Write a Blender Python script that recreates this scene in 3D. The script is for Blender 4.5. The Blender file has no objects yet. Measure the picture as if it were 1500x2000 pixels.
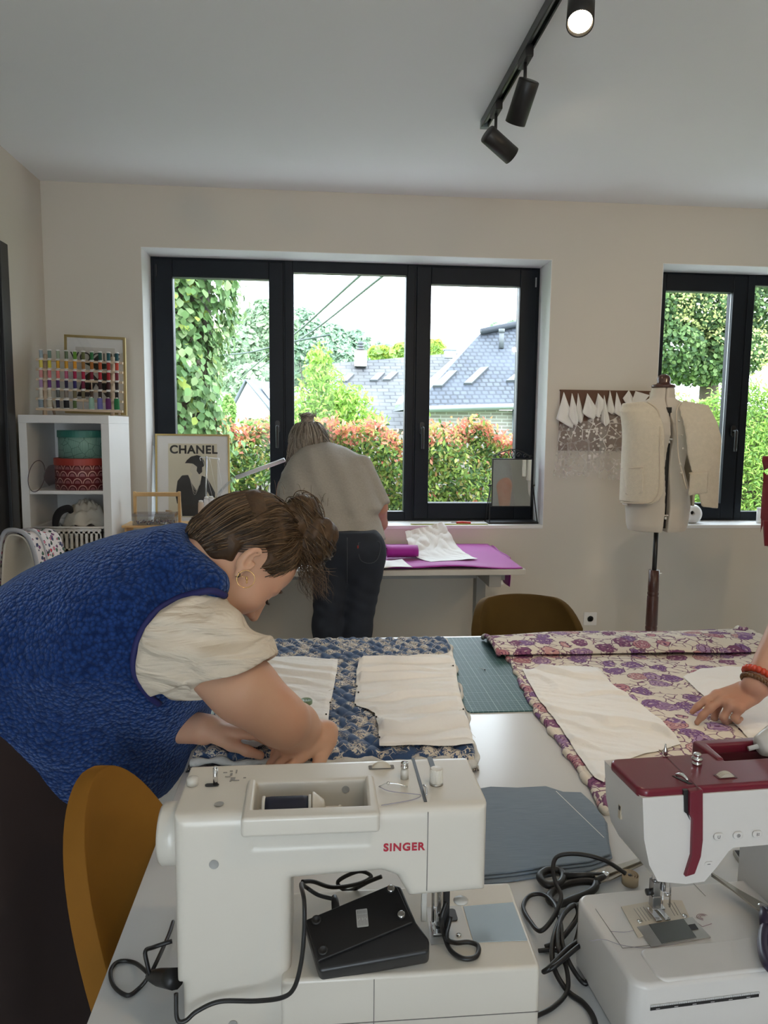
import bpy, bmesh, math, random
import numpy as np
from mathutils import Vector, Matrix, Euler, noise

R = random.Random(7)
C = bpy.context.scene.collection
scene = bpy.context.scene
PI = math.pi

# ------------------------------------------------------------------ camera
CAM_H = 1.43
F_PX, PITCH, ROLL, YAW = 1447.0, 0.11452, 0.01034, 0.09197


def cam_axes():
    c, s = math.cos(ROLL), math.sin(ROLL)
    cp, sp = math.cos(PITCH), math.sin(PITCH)
    cy, sy = math.cos(YAW), math.sin(YAW)

    def world(u, v, w):
        u2, v2 = c * u - s * v, s * u + c * v
        x, y, z = u2, cp * w + sp * v2, -sp * w + cp * v2
        return Vector((cy * x + sy * y, -sy * x + cy * y, z))
    return world(1, 0, 0), world(0, 1, 0), world(0, 0, 1)


CAX, CAY, CAF = cam_axes()
cam_data = bpy.data.cameras.new('camera')
cam_data.sensor_fit = 'AUTO'
cam_data.sensor_width = 36.0
cam_data.lens = F_PX / 2000.0 * 36.0
cam_data.clip_start = 0.02
cam_data.clip_end = 400
cam = bpy.data.objects.new('camera', cam_data)
C.objects.link(cam)
cam.matrix_world = Matrix.Translation((0, 0, CAM_H)) @ Matrix((
    (CAX.x, CAY.x, -CAF.x), (CAX.y, CAY.y, -CAF.y), (CAX.z, CAY.z, -CAF.z))).to_4x4()
scene.camera = cam


def P(px, py, X=None, Y=None, Z=None):
    """the point of the place seen at a spot of the photo, at a known X, Y or Z"""
    u, v = (px - 750) / F_PX, -(py - 1000) / F_PX
    d = CAX * u + CAY * v + CAF
    t = X / d.x if X is not None else Y / d.y if Y is not None else (Z - CAM_H) / d.z
    return Vector((d.x * t, d.y * t, CAM_H + d.z * t))


# ------------------------------------------------------------------ sky, sun, exposure
scene.view_settings.view_transform = 'Standard'
scene.view_settings.look = 'None'
scene.view_settings.exposure = 0.85
scene.view_settings.gamma = 1.0
scene.view_settings.use_curve_mapping = False
cy_ = scene.cycles
cy_.max_bounces = 7
cy_.diffuse_bounces = 4
cy_.glossy_bounces = 3
cy_.transmission_bounces = 5
cy_.transparent_max_bounces = 10
cy_.caustics_reflective = False
cy_.caustics_refractive = False
cy_.sample_clamp_indirect = 6.0
cy_.use_denoising = True

SKY_STRENGTH = 4.4
world = bpy.data.worlds.new('overcast_sky')
scene.world = world
world.use_nodes = True
wn = world.node_tree
bg = wn.nodes['Background']
tc = wn.nodes.new('ShaderNodeTexCoord')
sep = wn.nodes.new('ShaderNodeSeparateXYZ')
rmp = wn.nodes.new('ShaderNodeValToRGB')
wn.links.new(tc.outputs['Generated'], sep.inputs[0])
wn.links.new(sep.outputs['Z'], rmp.inputs[0])
rmp.color_ramp.elements[0].color = (0.80, 0.91, 1.0, 1)
rmp.color_ramp.elements[1].color = (0.76, 0.89, 1.0, 1)
wn.links.new(rmp.outputs[0], bg.inputs[0])
bg.inputs[1].default_value = SKY_STRENGTH

sun_d = bpy.data.lights.new('sun', 'SUN')
sun_d.energy = 0.8
sun_d.angle = 0.6
sun_d.color = (1.0, 0.97, 0.9)
sun = bpy.data.objects.new('sun', sun_d)
C.objects.link(sun)
sun.rotation_euler = Vector((-0.25, 0.62, -0.75)).to_track_quat('-Z', 'Y').to_euler()


# ------------------------------------------------------------------ scene graph helpers
WM = {}


def wm(o):
    return WM.get(o.name, Matrix.Identity(4))


def tag(o, label=None, cat=None, group=None, kind=None):
    if label: o['label'] = label
    if cat: o['category'] = cat
    if group: o['group'] = group
    if kind: o['kind'] = kind
    return o


def thing(name, label, cat, loc=(0, 0, 0), rot=(0, 0, 0), group=None):
    o = bpy.data.objects.new(name, None)
    o.empty_display_size = 0.05
    C.objects.link(o)
    o.location = loc
    o.rotation_euler = rot
    WM[o.name] = Matrix.Translation(loc) @ Euler(rot).to_matrix().to_4x4()
    return tag(o, label, cat, group)


def link_mesh(name, me, parent=None, local=False):
    o = bpy.data.objects.new(name, me)
    C.objects.link(o)
    if parent is not None:
        o.parent = parent
        WM[o.name] = wm(parent)
        if not local:
            me.transform(wm(parent).inverted())
    return o


def copy_tree(o, parent=None):
    c = o.copy()
    C.objects.link(c)
    if parent is not None:
        c.parent = parent
    for ch in [x for x in o.children]:
        copy_tree(ch, c)
    return c


def S(r, g, b):
    f = lambda c: ((c / 255) / 12.92 if c / 255 <= 0.04045 else ((c / 255 + 0.055) / 1.055) ** 2.4)
    return (f(r), f(g), f(b))


# ------------------------------------------------------------------ mesh builder
class MB:
    def __init__(self):
        self.v, self.f, self.mi, self.sm, self.cols = [], [], [], [], None
        self.m = 0

    def add(self, verts, faces, smooth=False, M=None):
        n = len(self.v)
        if M is not None:
            verts = [M @ Vector(p) for p in verts]
        self.v += [tuple(p) for p in verts]
        self.f += [tuple(n + i for i in f) for f in faces]
        self.mi += [self.m] * len(faces)
        self.sm += [smooth] * len(faces)
        return self

    def box(self, lo, hi, M=None):
        (a, b, c), (d, e, f) = lo, hi
        v = [(a, b, c), (d, b, c), (d, e, c), (a, e, c), (a, b, f), (d, b, f), (d, e, f), (a, e, f)]
        return self.add(v, [(3, 2, 1, 0), (4, 5, 6, 7), (0, 1, 5, 4), (1, 2, 6, 5), (2, 3, 7, 6), (3, 0, 4, 7)], False, M)

    def cbox(self, c, s, M=None):
        return self.box([c[i] - s[i] / 2 for i in range(3)], [c[i] + s[i] / 2 for i in range(3)], M)

    def prism(self, poly, h0, h1, M=None, smooth=False):
        """poly in local XY (ccw), extruded along local Z"""
        n = len(poly)
        v = [(x, y, h0) for x, y in poly] + [(x, y, h1) for x, y in poly]
        f = [tuple(range(n - 1, -1, -1)), tuple(range(n, 2 * n))]
        self.add(v, f, False, M)
        k = len(self.v) - 2 * n
        for i in range(n):
            j = (i + 1) % n
            self.f.append((k + i, k + j, k + n + j, k + n + i)); self.mi.append(self.m); self.sm.append(smooth)
        return self

    def lathe(self, prof, seg=24, M=None, smooth=True, cap=True, a0=0, a1=2 * PI):
        """prof: list of (r, z)"""
        v, f = [], []
        full = abs(a1 - a0 - 2 * PI) < 1e-6
        ns = seg if full else seg + 1
        for r, z in prof:
            for i in range(ns):
                a = a0 + (a1 - a0) * i / seg
                v.append((r * math.cos(a), r * math.sin(a), z))
        for j in range(len(prof) - 1):
            for i in range(seg):
                k = (i + 1) % ns
                f.append((j * ns + i, j * ns + k, (j + 1) * ns + k, (j + 1) * ns + i))
        if cap and full:
            if prof[0][0] > 1e-6: f.append(tuple(range(ns - 1, -1, -1)))
            if prof[-1][0] > 1e-6: f.append(tuple((len(prof) - 1) * ns + i for i in range(ns)))
        return self.add(v, f, smooth, M)

    def cyl(self, a, b, r, seg=16, r2=None, smooth=True):
        a, b = Vector(a), Vector(b)
        d = b - a
        M = Matrix.Translation(a) @ d.to_track_quat('Z', 'Y').to_matrix().to_4x4()
        return self.lathe([(r, 0), (r if r2 is None else r2, d.length)], seg, M, smooth)

    def tube(self, pts, r, seg=8, closed=False, n=0, cap=True):
        pts = [Vector(p) for p in pts]
        rs = r if isinstance(r, (list, tuple)) else [r] * len(pts)
        if n:
            pts, rs = smooth_path(pts, rs, n, closed)
        m = len(pts)
        v, f = [], []
        t = ((pts[1] - pts[-1]) if closed else (pts[1] - pts[0])).normalized()
        up = Vector((0, 0, 1)) if abs(t.z) < 0.9 else Vector((1, 0, 0))
        nrm = (up - t * up.dot(t)).normalized()
        for i, p in enumerate(pts):
            a = pts[i - 1] if (i > 0 or closed) else p
            b = pts[(i + 1) % m] if (i < m - 1 or closed) else p
            t = (b - a)
            t = t.normalized() if t.length > 1e-9 else Vector((0, 0, 1))
            nrm = nrm - t * nrm.dot(t)
            nrm = nrm.normalized() if nrm.length > 1e-6 else t.orthogonal().normalized()
            bn = t.cross(nrm)
            for k in range(seg):
                an = 2 * PI * k / seg
                v.append(p + (nrm * math.cos(an) + bn * math.sin(an)) * rs[i])
        for i in range(m if closed else m - 1):
            j = (i + 1) % m
            for k in range(seg):
                l = (k + 1) % seg
                f.append((i * seg + k, i * seg + l, j * seg + l, j * seg + k))
        if cap and not closed:
            f.append(tuple(range(seg - 1, -1, -1)))
            f.append(tuple((m - 1) * seg + k for k in range(seg)))
        return self.add(v, f, True)

    def grid(self, fn, nu, nv, smooth=True, cu=False, cv=False, M=None):
        """fn(u, v) -> point, u, v in 0..1"""
        v, f = [], []
        for j in range(nv if cv else nv + 1):
            for i in range(nu if cu else nu + 1):
                v.append(fn(i / nu, j / nv))
        w, hgt = (nu if cu else nu + 1), (nv if cv else nv + 1)
        for j in range(nv):
            for i in range(nu):
                i2, j2 = (i + 1) % w, (j + 1) % hgt
                f.append((j * w + i, j * w + i2, j2 * w + i2, j2 * w + i))
        return self.add(v, f, smooth, M)

    def ball(self, c, r, seg=16, rings=10, M=None):
        r = (r, r, r) if not isinstance(r, (tuple, list)) else r
        T = Matrix.Translation(c) @ (M if M is not None else Matrix.Identity(4)) @ Matrix.Diagonal((*r, 1))
        return self.lathe([(math.sin(PI * i / rings), -math.cos(PI * i / rings)) for i in range(rings + 1)], seg, T)

    def build(self, name, mat, parent=None, local=False, bevel=0, bseg=2, sub=0, solid=0, auto=None):
        me = bpy.data.meshes.new(name)
        me.from_pydata(self.v, [], self.f)
        for m in (mat if isinstance(mat, (list, tuple)) else [mat]):
            me.materials.append(m)
        me.polygons.foreach_set('material_index', self.mi)
        me.polygons.foreach_set('use_smooth', self.sm)
        if self.cols is not None:
            at = me.color_attributes.new('tint', 'FLOAT_COLOR', 'POINT')
            at.data.foreach_set('color', np.asarray(self.cols, dtype=np.float32).ravel())
        o = link_mesh(name, me, parent, local)
        if solid:
            md = o.modifiers.new('solid', 'SOLIDIFY'); md.thickness = solid; md.offset = 0
        if bevel:
            md = o.modifiers.new('bevel', 'BEVEL'); md.width = bevel; md.segments = bseg
            md.limit_method = 'ANGLE'; md.angle_limit = 0.6
            md.harden_normals = False
            me.polygons.foreach_set('use_smooth', [True] * len(me.polygons))
            wn_ = o.modifiers.new('wn', 'WEIGHTED_NORMAL'); wn_.keep_sharp = True
        if sub:
            md = o.modifiers.new('sub', 'SUBSURF'); md.levels = sub; md.render_levels = sub
        return o


def weld(o, d=1e-5):
    bm = bmesh.new(); bm.from_mesh(o.data)
    bmesh.ops.remove_doubles(bm, verts=bm.verts, dist=d)
    bmesh.ops.recalc_face_normals(bm, faces=bm.faces)
    bm.to_mesh(o.data); bm.free()
    return o


def smooth_path(pts, rs, n, closed=False):
    out, ro = [], []
    m = len(pts)
    segs = m if closed else m - 1
    for i in range(segs):
        if closed:
            p0, p1, p2, p3 = pts[i - 1], pts[i], pts[(i + 1) % m], pts[(i + 2) % m]
            r1, r2 = rs[i], rs[(i + 1) % m]
        else:
            p1, p2 = pts[i], pts[i + 1]
            p0 = pts[i - 1] if i > 0 else p1 * 2 - p2
            p3 = pts[i + 2] if i + 2 < m else p2 * 2 - p1
            r1, r2 = rs[i], rs[i + 1]
        for k in range(n):
            t = k / n
            out.append(0.5 * ((2 * p1) + (p2 - p0) * t + (2 * p0 - 5 * p1 + 4 * p2 - p3) * t * t + (3 * p1 - p0 - 3 * p2 + p3) * t ** 3))
            ro.append(r1 + (r2 - r1) * t)
    if not closed:
        out.append(pts[-1]); ro.append(rs[-1])
    return out, ro


def frame_M(loc, rz=0, rx=0, ry=0):
    return Matrix.Translation(loc) @ Euler((rx, ry, rz)).to_matrix().to_4x4()


def rrect(x0, y0, x1, y1, r, n=5):
    out = []
    for cx, cy, a in ((x1 - r, y1 - r, 0), (x0 + r, y1 - r, 90), (x0 + r, y0 + r, 180), (x1 - r, y0 + r, 270)):
        for k in range(n + 1):
            t = math.radians(a + 90 * k / n)
            out.append((cx + r * math.cos(t), cy + r * math.sin(t)))
    return out


# ------------------------------------------------------------------ signed-distance modelling
def sd_cone(p, a, b, ra, rb):
    """tapered capsule"""
    a, b = np.array(a, np.float32), np.array(b, np.float32)
    ab = b - a
    t = np.clip(((p - a) @ ab) / (ab @ ab + 1e-12), 0, 1)
    return np.linalg.norm(p - a - t[:, None] * ab, axis=1) - (ra + (rb - ra) * t)


def sd_ell(p, c, r, rot=None):
    q = p - np.array(c, np.float32)
    if rot is not None:
        q = q @ np.array(rot, np.float32)       # columns of rot are the ellipsoid's axes
    r = np.array(r, np.float32)
    k0 = np.linalg.norm(q / r, axis=1)
    k1 = np.linalg.norm(q / (r * r), axis=1)
    return k0 * (k0 - 1.0) / np.maximum(k1, 1e-6)


def sd_box(p, c, h, rot=None, rad=0.0):
    q = p - np.array(c, np.float32)
    if rot is not None:
        q = q @ np.array(rot, np.float32)
    q = np.abs(q) - (np.array(h, np.float32) - rad)
    return np.linalg.norm(np.maximum(q, 0), axis=1) + np.minimum(q.max(1), 0) - rad


def smin(a, b, k):
    h = np.maximum(k - np.abs(a - b), 0) / k
    return np.minimum(a, b) - h * h * k * 0.25


def smax(a, b, k):
    return -smin(-a, -b, k)


def sd_poly(xz, poly):
    """signed distance to a 2D polygon"""
    poly = np.array(poly, np.float32)
    n = len(poly)
    d = np.full(len(xz), 1e9, np.float32)
    inside = np.zeros(len(xz), bool)
    for i in range(n):
        a, b = poly[i], poly[(i + 1) % n]
        e = b - a
        w = xz - a
        t = np.clip((w @ e) / (e @ e + 1e-12), 0, 1)
        d = np.minimum(d, np.linalg.norm(w - t[:, None] * e, axis=1))
        c1 = (a[1] <= xz[:, 1]) & (b[1] > xz[:, 1]) & ((e[0] * w[:, 1] - e[1] * w[:, 0]) > 0)
        c2 = (a[1] > xz[:, 1]) & (b[1] <= xz[:, 1]) & ((e[0] * w[:, 1] - e[1] * w[:, 0]) < 0)
        inside ^= (c1 | c2)
    return np.where(inside, -d, d)


def sdf_mesh(fn, lo, hi, res):
    """surface-nets mesh of fn(points) < 0"""
    lo, hi = np.array(lo, np.float32), np.array(hi, np.float32)
    n = np.maximum(((hi - lo) / res).astype(int) + 1, 4)
    ax = [lo[i] + res * np.arange(n[i], dtype=np.float32) for i in range(3)]
    G = np.stack(np.meshgrid(*ax, indexing='ij'), -1)
    F = np.empty(tuple(n), np.float32)
    for i in range(n[0]):
        F[i] = fn(G[i].reshape(-1, 3)).reshape(n[1], n[2])
    ins = F < 0
    cn = tuple(n - 1)
    cnt = np.zeros(cn, np.float32)
    acc = np.zeros(cn + (3,), np.float32)
    corners = [(i, j, k) for i in (0, 1) for j in (0, 1) for k in (0, 1)]
    sl = lambda c: tuple(slice(c[d], c[d] + cn[d]) for d in range(3))
    for a in corners:
        for d in range(3):
            if a[d]: continue
            b = list(a); b[d] = 1
            fa, fb = F[sl(a)], F[sl(b)]
            cr = ins[sl(a)] != ins[sl(b)]
            t = np.where(cr, fa / np.where(cr, fa - fb, 1), 0)
            cnt += cr
            for e in range(3):
                acc[..., e] += np.where(cr, a[e] + (t if e == d else 0), 0)
    act = cnt > 0
    idx = np.full(cn, -1, np.int64)
    idx[act] = np.arange(act.sum())
    base = np.stack(np.meshgrid(*[np.arange(c) for c in cn], indexing='ij'), -1)
    V = (base[act] + acc[act] / cnt[act][:, None]) * res + lo
    quads = []
    for d in range(3):
        e1, e2 = (d + 1) % 3, (d + 2) % 3
        s0 = [slice(1, cn[k]) for k in range(3)]; s0[d] = slice(0, cn[d])
        s1 = list(s0); s1[d] = slice(1, cn[d] + 1)
        A, B = ins[tuple(s0)], ins[tuple(s1)]
        cr = np.argwhere(A != B)
        if not len(cr): continue
        off = np.array([1, 1, 1]); off[d] = 0
        g = cr + off
        flip = A[tuple(cr.T)]
        q = []
        for (u, w) in ((-1, -1), (0, -1), (0, 0), (-1, 0)):
            h = g.copy(); h[:, e1] += u; h[:, e2] += w
            q.append(idx[tuple(h.T)])
        q = np.stack(q, 1)
        q[~flip] = q[~flip][:, ::-1]
        quads.append(q)
    Q = np.concatenate(quads)
    return V, Q[(Q >= 0).all(1)]


def sdf_obj(name, fn, lo, hi, res, mat, parent=None, smooth_it=0):
    V, Q = sdf_mesh(fn, lo, hi, res)
    me = bpy.data.meshes.new(name)
    me.vertices.add(len(V)); me.vertices.foreach_set('co', V.astype(np.float32).ravel())
    me.loops.add(Q.size); me.loops.foreach_set('vertex_index', Q.astype(np.int32).ravel())
    me.polygons.add(len(Q)); me.polygons.foreach_set('loop_start', np.arange(0, Q.size, 4, dtype=np.int32))
    me.update(calc_edges=True); me.validate()
    me.polygons.foreach_set('use_smooth', [True] * len(me.polygons))
    for m in (mat if isinstance(mat, (list, tuple)) else [mat]):
        me.materials.append(m)
    o = link_mesh(name, me, parent)
    if smooth_it:
        md = o.modifiers.new('smooth', 'SMOOTH'); md.iterations = smooth_it; md.factor = 0.5
    return o


def rotcols(x, z):
    """3x3 (columns x, y, z axes) from a main axis x and an approximate z"""
    x = Vector(x).normalized(); z = Vector(z)
    y = z.cross(x).normalized(); z = x.cross(y)
    return [[x[i], y[i], z[i]] for i in range(3)]


# ------------------------------------------------------------------ materials
class NT:
    """a small wrapper round a node tree"""
    def __init__(self, name):
        self.mat = bpy.data.materials.new(name)
        self.mat.use_nodes = True
        self.t = self.mat.node_tree
        self.b = self.t.nodes['Principled BSDF']
        self.out = self.t.nodes['Material Output']

    def n(self, kind, **kw):
        nd = self.t.nodes.new('ShaderNode' + kind)
        for k, v in kw.items():
            if k.startswith('i_'):
                nd.inputs[k[2:].replace('_', ' ')].default_value = v
            else:
                setattr(nd, k, v)
        return nd

    def l(self, a, b):
        self.t.links.new(a, b)

    def co(self, kind='Object', scale=None, rot=None, loc=None):
        c = self.n('TexCoord').outputs[kind]
        if scale is not None or rot is not None or loc is not None:
            mp = self.n('Mapping')
            if scale is not None: mp.inputs['Scale'].default_value = scale if isinstance(scale, (tuple, list)) else (scale,) * 3
            if rot is not None: mp.inputs['Rotation'].default_value = rot
            if loc is not None: mp.inputs['Location'].default_value = loc
            self.l(c, mp.inputs[0])
            c = mp.outputs[0]
        return c

    def noise(self, co, scale, detail=3, rough=0.5, dist=0.0):
        nd = self.n('TexNoise'); nd.inputs['Scale'].default_value = scale
        nd.inputs['Detail'].default_value = detail; nd.inputs['Roughness'].default_value = rough
        nd.inputs['Distortion'].default_value = dist
        self.l(co, nd.inputs['Vector'])
        return nd.outputs[0]

    def vor(self, co, scale, feature='F1', out='Distance', rand=1.0):
        nd = self.n('TexVoronoi', feature=feature); nd.inputs['Scale'].default_value = scale
        nd.inputs['Randomness'].default_value = rand
        self.l(co, nd.inputs['Vector'])
        return nd.outputs[out]

    def ramp(self, fac, stops, interp='LINEAR'):
        nd = self.n('ValToRGB'); cr = nd.color_ramp; cr.interpolation = interp
        while len(cr.elements) < len(stops): cr.elements.new(0.5)
        for e, (p, c) in zip(cr.elements, stops):
            e.position = p; e.color = (*c, 1) if len(c) == 3 else c
        self.l(fac, nd.inputs[0])
        return nd.outputs[0]

    def mix(self, fac, a, b, mode='MIX'):
        nd = self.n('MixRGB', blend_type=mode)
        for k, x in ((0, fac), (1, a), (2, b)):
            if hasattr(x, 'links'): self.l(x, nd.inputs[k])
            elif k == 0: nd.inputs[0].default_value = x
            else: nd.inputs[k].default_value = (*x, 1)
        return nd.outputs[0]

    def math(self, op, a, b=None, c=None):
        nd = self.n('Math', operation=op)
        for k, x in enumerate((a, b, c)):
            if x is None: continue
            if hasattr(x, 'links'): self.l(x, nd.inputs[k])
            else: nd.inputs[k].default_value = x
        return nd.outputs[0]

    def sepxyz(self, co):
        nd = self.n('SeparateXYZ'); self.l(co, nd.inputs[0]); return nd.outputs

    def comb(self, x, y, z):
        nd = self.n('CombineXYZ')
        for k, a in enumerate((x, y, z)):
            if hasattr(a, 'links'): self.l(a, nd.inputs[k])
            else: nd.inputs[k].default_value = a
        return nd.outputs[0]

    def bump(self, h, strength=0.3, dist=0.002):
        nd = self.n('Bump'); nd.inputs['Strength'].default_value = strength; nd.inputs['Distance'].default_value = dist
        self.l(h, nd.inputs['Height']); self.l(nd.outputs[0], self.b.inputs['Normal'])
        return nd

    def set(self, **kw):
        for k, v in kw.items():
            k = {'color': 'Base Color', 'rough': 'Roughness', 'metal': 'Metallic', 'coat': 'Coat Weight', 'sheen': 'Sheen Weight',
                 'trans': 'Transmission Weight', 'alpha': 'Alpha', 'spec': 'Specular IOR Level', 'sss': 'Subsurface Weight',
                 'emit': 'Emission Color', 'emits': 'Emission Strength', 'srough': 'Sheen Roughness', 'stint': 'Sheen Tint', 'ior': 'IOR'}[k]
            if hasattr(v, 'links'): self.l(v, self.b.inputs[k])
            elif k in ('Base Color', 'Emission Color', 'Sheen Tint'): self.b.inputs[k].default_value = (*v[:3], 1)
            else: self.b.inputs[k].default_value = v
        return self


MATS = {}


def mat(name, color, rough=0.5, metal=0.0, vary=0.06, vscale=8.0, bump=0.0, bscale=200.0, bdist=0.001, **kw):
    """plain surface with a little tonal variation and an optional fine bump"""
    if name in MATS: return MATS[name]
    t = NT(name)
    co = t.co()
    if vary:
        c = t.mix(t.noise(co, vscale, 4), tuple(max(0, x * (1 - vary)) for x in color), tuple(min(1, x * (1 + vary)) for x in color))
        t.set(color=c)
    else:
        t.set(color=color)
    t.set(rough=rough, metal=metal, **kw)
    if bump:
        t.bump(t.noise(co, bscale, 3), bump, bdist)
    MATS[name] = t.mat
    return t.mat


def text_mesh(body, size, M, depth=0.001, name='lettering', mtl=None, parent=None, offset=0.0, spacing=1.0, align='CENTER'):
    cu = bpy.data.curves.new(name, 'FONT')
    cu.body = body; cu.size = size; cu.extrude = depth; cu.offset = offset; cu.space_character = spacing
    cu.align_x = align; cu.align_y = 'CENTER'
    o = bpy.data.objects.new(name, cu)
    C.objects.link(o)
    dg = bpy.context.evaluated_depsgraph_get()
    me = bpy.data.meshes.new_from_object(o.evaluated_get(dg))
    bpy.data.objects.remove(o); bpy.data.curves.remove(cu)
    me.name = name
    me.transform(M)
    me.materials.clear(); me.materials.append(mtl)
    return link_mesh(name, me, parent)
# ================================================================== the room
D = 4.244            # inner face of the window wall
FY = 4.45            # face of the window frames
XL, XR, YB, HC = -1.455, 4.6, -3.2, 2.705


def struct(o):
    o['kind'] = 'structure'
    return o


def wall_mat(name, color, amt=0.05):
    t = NT(name)
    co = t.co()
    c = t.mix(t.noise(co, 1.3, 4), tuple(x * (1 - amt) for x in color), color)
    t.set(color=c, rough=0.85, spec=0.25)
    t.bump(t.noise(co, 160, 3), 0.06, 0.001)
    return t.mat


M_WALL = wall_mat('matt wall paint', (0.665, 0.62, 0.545))
M_CEIL = wall_mat('matt ceiling paint', (0.88, 0.885, 0.885), 0.02)
M_FLOOR = mat('pale floor tiles', (0.68, 0.67, 0.65), 0.5, vscale=3, vary=0.15)
M_WHITE = mat('white lacquer', (0.78, 0.77, 0.75), 0.4, vary=0.02)
M_FRAME = mat('anthracite window frame', (0.005, 0.0085, 0.014), 0.45, vary=0.05, spec=0.22)
M_BLACK = mat('black paint', (0.008, 0.008, 0.009), 0.4)
M_SEAL = mat('grey glazing bead', (0.30, 0.32, 0.33), 0.35, metal=0.4)

# window wall, with both openings cut out of it
W1 = (-0.943, 1.336, 0.857, 2.383)
W2 = (1.993, 4.10, 0.857, 2.383)
m = MB()
y0, y1 = D, D + 0.30
for x0, x1, z0, z1 in ((XL - 0.3, W1[0], 0, HC), (W1[0], W1[1], 0, W1[2]), (W1[0], W1[1], W1[3], HC), (W1[1], W2[0], 0, HC),
                       (W2[0], W2[1], 0, W2[2]), (W2[0], W2[1], W2[3], HC), (W2[1], XR + 0.3, 0, HC)):
    m.box((x0, y0, z0), (x1, y1, z1))
struct(m.build('wall_back', M_WALL))
struct(MB().box((XL - 0.3, YB - 0.3, 0), (XL, D, HC)).build('wall_left', M_WALL))
struct(MB().box((XR, YB - 0.3, 0), (XR + 0.3, D, HC)).build('wall_right', M_WALL))
m = MB()
for x0, x1, z0, z1 in ((XL, -0.9, 0, HC), (0.3, XR, 0, HC), (-0.9, 0.3, 2.45, HC)):  # opening added in this unseen wall to let in daylight as fill
    m.box((x0, YB - 0.3, z0), (x1, YB, z1))
struct(m.build('wall_front', M_WALL))
struct(MB().box((XL - 0.3, YB - 0.3, HC), (XR + 0.3, D + 0.3, HC + 0.3)).build('ceiling', M_CEIL))
struct(MB().box((XL - 0.3, YB - 0.3, -0.2), (XR + 0.3, D + 0.3, 0)).build('floor', M_FLOOR))


def glass_mat(name='window glass', tint=(1, 1, 1), refl=0.06, film=0.0):
    t = NT(name)
    tr = t.n('BsdfTransparent'); tr.inputs[0].default_value = (*tint, 1)
    gl = t.n('BsdfGlossy'); gl.inputs['Roughness'].default_value = 0.02
    lw = t.n('LayerWeight'); lw.inputs[0].default_value = 0.25
    f = t.math('MULTIPLY_ADD', lw.outputs['Facing'], 0.25, refl)
    mx = t.n('MixShader')
    t.l(f, mx.inputs[0]); t.l(tr.outputs[0], mx.inputs[1]); t.l(gl.outputs[0], mx.inputs[2])
    t.l(mx.outputs[0], t.out.inputs[0])
    return t.mat


M_GLASS = glass_mat(refl=0.008)


def ring_bars(m, x0, x1, z0, z1, w, ya, yb):
    """a rectangular frame of four bars, outer size given, bar width w"""
    m.box((x0, ya, z0), (x0 + w, yb, z1)); m.box((x1 - w, ya, z0), (x1, yb, z1))
    m.box((x0 + w, ya, z0), (x1 - w, yb, z0 + w)); m.box((x0 + w, ya, z1 - w), (x1 - w, yb, z1))


def bead(m, x0, x1, z0, z1):
    ring_bars(m, x0 - 0.006, x1 + 0.006, z0 - 0.006, z1 + 0.006, 0.008, FY + 0.022, FY + 0.03)


def handle_part(par, x, z):
    h = MB()
    h.prism(rrect(-0.014, -0.035, 0.014, 0.035, 0.012), 0, 0.012, frame_M((x, FY - 0.012, z), rx=PI / 2))
    h.tube([(x, FY - 0.018, z), (x, FY - 0.05, z), (x, FY - 0.056, z - 0.012), (x, FY - 0.055, z - 0.125)], 0.0095, 8, n=3)
    h.build('handle', M_BLACK, par)


def window(name, x0, x1, z0, z1, sashes, fixed, mullions):
    w = struct(thing(name, None, None, ((x0 + x1) / 2, FY, z0)))
    fr = MB()
    ring_bars(fr, x0, x1, z0, z1, 0.055, FY + 0.012, FY + 0.085)
    for a, b in mullions:
        fr.box((a, FY + 0.012, z0 + 0.05), (b, FY + 0.085, z1 - 0.05))
    fr.build('window_frame', M_FRAME, w, bevel=0.003)
    for a, b, ga, gb, hx in sashes:                          # opening sash: outer a..b, glass ga..gb
        s = MB()
        zz0, zz1 = z0 + 0.016, z1 - 0.016
        s.box((a, FY, zz0), (ga, FY + 0.075, zz1)); s.box((gb, FY, zz0), (b, FY + 0.075, zz1))
        s.box((ga, FY, zz0), (gb, FY + 0.075, 0.971)); s.box((ga, FY, 2.271), (gb, FY + 0.075, zz1))
        s.build('sash', M_FRAME, w, bevel=0.004)
        be = MB(); bead(be, ga, gb, 0.971, 2.271); be.build('glazing_bead', M_SEAL, w)
        MB().box((ga, FY + 0.03, 0.971), (gb, FY + 0.036, 2.271)).build('pane', M_GLASS, w)
        if hx is not None: handle_part(w, hx, 1.425)
    for ga, gb in fixed:
        s = MB()
        s.box((ga - 0.045, FY + 0.006, z0 + 0.005), (ga, FY + 0.075, z1 - 0.005)); s.box((gb, FY + 0.006, z0 + 0.005), (gb + 0.045, FY + 0.075, z1 - 0.005))
        s.box((ga, FY + 0.006, z0 + 0.005), (gb, FY + 0.075, 0.917)); s.box((ga, FY + 0.006, 2.317), (gb, FY + 0.075, z1 - 0.005))
        s.build('fixed_frame', M_FRAME, w, bevel=0.003)
        be = MB(); bead(be, ga, gb, 0.917, 2.317); be.build('glazing_bead', M_SEAL, w)
        MB().box((ga, FY + 0.03, 0.917), (gb, FY + 0.036, 2.317)).build('pane', M_GLASS, w)
    return w


w1 = window('window_1', *W1, [(W1[0] + 0.02, -0.19, -0.819, -0.272, -0.226), (0.592, W1[1] - 0.02, 0.678, 1.213, 0.632)],
            [(-0.137, 0.537)], [(-0.21, -0.13), (0.53, 0.61)])
w2 = window('window_2', *W2, [(W2[0] + 0.02, 2.63, 2.117, 2.548, 2.59), (3.46, W2[1] - 0.02, 3.54, 3.98, 3.50)],
            [(2.689, 3.36)], [(2.61, 2.69), (3.36, 3.46)])
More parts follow.
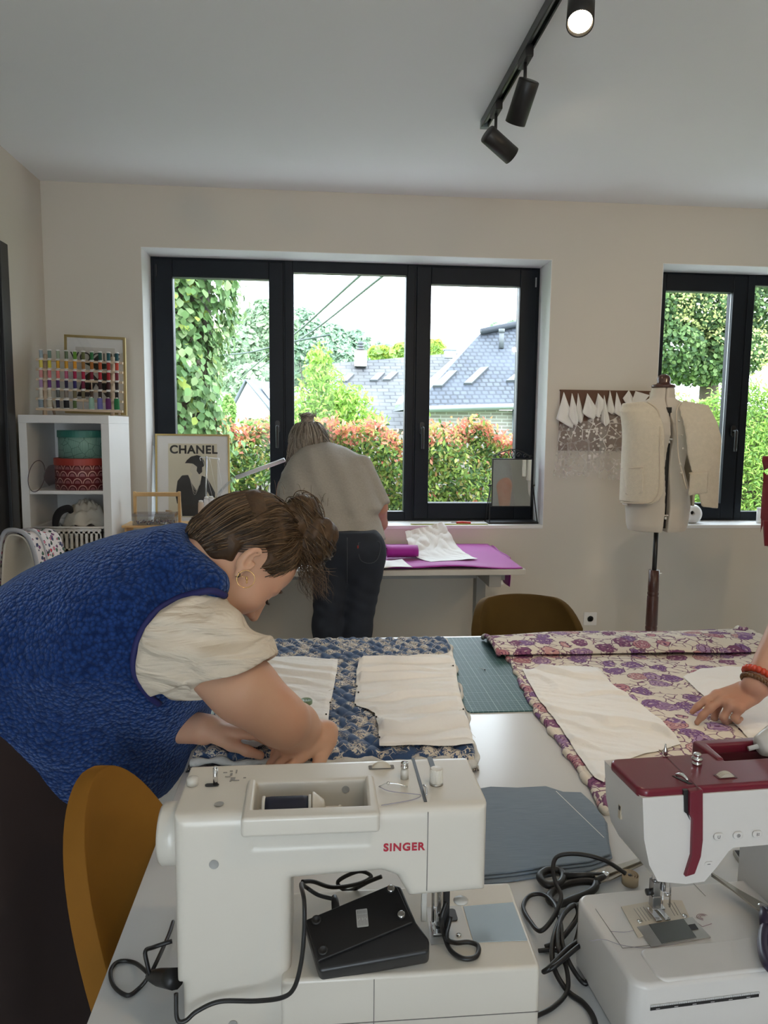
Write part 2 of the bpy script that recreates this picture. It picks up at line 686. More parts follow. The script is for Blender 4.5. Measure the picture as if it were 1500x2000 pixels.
# small hinge cover at the top corner of the right-hand sash
MB().cbox((1.306, FY - 0.004, 2.295), (0.007, 0.008, 0.055)).build('hinge_cover', M_SEAL, w1)
MB().cbox((-0.905, FY - 0.004, 2.30), (0.007, 0.008, 0.07)).build('hinge_cover', M_BLACK, w1)
# plastered reveals and sills
for k, (a, b, c, d) in enumerate((W1, W2)):
    m = MB(); m.box((a + 0.001, D - 0.004, c - 0.016), (b - 0.001, FY + 0.02, c + 0.004))
    struct(m.build('trim_%d' % (k + 1), M_WHITE, bevel=0.002))
M_REVEAL = mat('white reveal paint', (0.80, 0.80, 0.79), 0.6, vary=0.02)
for k, (a, b, c, d) in enumerate((W1, W2)):
    m = MB()
    m.box((a, D - 0.0015, c), (a + 0.003, FY + 0.02, d)); m.box((b - 0.003, D - 0.0015, c), (b, FY + 0.02, d))
    m.box((a, D - 0.0015, d - 0.003), (b, FY + 0.02, d))
    struct(m.build('trim_%d' % (k + 3), M_REVEAL))

# black door frame on the left wall
m = MB()
m.box((XL - 0.02, 2.70, 0), (XL + 0.02, 3.68, 2.25))
d1 = struct(m.build('door_1', M_BLACK))
m = MB(); m.box((XL - 0.01, 3.60, 0), (XL + 0.035, 3.69, 2.25)); m.box((XL - 0.01, 2.62, 0), (XL + 0.035, 2.71, 2.25)); m.box((XL - 0.01, 2.71, 2.17), (XL + 0.035, 3.60, 2.25))
m.build('door_frame', M_BLACK, d1, bevel=0.003)
# low plinth along the wall
m = MB(); m.box((XL, D - 0.012, 0), (XR, D, 0.09)); struct(m.build('baseboard_back', M_WHITE, bevel=0.002))

# double socket
so = thing('wall_socket', 'white square wall socket low on the wall beside the olive chair', 'socket', P(1152, 1208, Y=D))
m = MB(); q = so.location
m.prism(rrect(-0.040, -0.040, 0.040, 0.040, 0.006), 0, 0.009, frame_M((q.x, D, q.z), rx=PI / 2))
m.build('cover_plate', M_WHITE, so, bevel=0.001)
m = MB()
m.lathe([(0.021, 0), (0.021, 0.003), (0.019, 0.003), (0.018, 0.001)], 24, frame_M((q.x, D - 0.008, q.z), rx=PI / 2))
m.build('socket_rim', mat('socket plastic', (0.62, 0.61, 0.58), 0.4), so)
m = MB()
for dx, dz, r in ((-0.0095, 0, 0.0021), (0.0095, 0, 0.0021), (0, 0.010, 0.002)):
    m.cyl((q.x + dx, D - 0.0085, q.z + dz), (q.x + dx, D - 0.0115, q.z + dz), r, 10)
m.build('pin_hole', mat('socket shadow grey', (0.10, 0.10, 0.10), 0.6), so)

# ------------------------------------------------------------------ track lights (the room's lamps)
M_LAMPBLK = mat('black lamp enamel', (0.012, 0.011, 0.011), 0.45)
M_TRACK = mat('dark track aluminium', (0.035, 0.036, 0.038), 0.3, metal=0.6)
tr = thing('track_rail', 'dark lighting rail fixed under the ceiling', 'lighting rail', (0.70, 3.2, HC))
m = MB()
m.box((0.684, -2.4, HC - 0.032), (0.690, 3.195, HC)); m.box((0.710, -2.4, HC - 0.032), (0.716, 3.195, HC)); m.box((0.690, -2.4, HC - 0.012), (0.710, 3.195, HC))
m.build('rail', M_TRACK, tr, bevel=0.001)
MB().box((0.683, 3.19, HC - 0.034), (0.717, 3.215, HC)).build('end_cap', mat('rail end cap', (0.20, 0.24, 0.24), 0.35), tr, bevel=0.001)
m = MB(); m.box((0.697, -2.4, HC - 0.02), (0.703, 3.19, HC - 0.013)); m.build('conductor', mat('copper strip', (0.25, 0.25, 0.24), 0.3, metal=0.9), tr)


def glow_mat():
    t = NT('lit lamp lens')
    t.set(color=(1, 0.85, 0.6), emit=(1.0, 0.80, 0.52), emits=22.0)
    return t.mat


M_GLOW = glow_mat()
M_LENS = mat('unlit lamp lens', (0.5, 0.5, 0.48), 0.2)


def track_spot(y, aim, label, lit, power, off=(0.0, 0.0, -0.085), spot=1.7, blend=0.7, finish=None, x=0.70):
    """a cylinder spotlight hanging from the rail; aim is the way its light leaves it"""
    a = Vector(aim).normalized()
    t = thing('track_spotlight', label, 'spotlight', (x, y, HC - 0.02), group='spotlights on the rail')
    m = MB()
    m.box((x - 0.014, y - 0.05, HC - 0.058), (x + 0.014, y + 0.05, HC - 0.018))
    m.build('adapter', M_LAMPBLK, t, bevel=0.004)
    top = Vector((x, y, HC - 0.055)); piv = top + Vector((0, 0, -0.075))
    MB().cyl(top, piv, 0.006, 10).build('stem', M_LAMPBLK, t)
    c0 = piv - a * 0.045 + Vector((0, 0, -0.028)); c1 = c0 + a * 0.135
    m = MB()
    Mx = Matrix.Translation(c0) @ a.to_track_quat('Z', 'Y').to_matrix().to_4x4()
    m.lathe([(0.0, 0.0), (0.0335, 0.0), (0.0355, 0.003), (0.0355, 0.135), (0.0325, 0.135), (0.031, 0.118), (0.0, 0.118)], 32, Mx, cap=False)
    m.build('lamp_housing', finish or M_LAMPBLK, t)
    m = MB(); m.lathe([(0.0, 0.1185), (0.028, 0.1185), (0.0305, 0.123)], 24, Mx, cap=False)
    m.build('lens', M_GLOW if lit else M_LENS, t)
    if lit:
        ld = bpy.data.lights.new('spot_beam', 'SPOT')
        ld.energy = power; ld.color = (1.0, 0.76, 0.49); ld.spot_size = spot; ld.spot_blend = blend; ld.shadow_soft_size = 0.03
        lo = bpy.data.objects.new('spot_beam', ld); C.objects.link(lo)
        lo.parent = t; lo.matrix_parent_inverse = wm(t).inverted()
        lo.matrix_basis = Matrix.Translation(c0 + a * 0.14) @ a.to_track_quat('-Z', 'Y').to_matrix().to_4x4()
    return t


track_spot(3.00, (0.62, 0.22, -0.36), 'black cylinder spotlight at the end of the rail, tilted sideways, nearest the window wall', True, 3)
track_spot(2.59, (-0.20, 0.62, -0.90), 'black cylinder spotlight hanging steeply in the middle of the rail, its lens hidden', True, 3)
track_spot(2.05, (-0.20, -0.55, -0.80), 'lit spotlight glowing warm white beside the top edge of the photo', True, 4.5)
for yy, aim in ((1.0, (0.25, 0.55, -0.6)), (0.1, (-0.45, 0.75, -0.42)), (-0.9, (0.30, 0.75, -0.30))):
    track_spot(yy, aim, 'lit black spotlight on the part of the rail behind the camera', True, 9.5)
# second rail, right of the camera's view
tr2 = thing('track_rail', 'second dark lighting rail, beyond the side of the photo', 'lighting rail', (2.75, 0.0, HC))
m = MB(); m.box((2.735, -2.4, HC - 0.032), (2.765, 1.35, HC)); m.build('rail', M_TRACK, tr2, bevel=0.001)
for yy, aim in ((1.1, (-0.42, 0.8, -0.40)), (0.0, (-0.35, 0.8, -0.36)), (-1.2, (-0.5, 0.6, -0.5))):
    track_spot(yy, aim, 'lit black spotlight on the second rail beyond the side of the photo', True, 12, x=2.75)
# ================================================================== outside the windows
def leaf_mat(name, rough=0.55, transl=0.35):
    t = NT(name)
    a = t.n('Attribute', attribute_name='tint').outputs['Color']
    t.set(color=a, rough=rough, spec=0.3)
    tl = t.n('BsdfTranslucent'); t.l(a, tl.inputs[0])
    mx = t.n('MixShader'); mx.inputs[0].default_value = transl
    t.l(t.b.outputs[0], mx.inputs[1]); t.l(tl.outputs[0], mx.inputs[2]); t.l(mx.outputs[0], t.out.inputs[0])
    return t.mat


M_LEAF = leaf_mat('leaves')
NR = np.random.RandomState(11)


def unit(a):
    return a / np.maximum(np.linalg.norm(a, axis=1, keepdims=True), 1e-9)


def leaf_cloud(name, pos, size, cols, parent=None, nrm=None, spread=0.6, dirn=None, dspread=0.6, aspect=0.5, fold=0.12, mtl=None):
    """pos (n,3); one folded leaf blade of six points at each; nrm: mean facing, dirn: mean pointing"""
    n = len(pos)
    size = np.broadcast_to(size, (n,)).reshape(-1, 1)
    N = unit((nrm if nrm is not None else 0) + NR.normal(size=(n, 3)) * spread)
    Dv = (dirn if dirn is not None else 0) + NR.normal(size=(n, 3)) * dspread
    Dv = unit(Dv - N * (Dv * N).sum(1, keepdims=True))
    B = np.cross(N, Dv)
    V = np.stack([pos - Dv * size * 0.5,
                  pos - Dv * size * 0.12 + B * size * aspect * 0.5 + N * size * fold,
                  pos + Dv * size * 0.22 + B * size * aspect * 0.38 + N * size * fold,
                  pos + Dv * size * 0.5 - N * size * fold * 0.7,
                  pos + Dv * size * 0.22 - B * size * aspect * 0.38 + N * size * fold,
                  pos - Dv * size * 0.12 - B * size * aspect * 0.5 + N * size * fold], 1).reshape(-1, 3)
    q = np.arange(n)[:, None] * 6
    F = np.concatenate([q + np.array([0, 1, 2, 3]), q + np.array([0, 3, 4, 5])], 0)
    me = bpy.data.meshes.new(name)
    me.vertices.add(len(V)); me.vertices.foreach_set('co', V.astype(np.float32).ravel())
    me.loops.add(F.size); me.loops.foreach_set('vertex_index', F.astype(np.int32).ravel())
    me.polygons.add(len(F)); me.polygons.foreach_set('loop_start', np.arange(0, F.size, 4, dtype=np.int32))
    me.update(calc_edges=True)
    at = me.color_attributes.new('tint', 'FLOAT_COLOR', 'POINT')
    c = np.repeat(np.concatenate([cols, np.ones((n, 1))], 1), 6, 0).astype(np.float32)
    at.data.foreach_set('color', c.ravel())
    me.materials.append(mtl or M_LEAF)
    return link_mesh(name, me, parent)


def pick(n, cols, weights=None, jit=0.18):
    cols = np.array(cols)
    i = NR.choice(len(cols), n, p=weights)
    return np.clip(cols[i] * (1 + NR.normal(size=(n, 1)) * jit), 0.004, 0.9)


def blob_points(n, blobs, shell=0.5):
    """points in the outer part of several ellipsoids (c, r)"""
    w = np.array([b[1][0] * b[1][2] for b in blobs]); w = w / w.sum()
    i = NR.choice(len(blobs), n, p=w)
    c = np.array([b[0] for b in blobs])[i]; r = np.array([b[1] for b in blobs])[i]
    u = unit(NR.normal(size=(n, 3)))
    k = (shell + (1 - shell) * NR.rand(n, 1)) ** 0.8
    return c + u * r * k, u


M_BARK = mat('bark', (0.09, 0.07, 0.05), 0.9, bump=0.6, bscale=40, bdist=0.01)
M_LAWN = mat('lawn', (0.12, 0.20, 0.05), 0.9, vary=0.4, vscale=3)
struct(MB().box((-120, 4.55, -0.5), (120, 220, -0.1)).build('ground', M_LAWN))

struct(MB().box((-4, 4.56, -0.12), (9, 7.3, -0.06)).build('bounce_terrace', mat('pale bounce paving', (0.58, 0.57, 0.54), 0.8, vary=0.1)))  # unseen pale slab, added to bounce daylight up onto the ceiling

# ---- photinia hedge with red young shoots, and the plank fence behind it
hz = thing('photinia_hedge', 'trimmed garden hedge with red young shoots outside the wide window', 'hedge', (0.9, 8.0, -0.1))
n = 24000
x = NR.uniform(-1.05, 2.9, n)
top = 1.40 + 0.06 * np.sin(x * 5.1) + 0.05 * np.sin(x * 11.3 + 1) + 0.05 * NR.normal(size=n)
z = top - (NR.rand(n) ** 1.15) * 1.15
front = 0.45 + 0.12 * np.sin(x * 3.1 + z * 4) + 0.08 * np.sin(x * 9 + z * 7)
y = 8.0 - front * NR.rand(n) ** 0.45
hole = np.sin(x * 6.3 + 2 * np.sin(z * 5)) * np.sin(z * 7.1 + x * 2) + 0.35 * NR.normal(size=n)
keep = (hole > -0.75) | (z > top - 0.35)
p = np.stack([x, y, z], 1)[keep]; tp = (top - z)[keep]; n = len(p)
g = pick(n, [(0.20, 0.30, 0.06), (0.10, 0.19, 0.05), (0.32, 0.40, 0.10), (0.06, 0.12, 0.04), (0.34, 0.30, 0.10)], [.3, .25, .2, .15, .1])
r_ = pick(n, [(0.62, 0.20, 0.14), (0.72, 0.34, 0.22), (0.55, 0.30, 0.12), (0.50, 0.42, 0.14)], [.35, .3, .2, .15])
isr = NR.rand(n) < np.clip(1.0 - tp / 0.22, 0.04, 0.9)
leaf_cloud('foliage', p, NR.uniform(0.042, 0.08, n), np.where(isr[:, None], r_, g), hz, nrm=np.array([0.1, -0.7, 0.45]), dirn=np.array([0, -0.3, 0.6]), aspect=0.42)
m = MB()
for k in range(70):
    a = R.uniform(-1.0, 2.8); b = a + R.uniform(-0.2, 0.2)
    m.tube([(a, 7.86, -0.1), ((a + b) / 2, 7.85, 0.5), (b, 7.72, R.uniform(0.9, 1.25))], [0.012, 0.009, 0.004], 5)
m.build('stems', M_BARK, hz)
fe = thing('plank_fence', 'weathered grey plank fence glimpsed behind the red-tipped hedge', 'fence', (0.6, 8.6, -0.1))
M_PLANK = mat('weathered plank', (0.34, 0.32, 0.29), 0.85, vary=0.25, vscale=5)
m = MB()
for k in range(10):
    m.box((-1.3, 8.55 + 0.012 * (k % 2), -0.1 + k * 0.145), (3.2, 8.58 + 0.012 * (k % 2), 0.035 + k * 0.145))
m.build('planks', M_PLANK, fe)
for xx in (-1.2, 0.4, 2.0, 3.1):
    MB().box((xx, 8.60, -0.1), (xx + 0.09, 8.69, 1.36)).build('post', M_PLANK, fe)

# ---- ivy-clad trunk at the side of the wide window
iv = thing('ivy_clad_trunk', 'tall trunk thickly clad in ivy, seen through the pane beside the white shelf', 'ivy', (-1.5, 6.2, -0.1))
m = MB(); m.lathe([(0.62, 0), (0.62, 1.2), (0.60, 2.2), (0.57, 3.2), (0.5, 4.4)], 16, Matrix.Translation((-1.45, 6.35, -0.1)))
m.build('trunk', M_BARK, iv)
n = 12500
z = NR.uniform(0.2, 3.6, n)
ang = NR.uniform(-PI, 0.1, n)
rad = 0.68 + 0.07 * np.sin(z * 2.7 + 0.5) + 0.06 * np.sin(z * 6 + ang * 3) - 0.05 * np.clip(z - 2.3, 0, 2) + 0.05 * NR.normal(size=n)
p = np.stack([-1.45 + rad * np.cos(ang), 6.35 + rad * np.sin(ang), z], 1)
nr = np.stack([np.cos(ang), np.sin(ang), 0.35 * np.ones(n)], 1)
c = pick(n, [(0.17, 0.30, 0.11), (0.24, 0.38, 0.15), (0.11, 0.21, 0.08), (0.34, 0.46, 0.22), (0.36, 0.45, 0.10)], [.3, .25, .2, .15, .1])
leaf_cloud('foliage', p, NR.uniform(0.05, 0.085, n), c, iv, nrm=nr, spread=0.32, dirn=np.array([0, 0, -1.0]), dspread=0.4, aspect=0.85, fold=0.06)

# ---- light green shrub before the slate roof
sh = thing('light_green_shrub', 'feathery light green shrub standing before the weathered slate roof', 'shrub', (0.1, 10.5, -0.1))
bl = [((0.08, 10.5, 1.6), (0.42, 0.4, 0.75)), ((-0.25, 10.5, 1.3), (0.45, 0.4, 0.6)), ((0.45, 10.4, 1.75), (0.35, 0.3, 0.28)), ((0.05, 10.5, 2.2), (0.22, 0.25, 0.40)), ((0.72, 10.4, 1.52), (0.32, 0.3, 0.16))]
p, u = blob_points(5200, bl, 0.2)
leaf_cloud('foliage', p, NR.uniform(0.05, 0.11, len(p)), pick(len(p), [(0.36, 0.56, 0.10), (0.27, 0.46, 0.09), (0.46, 0.62, 0.18)]), sh, nrm=np.array([0, -0.5, 0.6]), dirn=np.array([0, 0, 1.0]), aspect=0.35)
m = MB()
for k in range(14):
    m.tube([(0.1, 10.5, -0.1), (0.1 + R.uniform(-.2, .2), 10.5, 0.9), (0.1 + R.uniform(-.5, .7), 10.4, R.uniform(1.3, 2.4))], [0.025, 0.012, 0.004], 5)
m.build('stems', M_BARK, sh)

# ---- trees
def tree(label, base, blobs, n, size, cols, w=None, shell=0.45, aspect=0.6, name='tree', trunk=0.2):
    t = thing(name, label, 'tree', base)
    p, u = blob_points(n, blobs, shell)
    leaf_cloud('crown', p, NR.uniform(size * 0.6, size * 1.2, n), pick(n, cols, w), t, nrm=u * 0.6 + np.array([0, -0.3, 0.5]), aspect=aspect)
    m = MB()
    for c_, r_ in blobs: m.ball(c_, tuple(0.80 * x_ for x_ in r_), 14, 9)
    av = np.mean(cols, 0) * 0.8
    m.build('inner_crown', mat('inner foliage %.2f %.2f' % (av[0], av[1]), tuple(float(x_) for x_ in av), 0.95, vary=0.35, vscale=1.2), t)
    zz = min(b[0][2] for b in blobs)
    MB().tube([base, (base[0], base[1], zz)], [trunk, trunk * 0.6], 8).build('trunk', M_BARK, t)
    return t


def pb(px, py, Y, rx, rz, ry=None):
    c = P(px, py, Y=Y); k = Y / F_PX
    return (tuple(c), (rx * k, (ry if ry else rx) * k, rz * k))


HAZE_G = [(0.40, 0.50, 0.34), (0.33, 0.45, 0.29), (0.48, 0.57, 0.40), (0.27, 0.38, 0.25)]  # distance haze put into the leaf colours as paler greens
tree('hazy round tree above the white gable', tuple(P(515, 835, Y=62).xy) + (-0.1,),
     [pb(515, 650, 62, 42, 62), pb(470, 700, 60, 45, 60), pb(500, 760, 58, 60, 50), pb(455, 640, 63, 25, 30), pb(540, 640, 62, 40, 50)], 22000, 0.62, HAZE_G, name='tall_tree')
tree('pale haze-tinted tree beside the ivy-clad trunk', tuple(P(452, 835, Y=60).xy) + (-0.1,),
     [pb(452, 720, 60, 36, 60), pb(430, 690, 60, 35, 60)], 6000, 0.5, [(0.44, 0.54, 0.26), (0.38, 0.50, 0.25), (0.50, 0.58, 0.34)], name='hazed_tree')  # these pale leaf colours carry the haze of distance, not a species
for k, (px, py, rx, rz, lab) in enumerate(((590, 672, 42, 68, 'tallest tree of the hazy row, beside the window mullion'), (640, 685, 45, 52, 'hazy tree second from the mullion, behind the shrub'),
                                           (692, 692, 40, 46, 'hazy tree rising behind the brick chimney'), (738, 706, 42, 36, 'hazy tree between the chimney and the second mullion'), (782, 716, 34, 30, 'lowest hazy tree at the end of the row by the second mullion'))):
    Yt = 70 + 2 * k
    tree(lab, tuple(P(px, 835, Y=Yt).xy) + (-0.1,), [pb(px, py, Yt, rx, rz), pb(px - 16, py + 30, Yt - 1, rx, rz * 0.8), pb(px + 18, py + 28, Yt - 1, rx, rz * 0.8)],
         14000, 0.62, [(0.36, 0.49, 0.35), (0.30, 0.43, 0.30), (0.44, 0.56, 0.42), (0.24, 0.36, 0.26)], name='hazy_tree')  # the row's greens are paled to stand for haze
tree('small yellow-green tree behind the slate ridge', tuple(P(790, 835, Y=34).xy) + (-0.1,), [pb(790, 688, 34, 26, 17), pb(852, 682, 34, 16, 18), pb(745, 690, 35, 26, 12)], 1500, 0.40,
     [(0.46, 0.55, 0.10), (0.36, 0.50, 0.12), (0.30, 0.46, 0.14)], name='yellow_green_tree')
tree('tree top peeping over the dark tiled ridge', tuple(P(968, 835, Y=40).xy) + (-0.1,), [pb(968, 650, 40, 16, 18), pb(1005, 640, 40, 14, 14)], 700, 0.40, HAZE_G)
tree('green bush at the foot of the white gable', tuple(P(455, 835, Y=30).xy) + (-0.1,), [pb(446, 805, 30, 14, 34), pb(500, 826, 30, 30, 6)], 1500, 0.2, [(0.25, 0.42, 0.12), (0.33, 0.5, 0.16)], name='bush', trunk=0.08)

# lime tree and conifer hedge behind the second window
lin = [pb(1360, 600, 10.5, 95, 70, 110), pb(1300, 680, 10.2, 70, 60, 90), pb(1420, 690, 10.2, 70, 55, 90), pb(1500, 620, 10.5, 90, 90, 110), pb(1260, 600, 10.5, 80, 90, 100), pb(1370, 520, 10.8, 110, 60, 120), pb(1360, 720, 10.4, 90, 35, 90)]
lt = thing('lime_tree', 'dense tree with pale yellow blossom seen through the window behind the dress form', 'tree', tuple(P(1380, 835, Y=10.6).xy) + (-0.1,))
p, u = blob_points(30000, lin, 0.55)
leaf_cloud('crown', p, NR.uniform(0.045, 0.085, len(p)), pick(len(p), [(0.09, 0.17, 0.06), (0.14, 0.24, 0.08), (0.05, 0.10, 0.04), (0.22, 0.33, 0.12)]), lt, nrm=u * 0.5 + np.array([0, -0.4, 0.4]), aspect=0.75)
p, u = blob_points(11000, lin, 0.93)
cl = np.sin(p[:, 0] * 5 + 1) * np.sin(p[:, 2] * 6.5) + np.sin(p[:, 0] * 2.1 + p[:, 2] * 3)
p = p[cl > 0.05]; u = unit(NR.normal(size=p.shape))
leaf_cloud('blossom', p + np.array([0, -0.1, 0]), NR.uniform(0.03, 0.06, len(p)), pick(len(p), [(0.60, 0.60, 0.26), (0.50, 0.55, 0.20), (0.42, 0.50, 0.18)]), lt, nrm=np.array([0, -0.8, 0.4]), aspect=0.55)
q = P(1380, 835, Y=10.6)
MB().tube([(q.x, q.y, -0.1), (q.x, q.y, 2.6), (q.x + 0.3, q.y, 3.6)], [0.16, 0.13, 0.06], 8).build('trunk', M_BARK, lt)
ch = thing('conifer_hedge', 'bright yellow-green clipped conifer hedge below the blossoming tree', 'hedge', (4.0, 7.2, -0.1))
n = 26000
x = NR.uniform(3.1, 5.8, n)
top = 1.80 + 0.10 * np.sin(x * 3.3) + 0.05 * np.sin(x * 9.7) + 0.04 * NR.normal(size=n)
z = top - NR.rand(n) * 1.5
y = 7.2 - (0.40 + 0.06 * np.sin(x * 8 + z * 5)) * NR.rand(n) ** 0.3
leaf_cloud('foliage', np.stack([x, y, z], 1), NR.uniform(0.035, 0.07, n), pick(n, [(0.40, 0.60, 0.13), (0.30, 0.50, 0.11), (0.52, 0.68, 0.20), (0.20, 0.36, 0.10)]), ch, nrm=np.array([0, -0.6, 0.6]), dirn=np.array([0, -0.5, 0.7]), aspect=0.3)
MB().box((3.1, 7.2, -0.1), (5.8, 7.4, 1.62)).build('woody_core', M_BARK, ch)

# ---- houses
def tile_mat(name, c1, c2, sx, sz, moss=None):
    """courses of roof tiles running across a slope, laid out in the roof's own UV-like coordinates"""
    t = NT(name)
    co = t.co('UV')
    br = t.n('TexBrick'); t.l(co, br.inputs[0])
    br.inputs['Color1'].default_value = (*c1, 1); br.inputs['Color2'].default_value = (*c2, 1)
    br.inputs['Mortar'].default_value = (*[x * 0.45 for x in c1], 1)
    br.inputs['Scale'].default_value = 1.0; br.inputs['Mortar Size'].default_value = 0.022
    br.inputs['Brick Width'].default_value = sx; br.inputs['Row Height'].default_value = sz
    c = br.outputs[0]
    nz = t.noise(co, 0.9, 5)
    c = t.mix(t.ramp(nz, [(0.40, (0, 0, 0)), (0.70, (0.6, 0.6, 0.6))]), c, moss or tuple(min(1, x * 1.5) for x in c1))
    t.set(color=c, rough=0.6)
    t.bump(br.outputs[1], -0.6, 0.02)
    return t.mat


def roof_quad(m, pts, nu=1):
    m.add(pts, [(0, 1, 2, 3)])


def add_uv(o, u, v, org):
    me = o.data
    uv = me.uv_layers.new(name='UVMap')
    u, v, org = Vector(u).normalized(), Vector(v).normalized(), Vector(org)
    W = wm(o)
    for lp in me.loops:
        d = W @ me.vertices[lp.vertex_index].co - org
        uv.data[lp.index].uv = (d.dot(u), d.dot(v))


def slope_point(px, py, a, b, c):
    nrm = (Vector(b) - Vector(a)).cross(Vector(c) - Vector(a))
    q1 = P(px, py, Y=1.0); o = Vector((0, 0, CAM_H)); d = q1 - o
    return o + d * ((Vector(a) - o).dot(nrm) / d.dot(nrm))


M_SKYL = mat('pale roof window glass', (0.72, 0.75, 0.75), 0.25, vary=0.03)
M_SKYF = mat('roof window frame', (0.12, 0.13, 0.14), 0.5)
M_TILE = tile_mat('dark roof tiles', (0.055, 0.065, 0.085), (0.075, 0.088, 0.108), 0.16, 0.15)
M_SLATE = tile_mat('weathered slate', (0.065, 0.07, 0.078), (0.10, 0.10, 0.105), 0.36, 0.22, moss=(0.15, 0.15, 0.145))


def skylight(par, corners, a, b, c, name='roof_window'):
    pts = [slope_point(*q, a, b, c) for q in corners]
    nrm = (Vector(b) - Vector(a)).cross(Vector(c) - Vector(a)).normalized()
    if nrm.y > 0: nrm = -nrm
    m = MB(); m.add([q - nrm * 0.02 for q in pts] + [q + nrm * 0.06 for q in pts], [(0, 1, 2, 3), (7, 6, 5, 4), (0, 4, 5, 1), (1, 5, 6, 2), (2, 6, 7, 3), (3, 7, 4, 0)])
    f = m.build(name, M_SKYF, par)
    ce = sum(pts, Vector()) / 4
    m = MB(); m.add([ce + (q - ce) * 0.80 + nrm * 0.066 for q in pts] + [ce + (q - ce) * 0.80 + nrm * 0.05 for q in pts], [(0, 1, 2, 3), (0, 4, 5, 1), (1, 5, 6, 2), (2, 6, 7, 3), (3, 7, 4, 0)])
    m.build('pane', M_SKYL, f)


def brick_mat(name, c1, c2, sc=1.0):
    t = NT(name); co = t.co('Object', rot=(PI / 2, 0, 0))
    br = t.n('TexBrick'); t.l(co, br.inputs[0])
    br.inputs['Color1'].default_value = (*c1, 1); br.inputs['Color2'].default_value = (*c2, 1); br.inputs['Mortar'].default_value = (0.45, 0.44, 0.42, 1)
    br.inputs['Scale'].default_value = sc; br.inputs['Brick Width'].default_value = 0.25; br.inputs['Row Height'].default_value = 0.075; br.inputs['Mortar Size'].default_value = 0.012
    t.set(color=br.outputs[0], rough=0.85)
    return t.mat


M_BRICK = brick_mat('grey-brown brick', (0.24, 0.22, 0.20), (0.31, 0.29, 0.26))
M_ZINC = mat('zinc gutter', (0.25, 0.28, 0.30), 0.4, metal=0.5)

# house with the dark tiled roof
eL, eR = P(806, 797, Y=16), P(1120, 788, Y=16); rL, rR = P(938, 652, Y=18.2), P(1120, 612, Y=18.2)
rR = slope_point(1120, 612, eL, eR, rL)
hB = thing('brick_house', 'brick house under a dark tiled roof with sloping roof windows and a vent pipe', 'house', ((eL.x + eR.x) / 2, 18, -0.1))
m = MB(); roof_quad(m, [eL, eR, rR, rL]); roof_quad(m, [eR + Vector((0, 4.4, 0)), eL + Vector((0, 4.4, 0)), rL, rR]); m.add([eL + Vector((0, 4.4, 0)), eL, rL], [(0, 1, 2)])
ro = m.build('roof', M_TILE, hB); add_uv(ro, eR - eL, rL - Vector((rL.x, eL.y, eL.z)), eL)
m = MB(); m.box((eL.x + 0.3, 16.25, -0.1), (eR.x, 20.2, eL.z - 0.02)); m.build('brick_wall', M_BRICK, hB)
m = MB(); m.tube([eL + Vector((0, -0.06, -0.03)), eR + Vector((0, -0.06, -0.03))], 0.07, 10)
m.tube([P(1004, 795, Y=16.15), P(1003, 880, Y=16.15)], 0.04, 8); m.build('gutter', M_ZINC, hB)
for q in ([(845, 757), (863, 757), (893, 727), (876, 728)], [(905, 752), (921, 752), (954, 720), (938, 721)], [(988, 747), (1012, 746), (1050, 712), (1030, 713)]):
    skylight(hB, q, eL, eR, rL)
q0 = slope_point(979, 680, eL, eR, rL)
m = MB(); m.cyl(q0, q0 + Vector((0, 0, 0.40)), 0.06, 12); m.cyl(q0 + Vector((0, 0, 0.36)), q0 + Vector((0, 0, 0.45)), 0.075, 12); m.build('vent_pipe', M_SKYF, hB)
m = MB(); m.cyl(P(940, 648, Y=18.1), rR + Vector((0, -0.1, 0.02)), 0.08, 8); m.build('ridge', M_TILE, hB)

# house with the weathered slate roof
a_, b_ = P(560, 838, Y=21), P(900, 838, Y=21); c_, d_ = P(645, 710, Y=24.5), P(935, 686, Y=24.5)
d_ = slope_point(935, 686, a_, b_, c_)
hA = thing('slate_house', 'low house with a broad weathered slate roof and brick chimney behind the hedge', 'house', ((a_.x + b_.x) / 2, 24, -0.1))
m = MB(); roof_quad(m, [a_, b_, d_, c_]); roof_quad(m, [b_ + Vector((0, 7, 0)), a_ + Vector((0, 7, 0)), c_, d_]); m.add([a_ + Vector((0, 7, 0)), a_, c_], [(0, 1, 2)])
ro = m.build('roof', M_SLATE, hA); add_uv(ro, b_ - a_, c_ - Vector((c_.x, a_.y, a_.z)), a_)
m = MB(); m.box((a_.x + 0.4, 21.3, -0.1), (b_.x, 27.6, a_.z)); m.build('brick_wall', M_BRICK, hA)
for q in ([(664, 747), (678, 747), (692, 733), (680, 733)], [(722, 745), (737, 745), (752, 730), (738, 730)], [(747, 744), (762, 744), (778, 729), (764, 729)]):
    skylight(hA, q, a_, b_, c_)
q0 = P(704, 704, Y=24.3)
m = MB(); m.cbox((q0.x, q0.y, q0.z + 0.05), (0.38, 0.45, 0.5)); ck = m.build('chimney', brick_mat('red-brown brick', (0.42, 0.30, 0.24), (0.5, 0.38, 0.31)), hA)
m = MB()
for k in range(3): m.cbox((q0.x, q0.y, q0.z + 0.36 + 0.09 * k), (0.26 - 0.03 * k, 0.3, 0.035))
m.cbox((q0.x, q0.y, q0.z + 0.45), (0.12, 0.15, 0.3)); m.build('chimney_cowl', M_SKYF, ck)
q0 = P(879, 692, Y=24.4); m = MB(); m.cbox((q0.x, q0.y, q0.z), (0.36, 0.3, 0.25)); m.cbox((q0.x, q0.y, q0.z + 0.14), (0.42, 0.36, 0.04)); m.build('vent_cap', M_ZINC, hA)
do = [P(772, 790, Y=20.8), P(790, 788, Y=20.8), P(790, 770, Y=21.8), P(780, 776, Y=21.8)]
